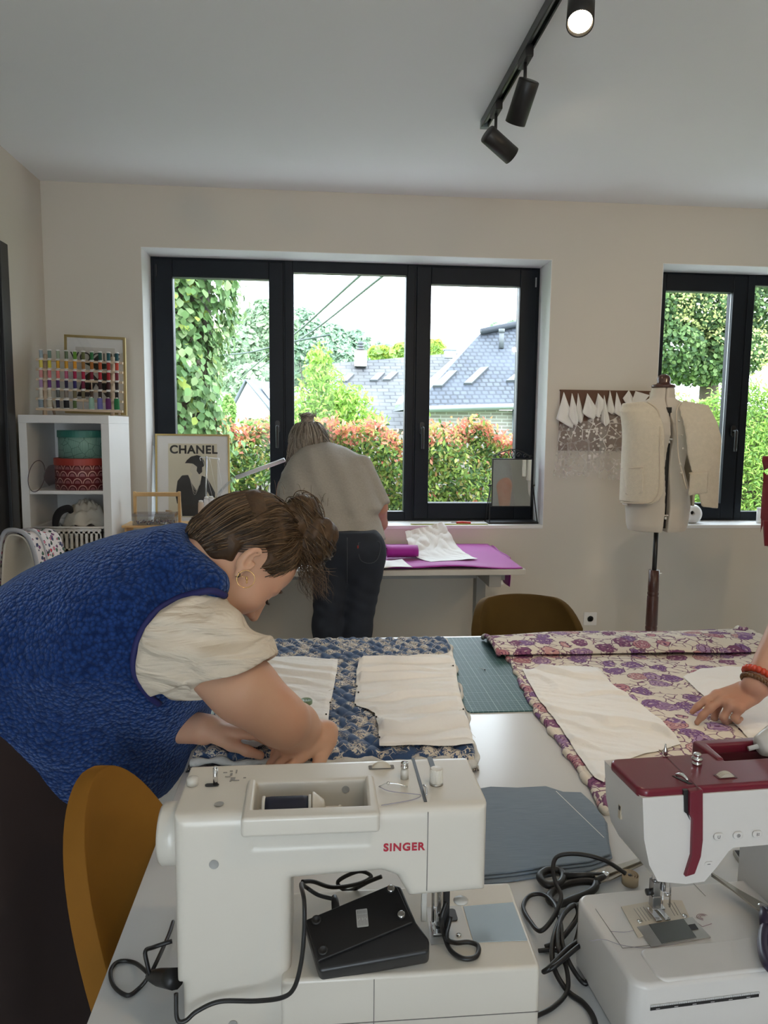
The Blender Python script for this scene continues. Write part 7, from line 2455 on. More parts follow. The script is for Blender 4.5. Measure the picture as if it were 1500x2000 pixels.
# pins along the white panels
M_PIN = mat('dark pin heads', (0.01, 0.01, 0.012), 0.3)
for q in ((658, 1318), (653, 1345), (645, 1372), (637, 1395), (622, 1424), (697, 1310), (697, 1340), (694, 1376), (700, 1352), (735, 1400), (741, 1440), (885, 1300), (905, 1385), (918, 1430)):
    c = P(*q, Z=ZP + 0.006)
    p_ = thing('dressmaking_pin', 'dark-headed dressmaking pin holding the edge of a white panel', 'pin', c, (0, 0, R.uniform(0, 6)), group='pins along the white panels')
    MB().ball((0, 0, 0), 0.0022, 8, 6).build('pin_head', M_PIN, p_, local=True)
    MB().cyl((0.002, 0, 0), (0.022, 0, -0.003), 0.0004, 5).build('shaft', M_BRASS, p_, local=True)

# green button weight
gc = P(598, 1373, Z=ZP + 0.006)
gb = thing('button_weight', 'big green four-holed button lying on the white panel beside the bare arm', 'button', (gc.x, gc.y, ZP + 0.004))
M_GRN = mat('sage green resin', (0.17, 0.26, 0.16), 0.4)
o = MB(); o.lathe([(0, 0), (0.0135, 0), (0.0145, 0.002), (0.0145, 0.009), (0.0130, 0.0105), (0.0115, 0.0095), (0, 0.0088)], 32); o.build('disc', M_GRN, gb, local=True)
m = MB()
for sx in (-1, 1):
    for sy in (-1, 1): m.cyl((sx * 0.0032, sy * 0.0032, 0.0086), (sx * 0.0032, sy * 0.0032, 0.0094), 0.0013, 10)
m.build('button_holes', mat('dark green recess', (0.02, 0.04, 0.02), 0.6), gb, local=True)

# ---- green cutting mat
def mat_mat():
    t = NT('cutting mat')
    s = t.sepxyz(t.co('Object'))
    def lines(step, w):
        out = None
        for a in (s[0], s[1]):
            f = t.math('FRACT', t.math('DIVIDE', a, step))
            e = t.math('LESS_THAN', f, w / step)
            out = e if out is None else t.math('MAXIMUM', out, e)
        return out
    a = t.math('MAXIMUM', t.math('MULTIPLY', lines(0.0125, 0.0007), 0.75), t.math('MULTIPLY', lines(0.0625, 0.0011), 1.0))
    dg = t.math('LESS_THAN', t.math('ABSOLUTE', t.math('SUBTRACT', s[0], t.math('ADD', t.math('MULTIPLY', s[1], 0.577), -0.02))), 0.0012)
    a = t.math('MAXIMUM', a, t.math('MULTIPLY', dg, 0.8))
    t.set(color=t.mix(a, (0.022, 0.088, 0.098), (0.34, 0.46, 0.45)), rough=0.55)
    return t.mat
my0, my1, mx0 = 1.683, 2.311, 0.362
cm = thing('cutting_mat', 'dark green gridded cutting mat lying between the navy and the flowered fabric', 'cutting mat', ((mx0 + 0.45), (my0 + my1) / 2, TZ))
o = MB(); o.prism(rrect(mx0, my0, mx0 + 0.90, my1, 0.012), TZ + 0.0003, TZ + 0.0035); o.build('mat_surface', mat_mat(), cm)
m = MB(); 
for k in range(30): m.box((mx0 + 0.012, my0 + 0.02 + k * 0.02, TZ + 0.0035), (mx0 + 0.012 + (0.009 if k % 5 == 0 else 0.005), my0 + 0.0207 + k * 0.02, TZ + 0.0037))
m.build('scale_marks', mat('mat white print', (0.42, 0.52, 0.50), 0.6), cm)
pn = thing('dressmaking_pin', 'dark-headed pin lying loose on the green cutting mat', 'pin', P(947, 1308, Z=TZ + 0.006), (0, 0, 2.0))
MB().ball((0, 0, 0), 0.0022, 8, 6).build('pin_head', M_PIN, pn, local=True)
MB().cyl((0.002, 0, 0), (0.026, 0, -0.001), 0.0005, 5).build('shaft', M_BRASS, pn, local=True)

# ---- flowered fabric with white panels
def paisley():
    t = NT('purple flowered cotton')
    co = t.co('Object', scale=(1, 1, 0.3))
    wob = t.n('VectorMath', operation='ADD'); sc = t.n('VectorMath', operation='SCALE'); sc.inputs['Scale'].default_value = 0.035
    nz = t.n('TexNoise'); nz.inputs['Scale'].default_value = 22; nz.inputs['Detail'].default_value = 2; t.l(co, nz.inputs[0]); t.l(nz.outputs[1], sc.inputs[0]); t.l(co, wob.inputs[0]); t.l(sc.outputs[0], wob.inputs[1])
    v = t.n('TexVoronoi'); v.inputs['Scale'].default_value = 15.5; t.l(wob.outputs[0], v.inputs['Vector'])
    d = v.outputs['Distance']; hue = t.sepxyz(v.outputs['Color'])[0]
    flower = t.ramp(hue, [(0.0, S(132, 98, 150)), (0.28, S(165, 135, 175)), (0.50, S(186, 128, 138)), (0.68, S(130, 78, 115)), (0.84, S(198, 150, 150))], 'CONSTANT')
    rings = t.math('FRACT', t.math('MULTIPLY', d, 9.5))
    # petals: radius modulated by small cells
    v2 = t.n('TexVoronoi'); v2.inputs['Scale'].default_value = 75; t.l(wob.outputs[0], v2.inputs['Vector'])
    d2 = t.math('ADD', d, t.math('MULTIPLY', v2.outputs['Distance'], 0.10))
    blob = t.ramp(d2, [(0.50, (1, 1, 1)), (0.515, (0, 0, 0))])
    inner = t.mix(t.ramp(rings, [(0.20, (1, 1, 1)), (0.30, (0, 0, 0))]), flower, S(96, 48, 92))
    inner = t.mix(t.ramp(v2.outputs['Distance'], [(0.22, (0.85, 0.85, 0.85)), (0.36, (0, 0, 0))]), inner, S(212, 190, 188))
    c = t.mix(blob, S(224, 216, 204), inner)
    line = t.ramp(d2, [(0.492, (0, 0, 0)), (0.502, (0.8, 0.8, 0.8)), (0.512, (0.8, 0.8, 0.8)), (0.522, (0, 0, 0))])
    c = t.mix(line, c, S(82, 40, 76))
    # small leaves and vines between the flowers
    v3 = t.vor(wob.outputs[0], 34, 'DISTANCE_TO_EDGE')
    vine = t.math('MULTIPLY', t.ramp(v3, [(0.035, (1, 1, 1)), (0.06, (0, 0, 0))]), t.ramp(t.noise(co, 13, 2), [(0.44, (0, 0, 0)), (0.50, (1, 1, 1))]))
    vine = t.math('MULTIPLY', vine, t.math('SUBTRACT', 1.0, blob))
    c = t.mix(vine, c, S(120, 80, 110))
    t.set(color=c, rough=0.85)
    t.bump(t.noise(co, 40, 3), 0.35, 0.004)
    return t.mat


M_PAIS = paisley()
fl_ = [P(*q, Z=TZ + 0.012) for q in ((955, 1247), (985, 1272), (1003, 1300), (1022, 1342), (1040, 1375), (1064, 1408), (1090, 1440), (1113, 1474), (1140, 1510), (1160, 1544), (1182, 1580))]
ff = thing('flowered_fabric', 'cream and purple flowered jacket piece with white panels on the work table', 'flowered fabric', (0.9, 1.75, TZ))
def left_x(y):
    ys = [p.y for p in fl_][::-1]; xs = [p.x for p in fl_][::-1]
    return float(np.interp(y, ys, xs))
FX1, FY0, FY1 = 1.40, 1.20, 2.27
def f_top(x, y): return TZ + 0.010 + 0.004 * noise.noise(Vector((x * 6, y * 6, 1.0))) + 0.003 * noise.noise(Vector((x * 17, y * 17, 4.0)))
def ffn(u, v):
    y = FY0 + (FY1 - FY0) * v
    x0 = left_x(y); x = x0 + (FX1 - x0) * u
    e = min(1, u / 0.012)
    return Vector((x + 0.003 * math.sin(y * 60) * (1 - e), y, TZ + 0.004 + (f_top(x, y) - TZ - 0.004) * e ** 0.5))
MB().grid(ffn, 110, 110).build('printed_face', M_PAIS, ff, solid=0.003)
m = MB(); m.tube([ffn(0, k / 70) + Vector((0.003, 0, 0.002)) for k in range(71)], [0.0075 + 0.0022 * math.sin(k * 1.7) for k in range(71)], 8); m.build('rolled_edge', M_PAIS, ff)
# folded band along the far edge
y_b0 = P(1200, 1275, Z=TZ + 0.02).y
def band(u, v):
    x = 0.535 + (1.395 - 0.535) * u
    yb = y_b0 + (2.300 - y_b0) * v + 0.012 * (1 - u) * 3 * (0.3 - v) * max(0, 1 - u * 4)
    hgt = 0.030 + 0.008 * noise.noise(Vector((x * 5, v * 2, 0.5)))
    prof = math.sin(PI * min(1.0, 0.06 + v * 0.93)) ** 0.42
    sag = 0.008 * math.sin(x * 9) * (1 - v)
    return Vector((x, yb + sag - 0.010 * math.sin(PI * u) * (1 - v), TZ + 0.006 + hgt * prof))
MB().grid(band, 90, 20).build('folded_band', M_PAIS, ff, solid=0.003)
m = MB(); m.tube([band(0.0, k / 12) + Vector((-0.002, 0, 0)) for k in range(13)], 0.008, 8); m.build('band_end', M_PAIS, ff)
m = MB(); m.tube([band(1.0, k / 12) for k in range(13)], [0.010 + 0.003 * math.sin(3 * k) for k in range(13)], 8); m.build('band_end', M_PAIS, ff)
pC = [P(*q, Z=TZ + 0.014) for q in ((1020, 1306), (1060, 1303), (1110, 1300), (1168, 1304), (1192, 1332), (1218, 1350), (1262, 1384), (1290, 1404), (1330, 1452), (1300, 1462), (1240, 1478), (1186, 1500), (1180, 1530), (1160, 1520), (1135, 1482), (1108, 1442), (1080, 1400), (1052, 1366), (1032, 1330))]
pD = [P(*q, Z=TZ + 0.014) for q in ((1334, 1322), (1368, 1308), (1420, 1302), (1500, 1300), (1530, 1300), (1540, 1440), (1530, 1452), (1468, 1450), (1445, 1424), (1410, 1392), (1370, 1355))]
panel_sheet(pC, lambda x, y: f_top(x, y) + 0.001, 100, M_PANEL, 'white_panel', ff, 0.0075, -0.45, 2.2, amp=0.9, gather=10)
panel_sheet(pD, lambda x, y: f_top(x, y) + 0.001, 100, M_PANEL, 'white_panel', ff, 0.004, 0.4, 6.1, amp=0.6, gather=7)

# ---- folded blue-grey denim
def denim():
    t = NT('blue-grey chambray')
    co = t.co('Object')
    st = t.noise(t.co('Object', scale=(6, 240, 40)), 4, 3)
    t.set(color=t.mix(st, S(96, 110, 126), S(140, 153, 166)), rough=0.85)
    t.bump(t.noise(co, 26, 3), 0.3, 0.004)
    return t.mat
M_DEN = denim()
dn_top = [P(*q, Z=TZ + 0.012) for q in ((900, 1546), (958, 1536), (1010, 1538), (1066, 1535), (1100, 1546), (1135, 1547), (1158, 1568), (1182, 1600), (1186, 1640), (1192, 1668), (1150, 1682), (1080, 1690), (1000, 1702), (900, 1712))]
dnt = thing('folded_chambray', 'folded blue-grey chambray with a white chalk line, between the two sewing machines', 'fabric', (0.38, 1.18, TZ))
def poly_block(name, poly, z0, z1, mtl, par, bev):
    m = MB(); pp_ = [(p.x, p.y) for p in poly]
    ar = sum(pp_[i][0] * pp_[(i + 1) % len(pp_)][1] - pp_[(i + 1) % len(pp_)][0] * pp_[i][1] for i in range(len(pp_)))
    m.prism(pp_ if ar > 0 else pp_[::-1], z0, z1); return m.build(name, mtl, par, bevel=bev, bseg=3)
poly_block('top_layer', dn_top, TZ + 0.0085, TZ + 0.0125, M_DEN, dnt, 0.0018)
cen = sum(dn_top, Vector()) / len(dn_top)
poly_block('lower_layer', [cen + (p - cen) * 0.985 + Vector((0.004, -0.004, 0)) for p in dn_top], TZ + 0.0045, TZ + 0.0082, M_DEN, dnt, 0.0018)
poly_block('lower_layer', [cen + (p - cen) * 1.0 + Vector((-0.003, -0.010, 0)) for p in dn_top], TZ + 0.0005, TZ + 0.0042, M_DEN, dnt, 0.0018)
a, b = P(1086, 1545, Z=TZ + 0.0128), P(1180, 1636, Z=TZ + 0.0128)
m = MB(); d_ = (b - a).normalized(); s_ = Vector((-d_.y, d_.x, 0)) * 0.0006
m.add([a - s_, b - s_, b + s_, a + s_], [(0, 1, 2, 3)]); m.build('chalk_line', M_PAPER, dnt)
# ================================================================== sewing machines and the clutter round them
M_MWHITE = mat('ivory machine plastic', (0.66, 0.625, 0.56), 0.30, vary=0.01, coat=0.15)
M_MWHITE2 = mat('white machine plastic', (0.66, 0.64, 0.62), 0.28, vary=0.01, coat=0.2)
M_CHROME = mat('chrome', (0.72, 0.72, 0.73), 0.12, metal=1.0, vary=0)
M_RUBBER = mat('black rubber', (0.010, 0.010, 0.011), 0.42, vary=0)
M_DARKP = mat('dark plastic', (0.016, 0.016, 0.018), 0.35, vary=0)
M_PLATE = mat('satin steel plate', (0.48, 0.47, 0.45), 0.3, metal=0.8, vary=0.03)
M_LINE = mat('panel gap', (0.16, 0.15, 0.14), 0.7, vary=0)
M_PRINTG = mat('grey print', (0.25, 0.24, 0.23), 0.6, vary=0)


def boolean(o, cutters, op='DIFFERENCE'):
    """cut solids out of a mesh object and keep the result"""
    tmp = []
    for cb in cutters:
        c = cb.build('cutter', M_LINE)
        c.matrix_world = Matrix.Identity(4)
        if o.parent is not None:
            c.data.transform(wm(o).inverted())
        md = o.modifiers.new('b', 'BOOLEAN'); md.object = c; md.operation = op; md.solver = 'EXACT'
        tmp.append(c)
    par, o.parent = o.parent, None
    bpy.context.view_layer.update()
    me = bpy.data.meshes.new_from_object(o.evaluated_get(bpy.context.evaluated_depsgraph_get()))
    old = o.data
    o.modifiers.clear(); o.data = me; me.name = old.name
    if par is not None:
        o.parent = par
    bpy.data.meshes.remove(old)
    for c in tmp:
        me_ = c.data; bpy.data.objects.remove(c); bpy.data.meshes.remove(me_)
    return o


def bevel(o, w, seg=3, ang=0.55):
    md = o.modifiers.new('bevel', 'BEVEL'); md.width = w; md.segments = seg; md.limit_method = 'ANGLE'; md.angle_limit = ang
    o.data.polygons.foreach_set('use_smooth', [True] * len(o.data.polygons))
    wn_ = o.modifiers.new('wn', 'WEIGHTED_NORMAL'); wn_.keep_sharp = True
    return o


RX = Matrix.Rotation(PI / 2, 4, 'X')

# ------------------------------------------------------------------ the ivory machine, seen from behind
BYS = 0.755                                        # plane of its back
def B(px, py, dy=0.0): return P(px, py, Y=BYS + dy)
sm = thing('sewing_machine', 'ivory sewing machine lettered SINGER seen from behind, navy spool in its top', 'sewing machine', (0.02, 0.82, TZ))
ztop, zbase = 1.02, 0.835
xl, xr = B(336, 1596).x, B(955, 1566).x
o3 = [B(336, 1596), B(955, 1566), B(950, 1744), B(800, 1757), B(782, 1716), B(764, 1706), B(570, 1722), B(568, 1925)]
poly = [(xl, ztop - 0.001), (xl, TZ + 0.075), (xl + 0.006, TZ + 0.075), (xl + 0.006, TZ + 0.004), (0.0, TZ + 0.004), (o3[7].x, zbase - 0.01), (o3[6].x, o3[6].z), (o3[5].x - 0.01, o3[5].z), (o3[4].x - 0.004, o3[4].z), (o3[3].x, o3[3].z), (o3[2].x, o3[2].z), (xr, ztop)]
hx0, hx1 = P(497, 1560, Z=ztop).x, P(716, 1550, Z=ztop).x
hy0, hy1 = P(600, 1583, Z=ztop).y, P(600, 1524, Z=ztop).y
def body_fn(p):
    d = smax(sd_poly(p[:, [0, 2]], poly), np.abs(p[:, 1] - 0.818) - 0.063, 0.014)
    cut = sd_box(p, ((hx0 + hx1) / 2, (hy0 + hy1) / 2, ztop), ((hx1 - hx0) / 2, (hy1 - hy0) / 2, 0.040))
    return smax(d, -cut, 0.004)
body = sdf_obj('machine_body', body_fn, (xl - 0.01, 0.745, TZ), (xr + 0.01, 0.89, ztop + 0.008), 0.0019, M_MWHITE, sm)
# base with its extension table
m = MB(); bxr = P(1058, 1892, Z=zbase).x
b_far = P(992, 1722, Z=zbase)
pb_ = [(o3[7].x - 0.01, 0.742), (bxr, 0.742), (b_far.x + 0.002, b_far.y), (o3[7].x - 0.01, b_far.y)]
m.prism(pb_, TZ + 0.004, zbase); base = m.build('machine_base', M_MWHITE, sm)
bevel(base, 0.005, 3)
m = MB(); xs_ = P(730, 1898, Z=zbase).x
m.box((xs_ - 0.0004, 0.7415, TZ + 0.006), (xs_ + 0.0004, 0.7435, zbase - 0.004)); m.box((o3[7].x, 0.7415, TZ + 0.030), (bxr, 0.7425, TZ + 0.0308))
m.build('base_seam', M_LINE, base)
xs_ = B(836, 1600).x
m = MB(); m.box((xs_ - 0.0004, BYS - 0.0006, o3[2].z + 0.006), (xs_ + 0.0004, BYS + 0.001, ztop - 0.006)); m.build('end_cover_seam', M_LINE, sm)
m = MB(); m.box((xs_ - 0.0030, BYS + 0.012, ztop - 0.001), (xs_ + 0.0005, 0.875, ztop + 0.0006)); m.build('thread_channel', M_DARKP, sm)
m = MB(); q0, q1 = P(846, 1500, Z=ztop), P(836, 1478, Z=ztop); m.box((q0.x - 0.003, q0.y - 0.006, ztop - 0.0005), (q0.x + 0.003, 0.876, ztop + 0.0007)); m.build('take_up_slot', M_DARKP, sm)
# carrying handle
fx0, fx1 = B(470, 1600, -0.015).x, B(742, 1600, -0.015).x
zf0, zf1 = B(600, 1627, -0.017).z, B(600, 1582, -0.017).z
m = MB()
ring = [(fx0, BYS - 0.017), (fx1, BYS - 0.017), (fx1, hy1 + 0.002), (hx1 + 0.001, hy1 + 0.002), (hx1 - 0.001, hy0 + 0.001), (hx0 + 0.001, hy0 + 0.001), (hx0 - 0.001, hy1 + 0.002), (fx0, hy1 + 0.002)]
m.prism(ring, ztop - 0.018, ztop + 0.004); hd_ = m.build('carrying_handle', M_MWHITE, sm); bevel(hd_, 0.004, 3)
m = MB(); m.box((fx0 + 0.001, BYS - 0.0165, zf0), (fx1 - 0.001, BYS - 0.002, ztop - 0.010)); hh_ = m.build('handle_grip', M_MWHITE, hd_); bevel(hh_, 0.005, 3)
# dimples
for (px, py, back) in ((418, 1688, True), (420, 1505, None), (428, 1571, False), (812, 1540, None)):
    if back is None: continue
    q = B(px, py) if back else P(px, py, Z=ztop)
    M_ = Matrix.Translation(q) @ (RX if back else Matrix.Identity(4))
    m = MB(); m.lathe([(0.0052, 0.0007), (0.0046, 0.0004), (0.0, 0.0003)], 20, M_, cap=False); m.build('screw_recess', mat('grey recess', (0.34, 0.34, 0.33), 0.4, vary=0), sm)
q = B(455, 2001); m = MB(); m.lathe([(0.0052, 0.0007), (0.0, 0.0004)], 20, Matrix.Translation(q) @ RX, cap=False); m.build('screw_recess', MATS['grey recess'], sm)
# lettering
ql = B(789, 1654.5)
text_mesh('SINGER', 0.0122, Matrix.Translation((ql.x, BYS - 0.0004, ql.z)) @ Matrix.Rotation(0.010, 4, 'Y') @ RX, 0.0002, 'lettering', mat('red lettering', (0.42, 0.012, 0.035), 0.4, vary=0), sm, offset=0.00042, spacing=1.14)
# hand wheel
q = P(322, 1630, Y=BYS + 0.055)
m = MB(); m.lathe([(0.0, -0.001), (0.030, 0.0), (0.034, 0.004), (0.034, 0.022), (0.031, 0.026), (0.0, 0.027)], 40, Matrix.Translation((xl - 0.024, BYS + 0.058, q.z)) @ Matrix.Rotation(PI / 2, 4, 'Y')); m.build('hand_wheel', M_MWHITE, sm)
# bobbin winder, stop, dial, posts, knob
q = P(376, 1532, Z=ztop)
MB().lathe([(0.0, 0.009), (0.0065, 0.008), (0.0065, 0)], 20, Matrix.Translation((q.x, q.y, ztop))).build('winder_stop', mat('translucent white', (0.62, 0.6, 0.55), 0.3, vary=0), sm)
q = P(421, 1533, Z=ztop)
m = MB(); m.cyl((q.x, q.y, ztop), (q.x, q.y, ztop + 0.020), 0.0028, 12); m.cyl((q.x, q.y, ztop + 0.020), (q.x, q.y, ztop + 0.022), 0.0022, 12); m.build('winder_spindle', M_CHROME, sm)
m = MB(); m.prism(rrect(q.x - 0.012, q.y - 0.0035, q.x + 0.004, q.y + 0.0035, 0.0034), ztop, ztop + 0.0005); m.build('winder_slot', M_DARKP, sm)
m = MB()
for (px, py, w, h) in ((440, 1509, 9, 1.2), (452, 1506, 7, 1.2), (462, 1507, 3, 6), (445, 1517, 12, 1.2), (455, 1521, 10, 5), (462, 1524, 12, 1.0), (478, 1519, 6, 1.4), (450, 1526, 4, 1.2), (452, 1512, 5, 4)):
    q = P(px, py, Z=ztop); k = 0.00052; m.box((q.x - w * k / 2, q.y - h * k * 1.3, ztop), (q.x + w * k / 2, q.y + h * k * 1.3, ztop + 0.0003))
m.build('winder_diagram', M_PRINTG, sm)
q = P(745, 1500, Z=ztop)
m = MB(); m.lathe([(0.0, -0.003), (0.013, -0.003), (0.0135, -0.002), (0.0135, 0.002), (0.013, 0.003), (0.0, 0.003)], 40, Matrix.Translation((q.x, q.y + 0.002, ztop - 0.0065)) @ RX); m.build('tension_dial', mat('dial cream', (0.60, 0.55, 0.45), 0.4), sm)
m = MB(); m.prism(rrect(q.x - 0.0155, q.y - 0.003, q.x + 0.0155, q.y + 0.007, 0.002), ztop, ztop + 0.0004); m.build('dial_slot', M_LINE, sm)
q = P(790, 1520, Z=ztop)
m = MB(); m.lathe([(0.0048, 0), (0.0046, 0.010), (0.003, 0.012)], 18, Matrix.Translation((q.x, q.y, ztop))); m.build('thread_guide_post', MATS['translucent white'], sm)
m = MB(); m.lathe([(0.003, 0.012), (0.0046, 0.013), (0.0046, 0.015), (0.0030, 0.016), (0.0044, 0.0175), (0.0044, 0.0195), (0, 0.020)], 18, Matrix.Translation((q.x, q.y, ztop))); m.build('pretension_disc', M_CHROME, sm)
q = P(852, 1531, Z=ztop)
m = MB(); m.lathe([(0.0080, 0), (0.0080, 0.002), (0.0068, 0.0025)], 24, Matrix.Translation((q.x, q.y, ztop))); m.build('knob_collar', M_PLATE, sm)
v_ = []
m = MB()
def ribk(u, v): 
    a = 2 * PI * u; r = (0.0072 + 0.00035 * math.cos(a * 24)) * (1.0 if v < 0.8 else 1 - (v - 0.8) * 1.0); return Vector((q.x + r * math.cos(a), q.y + r * math.sin(a), ztop + 0.0025 + 0.0165 * min(1, v / 0.85)))
m.grid(ribk, 96, 12, cu=True); m.lathe([(0.0, 0.0193), (0.0058, 0.0190)], 24, Matrix.Translation((q.x, q.y, ztop)), cap=False); m.build('pressure_knob', M_MWHITE, sm)
# guide wire by the channel
g = [P(740, 1536, Z=ztop + 0.002), P(760, 1545, Z=ztop + 0.003), P(800, 1550, Z=ztop + 0.004), P(822, 1553, Z=ztop + 0.002), P(806, 1562, Z=ztop + 0.001), P(745, 1573, Z=ztop + 0.001)]
m = MB(); m.tube(g, 0.0005, 5, n=4); m.build('loose_thread', mat('grey-violet thread', (0.32, 0.30, 0.36), 0.6, vary=0), sm)
q = P(758, 1538, Z=ztop); m = MB(); m.tube([(q.x - 0.010, q.y + 0.001, ztop + 0.001), (q.x, q.y, ztop + 0.005), (q.x + 0.012, q.y - 0.001, ztop + 0.004), (q.x + 0.022, q.y - 0.002, ztop + 0.001)], 0.0008, 6, n=4); m.ball((q.x, q.y, ztop + 0.005), 0.002, 10, 6); m.build('thread_guide', M_CHROME, sm)
q = P(832, 1548, Z=ztop); m = MB(); m.tube([(q.x, q.y - 0.006, ztop - 0.002), (q.x, q.y, ztop + 0.006), (q.x - 0.001, q.y + 0.012, ztop + 0.003)], 0.0012, 6, n=3); m.build('take_up_lever', M_CHROME, sm)

# navy spool lying in the recess, with its cap and pin
zs_ = ztop - 0.017
s0, s1 = P(512, 1568, Z=zs_ + 0.01), P(608, 1563, Z=zs_ + 0.01)
ys_ = (s0.y + s1.y) / 2
sp = thing('thread_reel', 'reel of navy thread lying in the top of the ivory machine', 'thread spool', (s0.x, ys_, zs_))
Mx = Matrix.Translation((s0.x, ys_, zs_)) @ Matrix.Rotation(PI / 2, 4, 'Y'); L = s1.x - s0.x
MB().lathe([(0.003, 0), (0.0155, 0), (0.0155, 0.003), (0.006, 0.004), (0.006, L - 0.004), (0.0155, L - 0.003), (0.0155, L), (0.003, L)], 28, Mx).build('reel', M_CAP, sp)
MB().lathe([(0.0142, 0.0035), (0.0148, 0.01), (0.0148, L - 0.01), (0.0142, L - 0.0035)], 28, Mx).build('thread', mat('navy thread', (0.006, 0.009, 0.028), 0.6, vary=0.2, vscale=900), sp)
m = MB(); m.lathe([(0.0, L + 0.001), (0.0185, L + 0.0012), (0.0185, L + 0.003), (0.010, L + 0.014), (0.006, L + 0.0155), (0.0, L + 0.016)], 28, Mx); m.build('spool_cap', M_MWHITE, sm)
m = MB(); m.tube([(s0.x - 0.004, ys_, zs_), (s1.x + 0.032, ys_, zs_)], 0.0026, 10); m.ball((s1.x + 0.032, ys_, zs_), 0.0036, 10, 6); m.build('spool_pin', M_MWHITE, sm)
q = P(675, 1541, Z=ztop - 0.03)
m = MB(); m.lathe([(0.0045, 0.001), (0, 0.0005)], 18, Matrix.Translation((P(675, 1541, Y=hy1 - 0.0008).x, hy1 - 0.0004, P(675, 1541, Y=hy1).z)) @ RX, cap=False); m.build('screw_recess', MATS['grey recess'], sm)

# bed plate, film, presser foot
pl = [P(*q, Z=zbase + 0.0006) for q in ((832, 1772), (900, 1768), (922, 1838), (842, 1845))]
m = MB(); m.add(pl + [p - Vector((0, 0, 0.0012)) for p in pl], [(3, 2, 1, 0)[::-1], (0, 3, 7, 4), (2, 1, 5, 6), (3, 2, 6, 7), (1, 0, 4, 5)]); m.build('needle_plate', M_PLATE, sm)
q = P(896, 1826, Z=zbase + 0.001); m = MB(); m.cyl((q.x, q.y, zbase), (q.x, q.y, zbase + 0.0016), 0.0030, 14); m.build('plate_screw', M_CHROME, sm)
q = P(882, 1786, Z=zbase + 0.001); m = MB(); m.prism(rrect(q.x - 0.008, q.y - 0.012, q.x + 0.006, q.y + 0.010, 0.004), zbase + 0.0005, zbase + 0.0018); m.build('bobbin_cover', M_DARKP, sm)
pl = [P(*q, Z=zbase + 0.0008) for q in ((905, 1770), (1002, 1762), (1030, 1836), (925, 1840))]
m = MB(); m.add(pl + [p - Vector((0, 0, 0.001)) for p in pl], [(3, 2, 1, 0)[::-1], (0, 3, 7, 4), (2, 1, 5, 6), (3, 2, 6, 7), (1, 0, 4, 5)])
m.build('film_sticker', mat('glossy bluish film', (0.50, 0.60, 0.68), 0.06, metal=0.35, vary=0), sm)
pl2 = [P(*q, Z=zbase + 0.0005) for q in ((600, 1786), (640, 1780), (700, 1776), (760, 1772), (800, 1768), (820, 1838), (620, 1850))]
zh = o3[3].z
q = P(858, 1760, Y=0.815)
m = MB(); m.cyl((q.x, 0.815, zh + 0.01), (q.x, 0.815, zbase + 0.018), 0.0030, 10); m.build('presser_bar', M_CHROME, sm)
m = MB(); m.cyl((q.x - 0.008, 0.812, zh + 0.01), (q.x - 0.008, 0.812, zbase + 0.010), 0.0018, 8); m.cyl((q.x - 0.008, 0.812, zbase + 0.012), (q.x - 0.008, 0.812, zbase + 0.002), 0.0007, 6); m.build('needle_bar', M_CHROME, sm)
m = MB(); m.cbox((q.x, 0.815, zbase + 0.014), (0.010, 0.012, 0.016)); m.cbox((q.x - 0.002, 0.810, zbase + 0.0028), (0.015, 0.024, 0.003)); m.cbox((q.x + 0.008, 0.815, zbase + 0.015), (0.008, 0.006, 0.006)); m.build('presser_foot', M_CHROME, sm, bevel=0.001)
q2 = P(872, 1770, Y=0.790)
m = MB(); m.box((q2.x - 0.004, 0.785, zbase + 0.008), (q2.x + 0.003, 0.795, zh + 0.004)); m.build('presser_lever', M_DARKP, sm, bevel=0.001)
q2 = P(828, 1800, Y=0.80); m = MB(); m.box((q2.x - 0.0035, 0.798, zbase + 0.02), (q2.x + 0.003, 0.803, zh + 0.004)); m.build('needle_threader', MATS['translucent white'], sm, bevel=0.001)
q2 = P(900, 1757, Y=0.80); m = MB(); m.ball((q2.x, 0.80, q2.z - 0.001), (0.009, 0.008, 0.004), 14, 8); m.build('lamp_cover', MATS['translucent white'], sm)

# ------------------------------------------------------------------ foot pedal leaning on the bed
bl, br, tl = P(620, 1893, Y=0.741), P(836, 1852, Y=0.747), P(592, 1800, Y=0.792)
ux, uy_ = (br - bl), (tl - bl)
W_, H_ = ux.length, uy_.length
ex = ux.normalized(); en = ex.cross(uy_).normalized(); ey = en.cross(ex)
if en.y > 0: en = -en
PM = Matrix(((ex.x, ey.x, en.x, bl.x), (ex.y, ey.y, en.y, bl.y), (ex.z, ey.z, en.z, bl.z), (0, 0, 0, 1)))
H_ = uy_.dot(ey) * 1.06
sx_ = uy_.dot(ex)                                    # the plate leans sideways in its own plane
fp = thing('foot_pedal', 'black foot pedal leaning upside down against the ivory machine', 'foot pedal', bl)
def pl2_(*pts): return [(lambda v: (v.x, v.y))(PM.inverted() @ pl_pt(*q)) for q in pts]
def pl_pt(px, py):
    o_ = Vector((0, 0, CAM_H)); d_ = P(px, py, Y=1.0) - o_
    t_ = (bl + en * 0.0014 - o_).dot(en) / d_.dot(en); return o_ + d_ * t_
m = MB(); m.prism(pl2_((622, 1896), (836, 1858), (838, 1832), (812, 1798), (782, 1728), (764, 1724), (592, 1796)), -0.026, -0.003, PM); fb_ = m.build('pedal_body', M_DARKP, fp); bevel(fb_, 0.004, 3)
m = MB(); m.prism(pl2_((621, 1880), (806, 1804), (776, 1736), (764, 1729), (597, 1799)), -0.004, 0.0012, PM); pp2 = m.build('base_plate', M_RUBBER, fp); bevel(pp2, 0.0015, 2)
def on_plate(px, py): return Matrix.Translation(pl_pt(px, py)) @ PM.to_3x3().to_4x4()
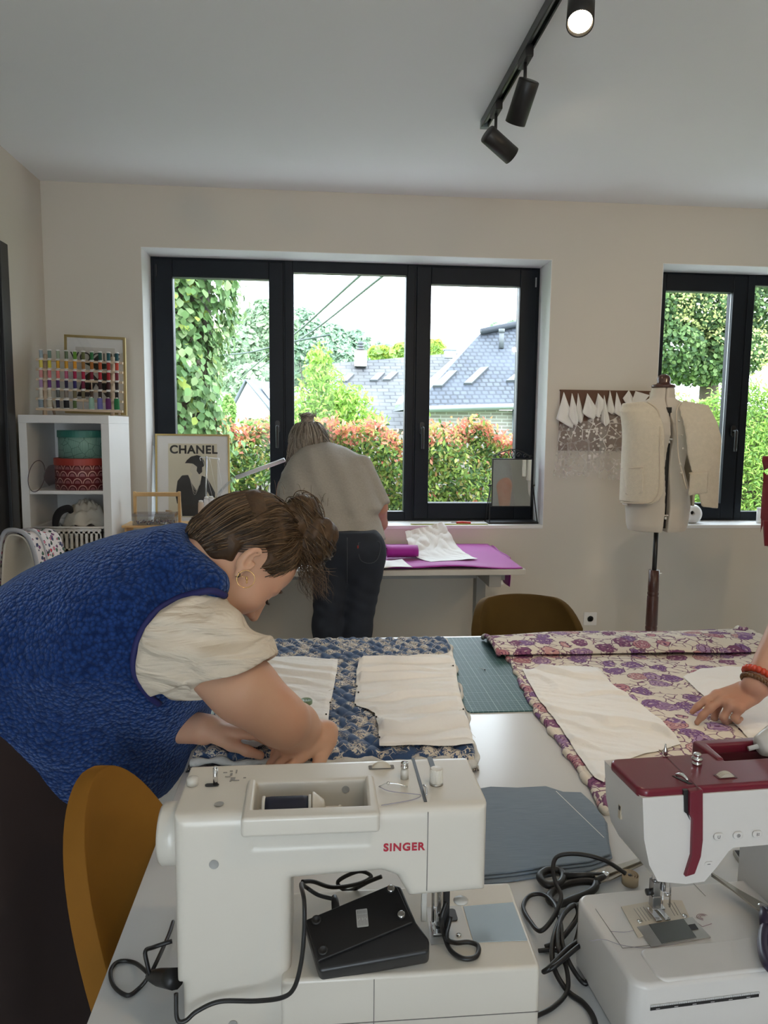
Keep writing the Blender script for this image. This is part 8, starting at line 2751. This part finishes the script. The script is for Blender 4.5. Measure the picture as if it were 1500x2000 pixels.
for px, py in ((618, 1801), (631, 1860)):
    m = MB(); m.lathe([(0.0052, 0), (0.0055, 0.002), (0.0035, 0.0022), (0.003, 0.001), (0.0, 0.001)], 20, on_plate(px, py)); m.build('rubber_foot', mat('foot rubber', (0.025, 0.025, 0.026), 0.6, vary=0), fp)
for px, py in ((763, 1740), (783, 1790)):
    m = MB(); m.lathe([(0.0052, 0), (0.0052, 0.0012), (0.0046, 0.0012)], 20, on_plate(px, py)); m.build('foot_socket', M_RUBBER, fp)
    m = MB(); m.lathe([(0.0046, 0.0008), (0.0044, 0.0022), (0.003, 0.003), (0.0, 0.0024)], 18, on_plate(px, py)); m.build('screw', M_CHROME, fp)
for px, py in ((721, 1756), (775, 1771)):
    m = MB(); m.lathe([(0.0024, 0.0004), (0.0, 0.0003)], 14, on_plate(px, py), cap=False); m.build('screw_hole', M_BLACK, fp)
LM = on_plate(707, 1796) @ Matrix.Rotation(-0.06, 4, 'Z')
m = MB(); m.prism(rrect(-0.0065, -0.0105, 0.0065, 0.0105, 0.001), 0, 0.0003, LM); m.build('rating_label', mat('silver label', (0.42, 0.42, 0.41), 0.4, vary=0), fp)
m = MB()
for k in range(7):
    x_ = -0.0050 + 0.0016 * k
    for j, (a_, b_) in enumerate(((-0.0088, -0.003 + 0.001 * (k % 3)), (-0.001 + 0.0012 * (k % 2), 0.004), (0.0052, 0.0088))): m.box((x_, a_, 0.0003), (x_ + 0.0007, b_, 0.0004), LM)
m.build('label_print', M_PRINTG, fp)
q = pl_pt(655, 1772)
m = MB(); m.tube([q - en * 0.010 + ey * 0.000, q - en * 0.012 + ey * 0.014, q - en * 0.012 + ey * 0.020], [0.0052, 0.0044, 0.003], 10); m.build('strain_relief', M_RUBBER, fp)


fp.location.z += 0.004
fp.location.y -= 0.003


def cable(name, label, pts, r, n=7, cat='cable', mtl=None):
    m = MB(); m.tube(pts, r, 8, n=n); o = m.build(name, mtl or M_RUBBER)
    return tag(o, label, cat)


cz = TZ + 0.0035
cable('pedal_cable', 'black pedal cable running down beside the ivory pillar and along its base', [q - en * 0.012 + ey * 0.018, P(622, 1748, Y=0.83), P(598, 1733, Y=0.835), P(588, 1727, Y=0.80), P(594, 1760, Y=0.735), P(594, 1820, Y=0.725), P(588, 1880, Y=0.722), P(575, 1928, Y=0.722), P(552, 1948, Y=0.725), P(500, 1955, Y=0.735), P(430, 1956, Y=0.742), P(385, 1975, Y=0.738), P(362, 1994, Y=0.735), P(346, 1990, Y=0.735), P(344, 1940, Y=0.742)], 0.0024)
cable('power_lead', 'black lead looping through the opening of the ivory machine behind the pedal', [P(590, 1722, Y=0.86), P(612, 1722, Y=0.87), P(650, 1733, Y=0.88), P(700, 1726, Y=0.89), P(725, 1712, Y=0.90), P(700, 1702, Y=0.91), P(660, 1722, Y=0.91), P(680, 1740, Y=0.90), P(720, 1722, Y=0.89), P(745, 1712, Y=0.885)], 0.0026)
cable('foot_cable', 'short black cable loop drooping below the presser foot onto the ivory bed', [P(872, 1762, Y=0.775), P(862, 1795, Y=0.77), P(868, 1828, Z=zbase + 0.012), P(880, 1856, Z=zbase + 0.005), P(905, 1872, Z=zbase + 0.004), P(930, 1868, Z=zbase + 0.004), P(934, 1848, Z=zbase + 0.004), P(915, 1840, Z=zbase + 0.004), P(888, 1841, Z=zbase + 0.005), P(872, 1830, Z=zbase + 0.016), P(880, 1790, Y=0.78)], 0.0027)
pg = thing('power_plug', 'black plug and looped lead at the end of the ivory machine by the table edge', 'plug', P(310, 1912, Z=TZ + 0.02))
m = MB(); a, b = P(292, 1906, Z=TZ + 0.018), P(342, 1912, Y=BYS + 0.05)
m.tube([a, a.lerp(b, 0.35), b], [0.0055, 0.0095, 0.0115], 10, n=3); m.build('plug_body', M_RUBBER, pg)
m = MB(); m.tube([a, P(286, 1898, Z=TZ + 0.016), P(262, 1880, Z=cz), P(232, 1878, Z=cz), P(216, 1896, Z=cz), P(222, 1925, Z=cz), P(248, 1944, Z=cz), P(272, 1930, Z=cz), P(292, 1905, Z=cz + 0.01), P(310, 1870, Z=cz + 0.02), P(330, 1825, Z=cz + 0.01), P(338, 1800, Z=cz)], 0.0025, 8, n=7); m.build('lead', M_RUBBER, pg)
m = MB(); m.tube([P(336, 1838, Y=0.86), P(300, 1850, Y=0.855), P(284, 1858, Y=0.845), P(288, 1885, Y=0.84), P(293, 1905, Y=0.838)], 0.0026, 8, n=6); m.build('lead', M_RUBBER, pg)

# ------------------------------------------------------------------ the red and white machine, seen from its front
RO = Vector((0.338, 0.698, TZ)); rzr = math.radians(3.6)
RM = Matrix.Translation(RO) @ Matrix.Rotation(rzr, 4, 'Z')
RI = RM.inverted()
rm = thing('sewing_machine', 'red-topped white sewing machine facing the camera at the edge of the photo', 'sewing machine', RO)
M_RED = mat('wine red plastic', (0.155, 0.010, 0.026), 0.28, vary=0.02, coat=0.25)
M_RED2 = mat('dark wine plastic', (0.075, 0.006, 0.014), 0.35, vary=0.02)


def LY(px, py, y):                                  # spot of the photo on a plane of constant local y
    o_ = RI @ Vector((0, 0, CAM_H)); d_ = RI.to_3x3() @ (P(px, py, Y=1.0) - Vector((0, 0, CAM_H)))
    return o_ + d_ * ((y - o_.y) / d_.y)
def LZ(px, py, z): return RI @ P(px, py, Z=z + TZ)


zb2 = 0.090
m = MB(); m.prism([(x, y) for x, y in rrect(0, 0, 0.42, 0.160, 0.018, 8)], 0.001, zb2, RM); bed = m.build('machine_bed', M_MWHITE2, rm); bevel(bed, 0.006, 4)
# extension table edge line and raised front lip
m = MB(); m.prism(rrect(0.030, 0.003, 0.41, 0.052, 0.010), zb2 - 0.004, zb2 + 0.0022, RM); lip = m.build('accessory_tray', M_MWHITE2, bed); bevel(lip, 0.003, 3)
hy = 0.072
pf = [LY(*q, hy) for q in ((1255, 1560), (1258, 1640), (1268, 1690), (1285, 1722), (1340, 1727), (1376, 1722), (1400, 1694), (1424, 1662), (1432, 1656))]
zt2 = 0.262
prof = [(pf[0].x - 0.001, zt2)] + [(p.x, p.z) for p in pf] + [(0.235, pf[8].z), (0.235, zb2 - 0.01), (0.42, zb2 - 0.01), (0.42, zt2)]
m = MB(); m.prism(prof, -0.170, -hy, RM @ RX)
hb = m.build('machine_head', M_MWHITE2, rm); weld(hb, 1e-6)
cutr = MB(); c0, c1 = LZ(1372, 1452, zt2 + 0.008), LZ(1480, 1480, zt2 + 0.008)
ry0, ry1 = c1.y, LZ(1372, 1447, zt2).y
cutr.box((c0.x + 0.008, ry0 + 0.006, zt2 - 0.05), (0.36, 0.30, zt2 + 0.1), RM)
boolean(hb, [cutr])
bevel(hb, 0.012, 5, 0.45)
# red top cover
tp2 = [LZ(*q, zt2 + 0.008) for q in ((1187, 1479), (1254, 1551))]
xa, ya, yb2 = tp2[1].x + 0.002, hy + 0.002, tp2[0].y - 0.004
m = MB(); m.prism(rrect(xa, ya, 0.42, yb2, 0.012, 6), zt2 - 0.004, zt2 + 0.008, RM)
rt = m.build('top_cover', M_RED, rm)
cutr = MB(); cutr.box((c0.x, ry0, zt2 - 0.05), (0.36, 0.30, zt2 + 0.1), RM); boolean(rt, [cutr]); bevel(rt, 0.004, 3)
m = MB(); hz0 = LZ(1352, 1448, zt2 + 0.010); w_ = 0.011
m.prism([(c0.x - w_, ry0), (c0.x, ry0), (c0.x + 0.004, yb2 + 0.018), (0.36, yb2 + 0.018), (0.36, yb2 + 0.034), (c0.x - w_, yb2 + 0.034)], zt2 - 0.012, zt2 + 0.010, RM); hr_ = m.build('carrying_handle', M_RED, rm); bevel(hr_, 0.004, 3)
m = MB(); m.box((c0.x + 0.001, yb2 + 0.014, zt2 - 0.028), (0.355, yb2 + 0.018, zt2 - 0.002), RM); m.build('handle_recess', M_RED2, rm)
# red threading strip with its slot
st = [LY(*q, hy - 0.003) for q in ((1346, 1545), (1372, 1541), (1372, 1640), (1368, 1672), (1356, 1706), (1337, 1712), (1350, 1670), (1352, 1600), (1346, 1590))]
m = MB(); m.prism([(p.x, p.z) for p in st][::-1], -(hy + 0.004), -(hy - 0.005), RM @ RX); sr = m.build('threading_strip', M_RED, rm); weld(sr, 1e-7); bevel(sr, 0.0015, 2)
sl = [LY(*q, hy - 0.0035) for q in ((1338, 1546), (1346, 1545), (1346, 1588), (1350, 1604), (1344, 1592), (1339, 1588))]
m = MB(); m.prism([(p.x, p.z) for p in sl][::-1], -(hy + 0.003), -(hy - 0.0012), RM @ RX); m.build('thread_slot', M_DARKP, rm)
zr = zt2 + 0.0083
t0, t1 = LZ(1300, 1468, zr), LZ(1368, 1545, zr)
m = MB(); a_, b_ = LZ(1287, 1464, zr), LZ(1365, 1540, zr); dv = (b_ - a_).normalized(); nv = Vector((-dv.y, dv.x, 0)) * 0.0007
m.add([RM @ p for p in (a_ - nv, b_ - nv, b_ + nv, a_ + nv)], [(0, 1, 2, 3)]); m.build('cover_seam', M_RED2, rm)
m = MB(); q = LZ(1333, 1524, zr); m.prism([(q.x - 0.004, q.y + 0.012), (q.x - 0.0065, q.y + 0.012), (q.x + 0.002, q.y - 0.010), (q.x + 0.007, q.y - 0.010)], zr - 0.0006, zr + 0.0004, RM); m.build('take_up_slot', M_BLACK, rm)
m = MB(); m.tube([RM @ (q + Vector((-0.003, 0.008, 0.003))), RM @ (q + Vector((0.0, 0.001, 0.006))), RM @ (q + Vector((0.004, -0.006, 0.002)))], [0.0022, 0.0026, 0.0014], 8, n=3); m.build('take_up_lever', M_CHROME, rm)
q = LZ(1361, 1493, zr)
m = MB(); m.lathe([(0.006, 0), (0.0055, 0.003), (0.0035, 0.004), (0.0065, 0.006), (0.0065, 0.009), (0.003, 0.010), (0.005, 0.012), (0.0045, 0.0145), (0, 0.0155)], 20, RM @ Matrix.Translation((q.x, q.y, zr))); m.build('thread_tension_post', M_CHROME, rm)
q = LZ(1299, 1474, zr); m = MB(); m.lathe([(0.0035, 0), (0.003, 0.006), (0.0015, 0.009), (0.001, 0.014)], 14, RM @ Matrix.Translation((q.x, q.y, zr))); m.build('thread_hook', M_CHROME, rm)
q = LZ(1417, 1516, zr)
m = MB()
def dial(u, v):
    a = 2 * PI * u; r = 0.0125 + 0.0003 * math.cos(a * 40); return RM @ Vector((q.x + r * math.cos(a), q.y + (v - 0.5) * 0.008, zr - 0.0075 + r * math.sin(a)))
m.grid(dial, 160, 2, cu=True); m.lathe([(0, 0.004), (0.0122, 0.0038)], 40, RM @ Matrix.Translation((q.x, q.y, zr - 0.0075)) @ RX, cap=False); m.build('tension_dial', mat('dial ivory', (0.55, 0.50, 0.42), 0.4), rm)
m = MB(); m.prism(rrect(q.x - 0.0125, q.y - 0.006, q.x + 0.0125, q.y + 0.006, 0.002), zr - 0.0003, zr + 0.0003, RM); m.build('dial_slot', M_RED2, rm)
# oval buttons
icon_m = mat('button icon print', (0.05, 0.05, 0.055), 0.5, vary=0)
for k, (px, py) in enumerate(((1402, 1632.5), (1440, 1630), (1477.5, 1627.5))):
    q = LY(px, py, hy)
    BMx = RM @ Matrix.Translation((q.x, hy - 0.0004, q.z)) @ RX
    m = MB(); m.prism(rrect(-0.0062, -0.0042, 0.0062, 0.0042, 0.0041, 6), 0, 0.0022, BMx); bt = m.build('button', M_MWHITE2, rm); bevel(bt, 0.0008, 2)
    m = MB(); TZZ = BMx @ Matrix.Translation((0, 0, 0.0023))
    if k == 0: m.tube([TZZ @ Vector(p) for p in ((-0.0015, 0.0018, 0), (-0.0015, -0.0008, 0), (-0.0004, -0.0019, 0), (0.0009, -0.0010, 0), (0.0012, 0.0018, 0))], 0.00028, 5, n=3)
    if k == 1: m.tube([TZZ @ Vector((0.0019 * math.cos(a), 0.0019 * math.sin(a), 0)) for a in [2 * PI * i / 20 for i in range(20)]], 0.00030, 5, closed=True); m.lathe([(0.0008, 0.0003), (0, 0.0003)], 12, TZZ, cap=False)
    if k == 2:
        m.box((-0.0014, -0.0018, 0), (-0.0006, 0.0018, 0.0002), TZZ)
        for dz in (-0.0009, 0.0009): m.box((0.0006, dz - 0.0005, 0), (0.0016, dz + 0.0005, 0.0002), TZZ)
    m.build('button_icon', icon_m, bt)
q = LY(1384, 1687, hy); BMx = RM @ Matrix.Translation((q.x, hy - 0.0004, q.z)) @ RX
m = MB(); m.prism(rrect(-0.0055, -0.0030, 0.0055, 0.0030, 0.0028, 5), 0, 0.0006, BMx); bt = m.build('cutter_button', M_MWHITE2, rm)
m = MB(); m.prism([(-0.0022, -0.0003), (0.0014, -0.0003), (0.002, 0.0), (0.0014, 0.0004), (-0.0022, 0.0003)], 0.0006, 0.0008, BMx); m.build('button_icon', icon_m, bt)
# face plate details on the left side
m = MB(); q = LY(1200, 1648, 0.13); m.box((pf[1].x - 0.0012, 0.128, 0.205), (pf[1].x + 0.002, 0.134, 0.222), RM); m.build('side_cutter', mat('beige plastic', (0.55, 0.47, 0.35), 0.4, vary=0), rm)
m = MB(); m.box((pf[1].x - 0.0016, 0.129, 0.216), (pf[1].x + 0.001, 0.133, 0.221), RM); m.build('cutter_slot', M_BLACK, rm)
# spool cap on its horizontal pin
q = P(1462, 1445, Y=RO.y + 0.20)
sl_ = RI @ q
m = MB(); Mx = RM @ Matrix.Translation((sl_.x, 0.165, sl_.z)) @ Matrix.Rotation(PI / 2 - 0.2, 4, 'Y')
m.lathe([(0.0, -0.001), (0.010, 0.0), (0.013, 0.002), (0.022, 0.026), (0.0215, 0.030), (0.018, 0.031), (0.0, 0.031)], 32, Mx); m.build('spool_cap', mat('translucent grey-white', (0.62, 0.59, 0.55), 0.3, vary=0), rm)
m = MB(); m.tube([Mx @ Vector((0, 0, -0.014)), Mx @ Vector((0, 0, 0.07))], 0.0030, 10); m.build('spool_pin', M_MWHITE2, rm)
# needle area
zp = zb2 + 0.0006
def ZP2(*q): return RM @ LZ(*q, zp)
def slab(name, pts, h, mtl, par):
    n = len(pts); m = MB(); m.add([p + Vector((0, 0, h)) for p in pts] + pts, [tuple(range(n))] + [(i, i + n, (i + 1) % n + n, (i + 1) % n) for i in range(n)])
    return weld(m.build(name, mtl, par), 1e-7)
npl = slab('needle_plate', [ZP2(*q) for q in ((1246, 1830), (1213, 1772), (1290, 1758), (1332, 1760), (1352, 1805), (1246, 1832))][1:], 0.0010, mat('cream needle plate', (0.60, 0.53, 0.43), 0.35, vary=0.02), rm)
slab('slide_plate', [ZP2(*q) for q in ((1272, 1851), (1244, 1812), (1352, 1793), (1388, 1832))], 0.0014, M_PLATE, rm)
slab('bobbin_window', [ZP2(*q) for q in ((1292, 1845), (1267, 1808), (1335, 1797), (1360, 1833))], 0.0019, mat('smoked window', (0.10, 0.11, 0.11), 0.12, vary=0), rm)
slab('slide_catch', [ZP2(*q) for q in ((1350, 1819), (1344, 1809), (1357, 1807), (1364, 1817))], 0.0020, M_BLACK, rm)
m = MB()
for (px0, py0, px1, py1) in ((1238, 1776, 1256, 1802), (1244, 1775, 1262, 1801), (1250, 1774, 1268, 1800), (1256, 1773, 1272, 1796), (1304, 1766, 1318, 1790), (1310, 1765, 1324, 1789), (1316, 1764, 1330, 1788)):
    a_, b_ = ZP2(px0, py0), ZP2(px1, py1); m.tube([a_ + Vector((0, 0, 0.0011)), b_ + Vector((0, 0, 0.0011))], 0.0003, 4)
m.build('guide_lines', M_PRINTG, rm)
for q in ((1249, 1802), (1337, 1791)):
    c = ZP2(*q); m = MB(); m.cyl(c, c + Vector((0, 0, 0.0022)), 0.0030, 14); m.box((c.x - 0.0025, c.y - 0.0003, c.z + 0.0022), (c.x + 0.0025, c.y + 0.0003, c.z + 0.0024)); m.build('plate_screw', M_CHROME, rm)
zhb = pf[4].z
nx = LZ(1288, 1790, zb2).x; ny = LZ(1288, 1790, zb2).y
def RB(a, b, mb): mb.box(a, b, RM)
m = MB(); m.cyl(RM @ Vector((nx - 0.004, ny + 0.008, zhb + 0.01)), RM @ Vector((nx - 0.004, ny + 0.008, zb2 + 0.026)), 0.0036, 12); m.build('presser_bar', M_CHROME, rm)
m = MB(); m.cyl(RM @ Vector((nx + 0.003, ny, zhb + 0.01)), RM @ Vector((nx + 0.003, ny, zb2 + 0.034)), 0.0030, 12); m.cyl(RM @ Vector((nx + 0.003, ny, zb2 + 0.034)), RM @ Vector((nx + 0.003, ny, zb2 + 0.002)), 0.0006, 6); m.build('needle_bar', M_CHROME, rm)
m = MB(); RB((nx - 0.009, ny + 0.001, zb2 + 0.024), (nx + 0.001, ny + 0.013, zb2 + 0.044), m); RB((nx - 0.010, ny + 0.0, zb2 + 0.010), (nx + 0.002, ny + 0.010, zb2 + 0.026), m); m.build('presser_holder', mat('cast metal', (0.42, 0.42, 0.42), 0.25, metal=0.9, vary=0.1), rm, bevel=0.0015)
m = MB(); RB((nx - 0.011, ny - 0.012, zb2 + 0.0022), (nx - 0.003, ny + 0.012, zb2 + 0.0050), m); RB((nx + 0.001, ny - 0.012, zb2 + 0.0022), (nx + 0.008, ny + 0.012, zb2 + 0.0050), m); RB((nx - 0.010, ny - 0.001, zb2 + 0.004), (nx + 0.007, ny + 0.008, zb2 + 0.011), m); m.build('presser_foot', M_CHROME, rm, bevel=0.001)
m = MB(); c = Vector((nx - 0.016, ny + 0.005, zb2 + 0.030)); m.cyl(RM @ c, RM @ (c + Vector((0.008, 0, 0))), 0.0040, 12); m.build('foot_screw', M_DARKP, rm)
m = MB(); m.tube([RM @ Vector((nx + 0.012, ny, zhb + 0.006)), RM @ Vector((nx + 0.012, ny - 0.001, zb2 + 0.012))], 0.0012, 8); m.tube([RM @ Vector((nx + 0.004, ny - 0.002, zb2 + 0.030)), RM @ Vector((nx + 0.010, ny - 0.004, zb2 + 0.030))], 0.0022, 8); m.build('threader_arm', M_CHROME, rm)
lv0 = LY(1316, 1726, hy + 0.02)
m = MB(); m.box((lv0.x, hy + 0.012, zhb - 0.003), (lv0.x + 0.017, hy + 0.030, zhb + 0.001), RM); m.build('reverse_lever', M_DARKP, rm, bevel=0.001)
# guide print beside the plate
m = MB(); c = LZ(1373, 1792, zb2)
for r_ in (0.0035, 0.0055, 0.0075): m.tube([RM @ Vector((c.x + r_ * math.cos(a), c.y + r_ * 0.8 * math.sin(a), zb2 + 0.0006)) for a in [0.4 + 0.26 * i for i in range(16)]], 0.00028, 4)
m.tube([ZP2(1355, 1797), ZP2(1372, 1810), ZP2(1390, 1804)], 0.0004, 4); m.build('bobbin_diagram', mat('mauve print', (0.30, 0.18, 0.22), 0.6, vary=0), rm)
m = MB()
for a_, b_ in (((1355, 1726), (1378, 1750)), ((1163, 1775), (1216, 1852)), ((1216, 1852), (1336, 1840))): m.tube([ZP2(*a_), ZP2(*b_)], 0.0003, 4)
m.build('bed_seam', M_LINE, rm)
m = MB(); m.tube([ZP2(1192, 1819), ZP2(1225, 1820), ZP2(1245, 1812), ZP2(1252, 1795), ZP2(1262, 1780), RM @ Vector((nx + 0.003, ny, zb2 + 0.004))], 0.00035, 4, n=5); m.tube([ZP2(1150, 1838), ZP2(1180, 1835), ZP2(1215, 1846), ZP2(1262, 1851), ZP2(1320, 1843)], 0.00035, 4, n=5); m.build('loose_thread', MATS['grey-violet thread'], rm)
# ruler strip on the front edge
r0_, r1_ = LY(1270, 1970, -0.0004), LY(1482, 1943, -0.0004)
ur = (r1_ - r0_); Lr = ur.length; ang = math.atan2(ur.z, ur.x)
SM = RM @ Matrix.Translation(r0_) @ Matrix.Rotation(-ang, 4, 'Y') @ RX
m = MB(); m.prism([(0, -0.0022), (Lr, -0.0022), (Lr, 0.0016), (0, 0.0016)], 0, 0.0004, SM); m.build('seam_ruler', mat('ruler black', (0.012, 0.012, 0.014), 0.4, vary=0), rm)
m = MB(); m.prism([(0, 0.0016), (Lr, 0.0016), (Lr, 0.0040), (0, 0.0040)], 0, 0.0004, SM)
m.build('ruler_scale', mat('ruler silver', (0.50, 0.50, 0.50), 0.35, vary=0), rm)
m = MB()
for k in range(49): m.box((Lr * k / 48, 0.0018, 0.0004), (Lr * k / 48 + 0.0003, 0.0027 + (0.0011 if k % 4 == 0 else 0), 0.0005), SM)
m.build('ruler_ticks', icon_m, rm)
m = MB()
for k in (0, 1, 2, 3, 4, 5): m.box((Lr * (k + 0.3) / 6, -0.0014, 0.0004), (Lr * (k + 0.3) / 6 + 0.0045, -0.0006, 0.0005), SM)
m.build('ruler_print', MATS['ruler silver'], rm)

# ------------------------------------------------------------------ scissors, phone, tape, cables
def scissors(name, label, pts_loops, pivot, tip, m_h, m_b, z, rz_=0.006, screw=True):
    t = thing(name, label, 'scissors', pivot)
    for lp in pts_loops:
        m = MB(); m.tube(lp, rz_, 10, closed=True, n=6); m.build('finger_loop', m_h, t)
    for k, lp in enumerate(pts_loops):
        c = min(lp, key=lambda p: (p - pivot).length)
        m = MB(); m.tube([c, c.lerp(pivot, 0.6), pivot], [rz_ * 1.1, rz_ * 0.9, rz_ * 0.7], 8); m.build('shank', m_h, t)
        d = (tip - pivot).normalized(); s_ = Vector((-d.y, d.x, 0)) * (1 if k else -1)
        b0 = pivot - d * 0.02
        zz = Vector((0, 0, 0.0016 * (1 if k else -1)))
        m = MB(); pr = [b0 + s_ * 0.008, pivot + s_ * 0.011, tip + s_ * 0.0015, tip - s_ * 0.0008, pivot - s_ * 0.003, b0 - s_ * 0.002]
        up = Vector((0, 0, 0.0011))
        if k == 0: pr = pr[::-1]
        n = len(pr); m.add([p + zz + up for p in pr] + [p + zz - up for p in pr], [tuple(range(n))[::-1], tuple(range(n, 2 * n))] + [(i, (i + 1) % n, (i + 1) % n + n, i + n) for i in range(n)])
        weld(m.build('blade', m_b, t), 1e-7)
    m = MB(); m.lathe([(0.0052, -0.003), (0.0052, 0.0030), (0.004, 0.0042), (0, 0.0044)], 18, Matrix.Translation(pivot)); m.build('pivot_screw', M_CHROME, t)
    return t


szz = TZ + 0.009
M_SHEAR = mat('shear steel', (0.42, 0.40, 0.36), 0.25, metal=0.9, vary=0.05)
lpA = [P(*q, Z=szz + 0.004) for q in ((1054, 1712), (1068, 1700), (1092, 1700), (1100, 1712), (1092, 1726), (1068, 1728))]
lpB = [P(*q, Z=szz) for q in ((1072, 1752), (1092, 1732), (1130, 1722), (1162, 1724), (1156, 1740), (1120, 1756), (1088, 1766))]
scissors('fabric_shears', 'black-handled fabric shears lying between the machines beside the folded chambray', [lpA, lpB], P(1183, 1709, Z=szz + 0.002), P(1290, 1668, Z=szz), M_RUBBER, M_SHEAR, szz, 0.0055)
zz2 = TZ + zb2 + 0.0105
m_pur = mat('dark violet handle', (0.030, 0.022, 0.055), 0.35, vary=0)
lp1 = [P(*q, Z=zz2) for q in ((1496, 1812), (1512, 1830), (1520, 1875), (1508, 1892), (1494, 1870), (1490, 1838))]
lp2 = [P(*q, Z=zz2) for q in ((1530, 1800), (1560, 1810), (1590, 1850), (1575, 1870), (1545, 1850), (1530, 1825))]
scissors('tailor_shears', 'steel shears with dark violet handles resting on the bed of the red-topped machine', [lp1, lp2], P(1489, 1773, Z=zz2 + 0.001), P(1390, 1708, Z=zz2 + 0.002), m_pur, M_SHEAR, zz2, 0.006)
ph = thing('smartphone', 'dark phone lying on the table behind the arm of the red-topped machine', 'phone', P(1455, 1680, Z=TZ))
pc = [P(*q, Z=TZ + 0.010) for q in ((1432, 1658), (1472, 1658), (1530, 1702), (1468, 1712))]
slab('phone_body', [p - Vector((0, 0, 0.0095)) for p in pc][::-1][::-1], 0.008, mat('phone aluminium edge', (0.35, 0.34, 0.31), 0.3, metal=0.8, vary=0), ph)
cen = sum(pc, Vector()) / 4
slab('screen', [cen + (p - cen) * 0.93 - Vector((0, 0, 0.002)) for p in pc], 0.0012, mat('black screen', (0.008, 0.010, 0.012), 0.08, vary=0), ph)
tc_ = P(1232, 1722, Z=TZ + 0.006)
tr3 = thing('tape_measure', 'small rolled beige tape measure tucked behind the red-topped machine bed', 'tape measure', tc_)
m = MB(); sp_ = []
M4 = Matrix.Translation((tc_.x, tc_.y + 0.004, TZ))
for k in range(70):
    a = k * 0.3; r_ = 0.003 + 0.00045 * k * 0.35; sp_.append((r_ * math.cos(a), r_ * math.sin(a)))
def tape(u, v):
    i = min(len(sp_) - 2, int(u * (len(sp_) - 1))); f = u * (len(sp_) - 1) - i
    x = sp_[i][0] * (1 - f) + sp_[i + 1][0] * f; y = sp_[i][1] * (1 - f) + sp_[i + 1][1] * f
    return M4 @ Vector((x, y, 0.001 + 0.014 * v))
m.grid(tape, 138, 1); m.build('tape_roll', mat('beige tape', (0.52, 0.42, 0.28), 0.5), tr3, solid=0.0004)
m = MB(); m.cyl(M4 @ Vector((0, 0, 0.001)), M4 @ Vector((0, 0, 0.0148)), 0.0028, 12); m.build('tape_core', M_DARKP, tr3)

zc_ = TZ + 0.004
def T(px, py, h=0.0): return P(px, py, Z=zc_ + h)
cable('machine_cable', 'coiled black cable heaped between the two machines', [
    T(1222, 1706, 0.05), T(1180, 1680, 0.055), T(1130, 1668, 0.06), T(1090, 1672, 0.055), T(1080, 1696, 0.045), T(1086, 1726, 0.035), T(1096, 1752, 0.03), T(1082, 1790, 0.02), T(1056, 1818, 0.01), T(1036, 1800, 0.004), T(1022, 1772, 0.0),
    T(1034, 1750, 0.0), T(1060, 1747, 0.004), T(1082, 1765, 0.012), T(1094, 1800, 0.022), T(1100, 1850, 0.02), T(1122, 1898, 0.006), T(1146, 1920, 0.0), T(1150, 1870, 0.012), T(1142, 1836, 0.024), T(1110, 1852, 0.028), T(1075, 1888, 0.02), T(1062, 1898, 0.012),
    T(1085, 1886, 0.022), T(1128, 1850, 0.030), T(1144, 1842, 0.030)], 0.0031, n=8)
cable('power_cable', 'second black cable looping upright in tall coils beside the red-topped machine', [
    T(1065, 1850, 0.0), T(1095, 1835, 0.006), T(1128, 1790, 0.016), T(1122, 1768, 0.022), T(1098, 1790, 0.024), T(1080, 1840, 0.020), T(1082, 1890, 0.012), T(1108, 1935, 0.0), T(1140, 1960, 0.0), T(1160, 1990, 0.0), T(1168, 2040, 0.0)], 0.0034, n=8)
cable('spare_cable', 'third thin black cable curving out from under the ivory machine', [
    T(1046, 1985, 0.0), T(1082, 1966, 0.0), T(1108, 1935, 0.004), T(1106, 1890, 0.016), T(1090, 1850, 0.024), T(1094, 1800, 0.026), T(1116, 1768, 0.020), T(1134, 1780, 0.012), T(1118, 1850, 0.004), T(1070, 1855, 0.0), T(1052, 1857, 0.0)], 0.0028, n=8)
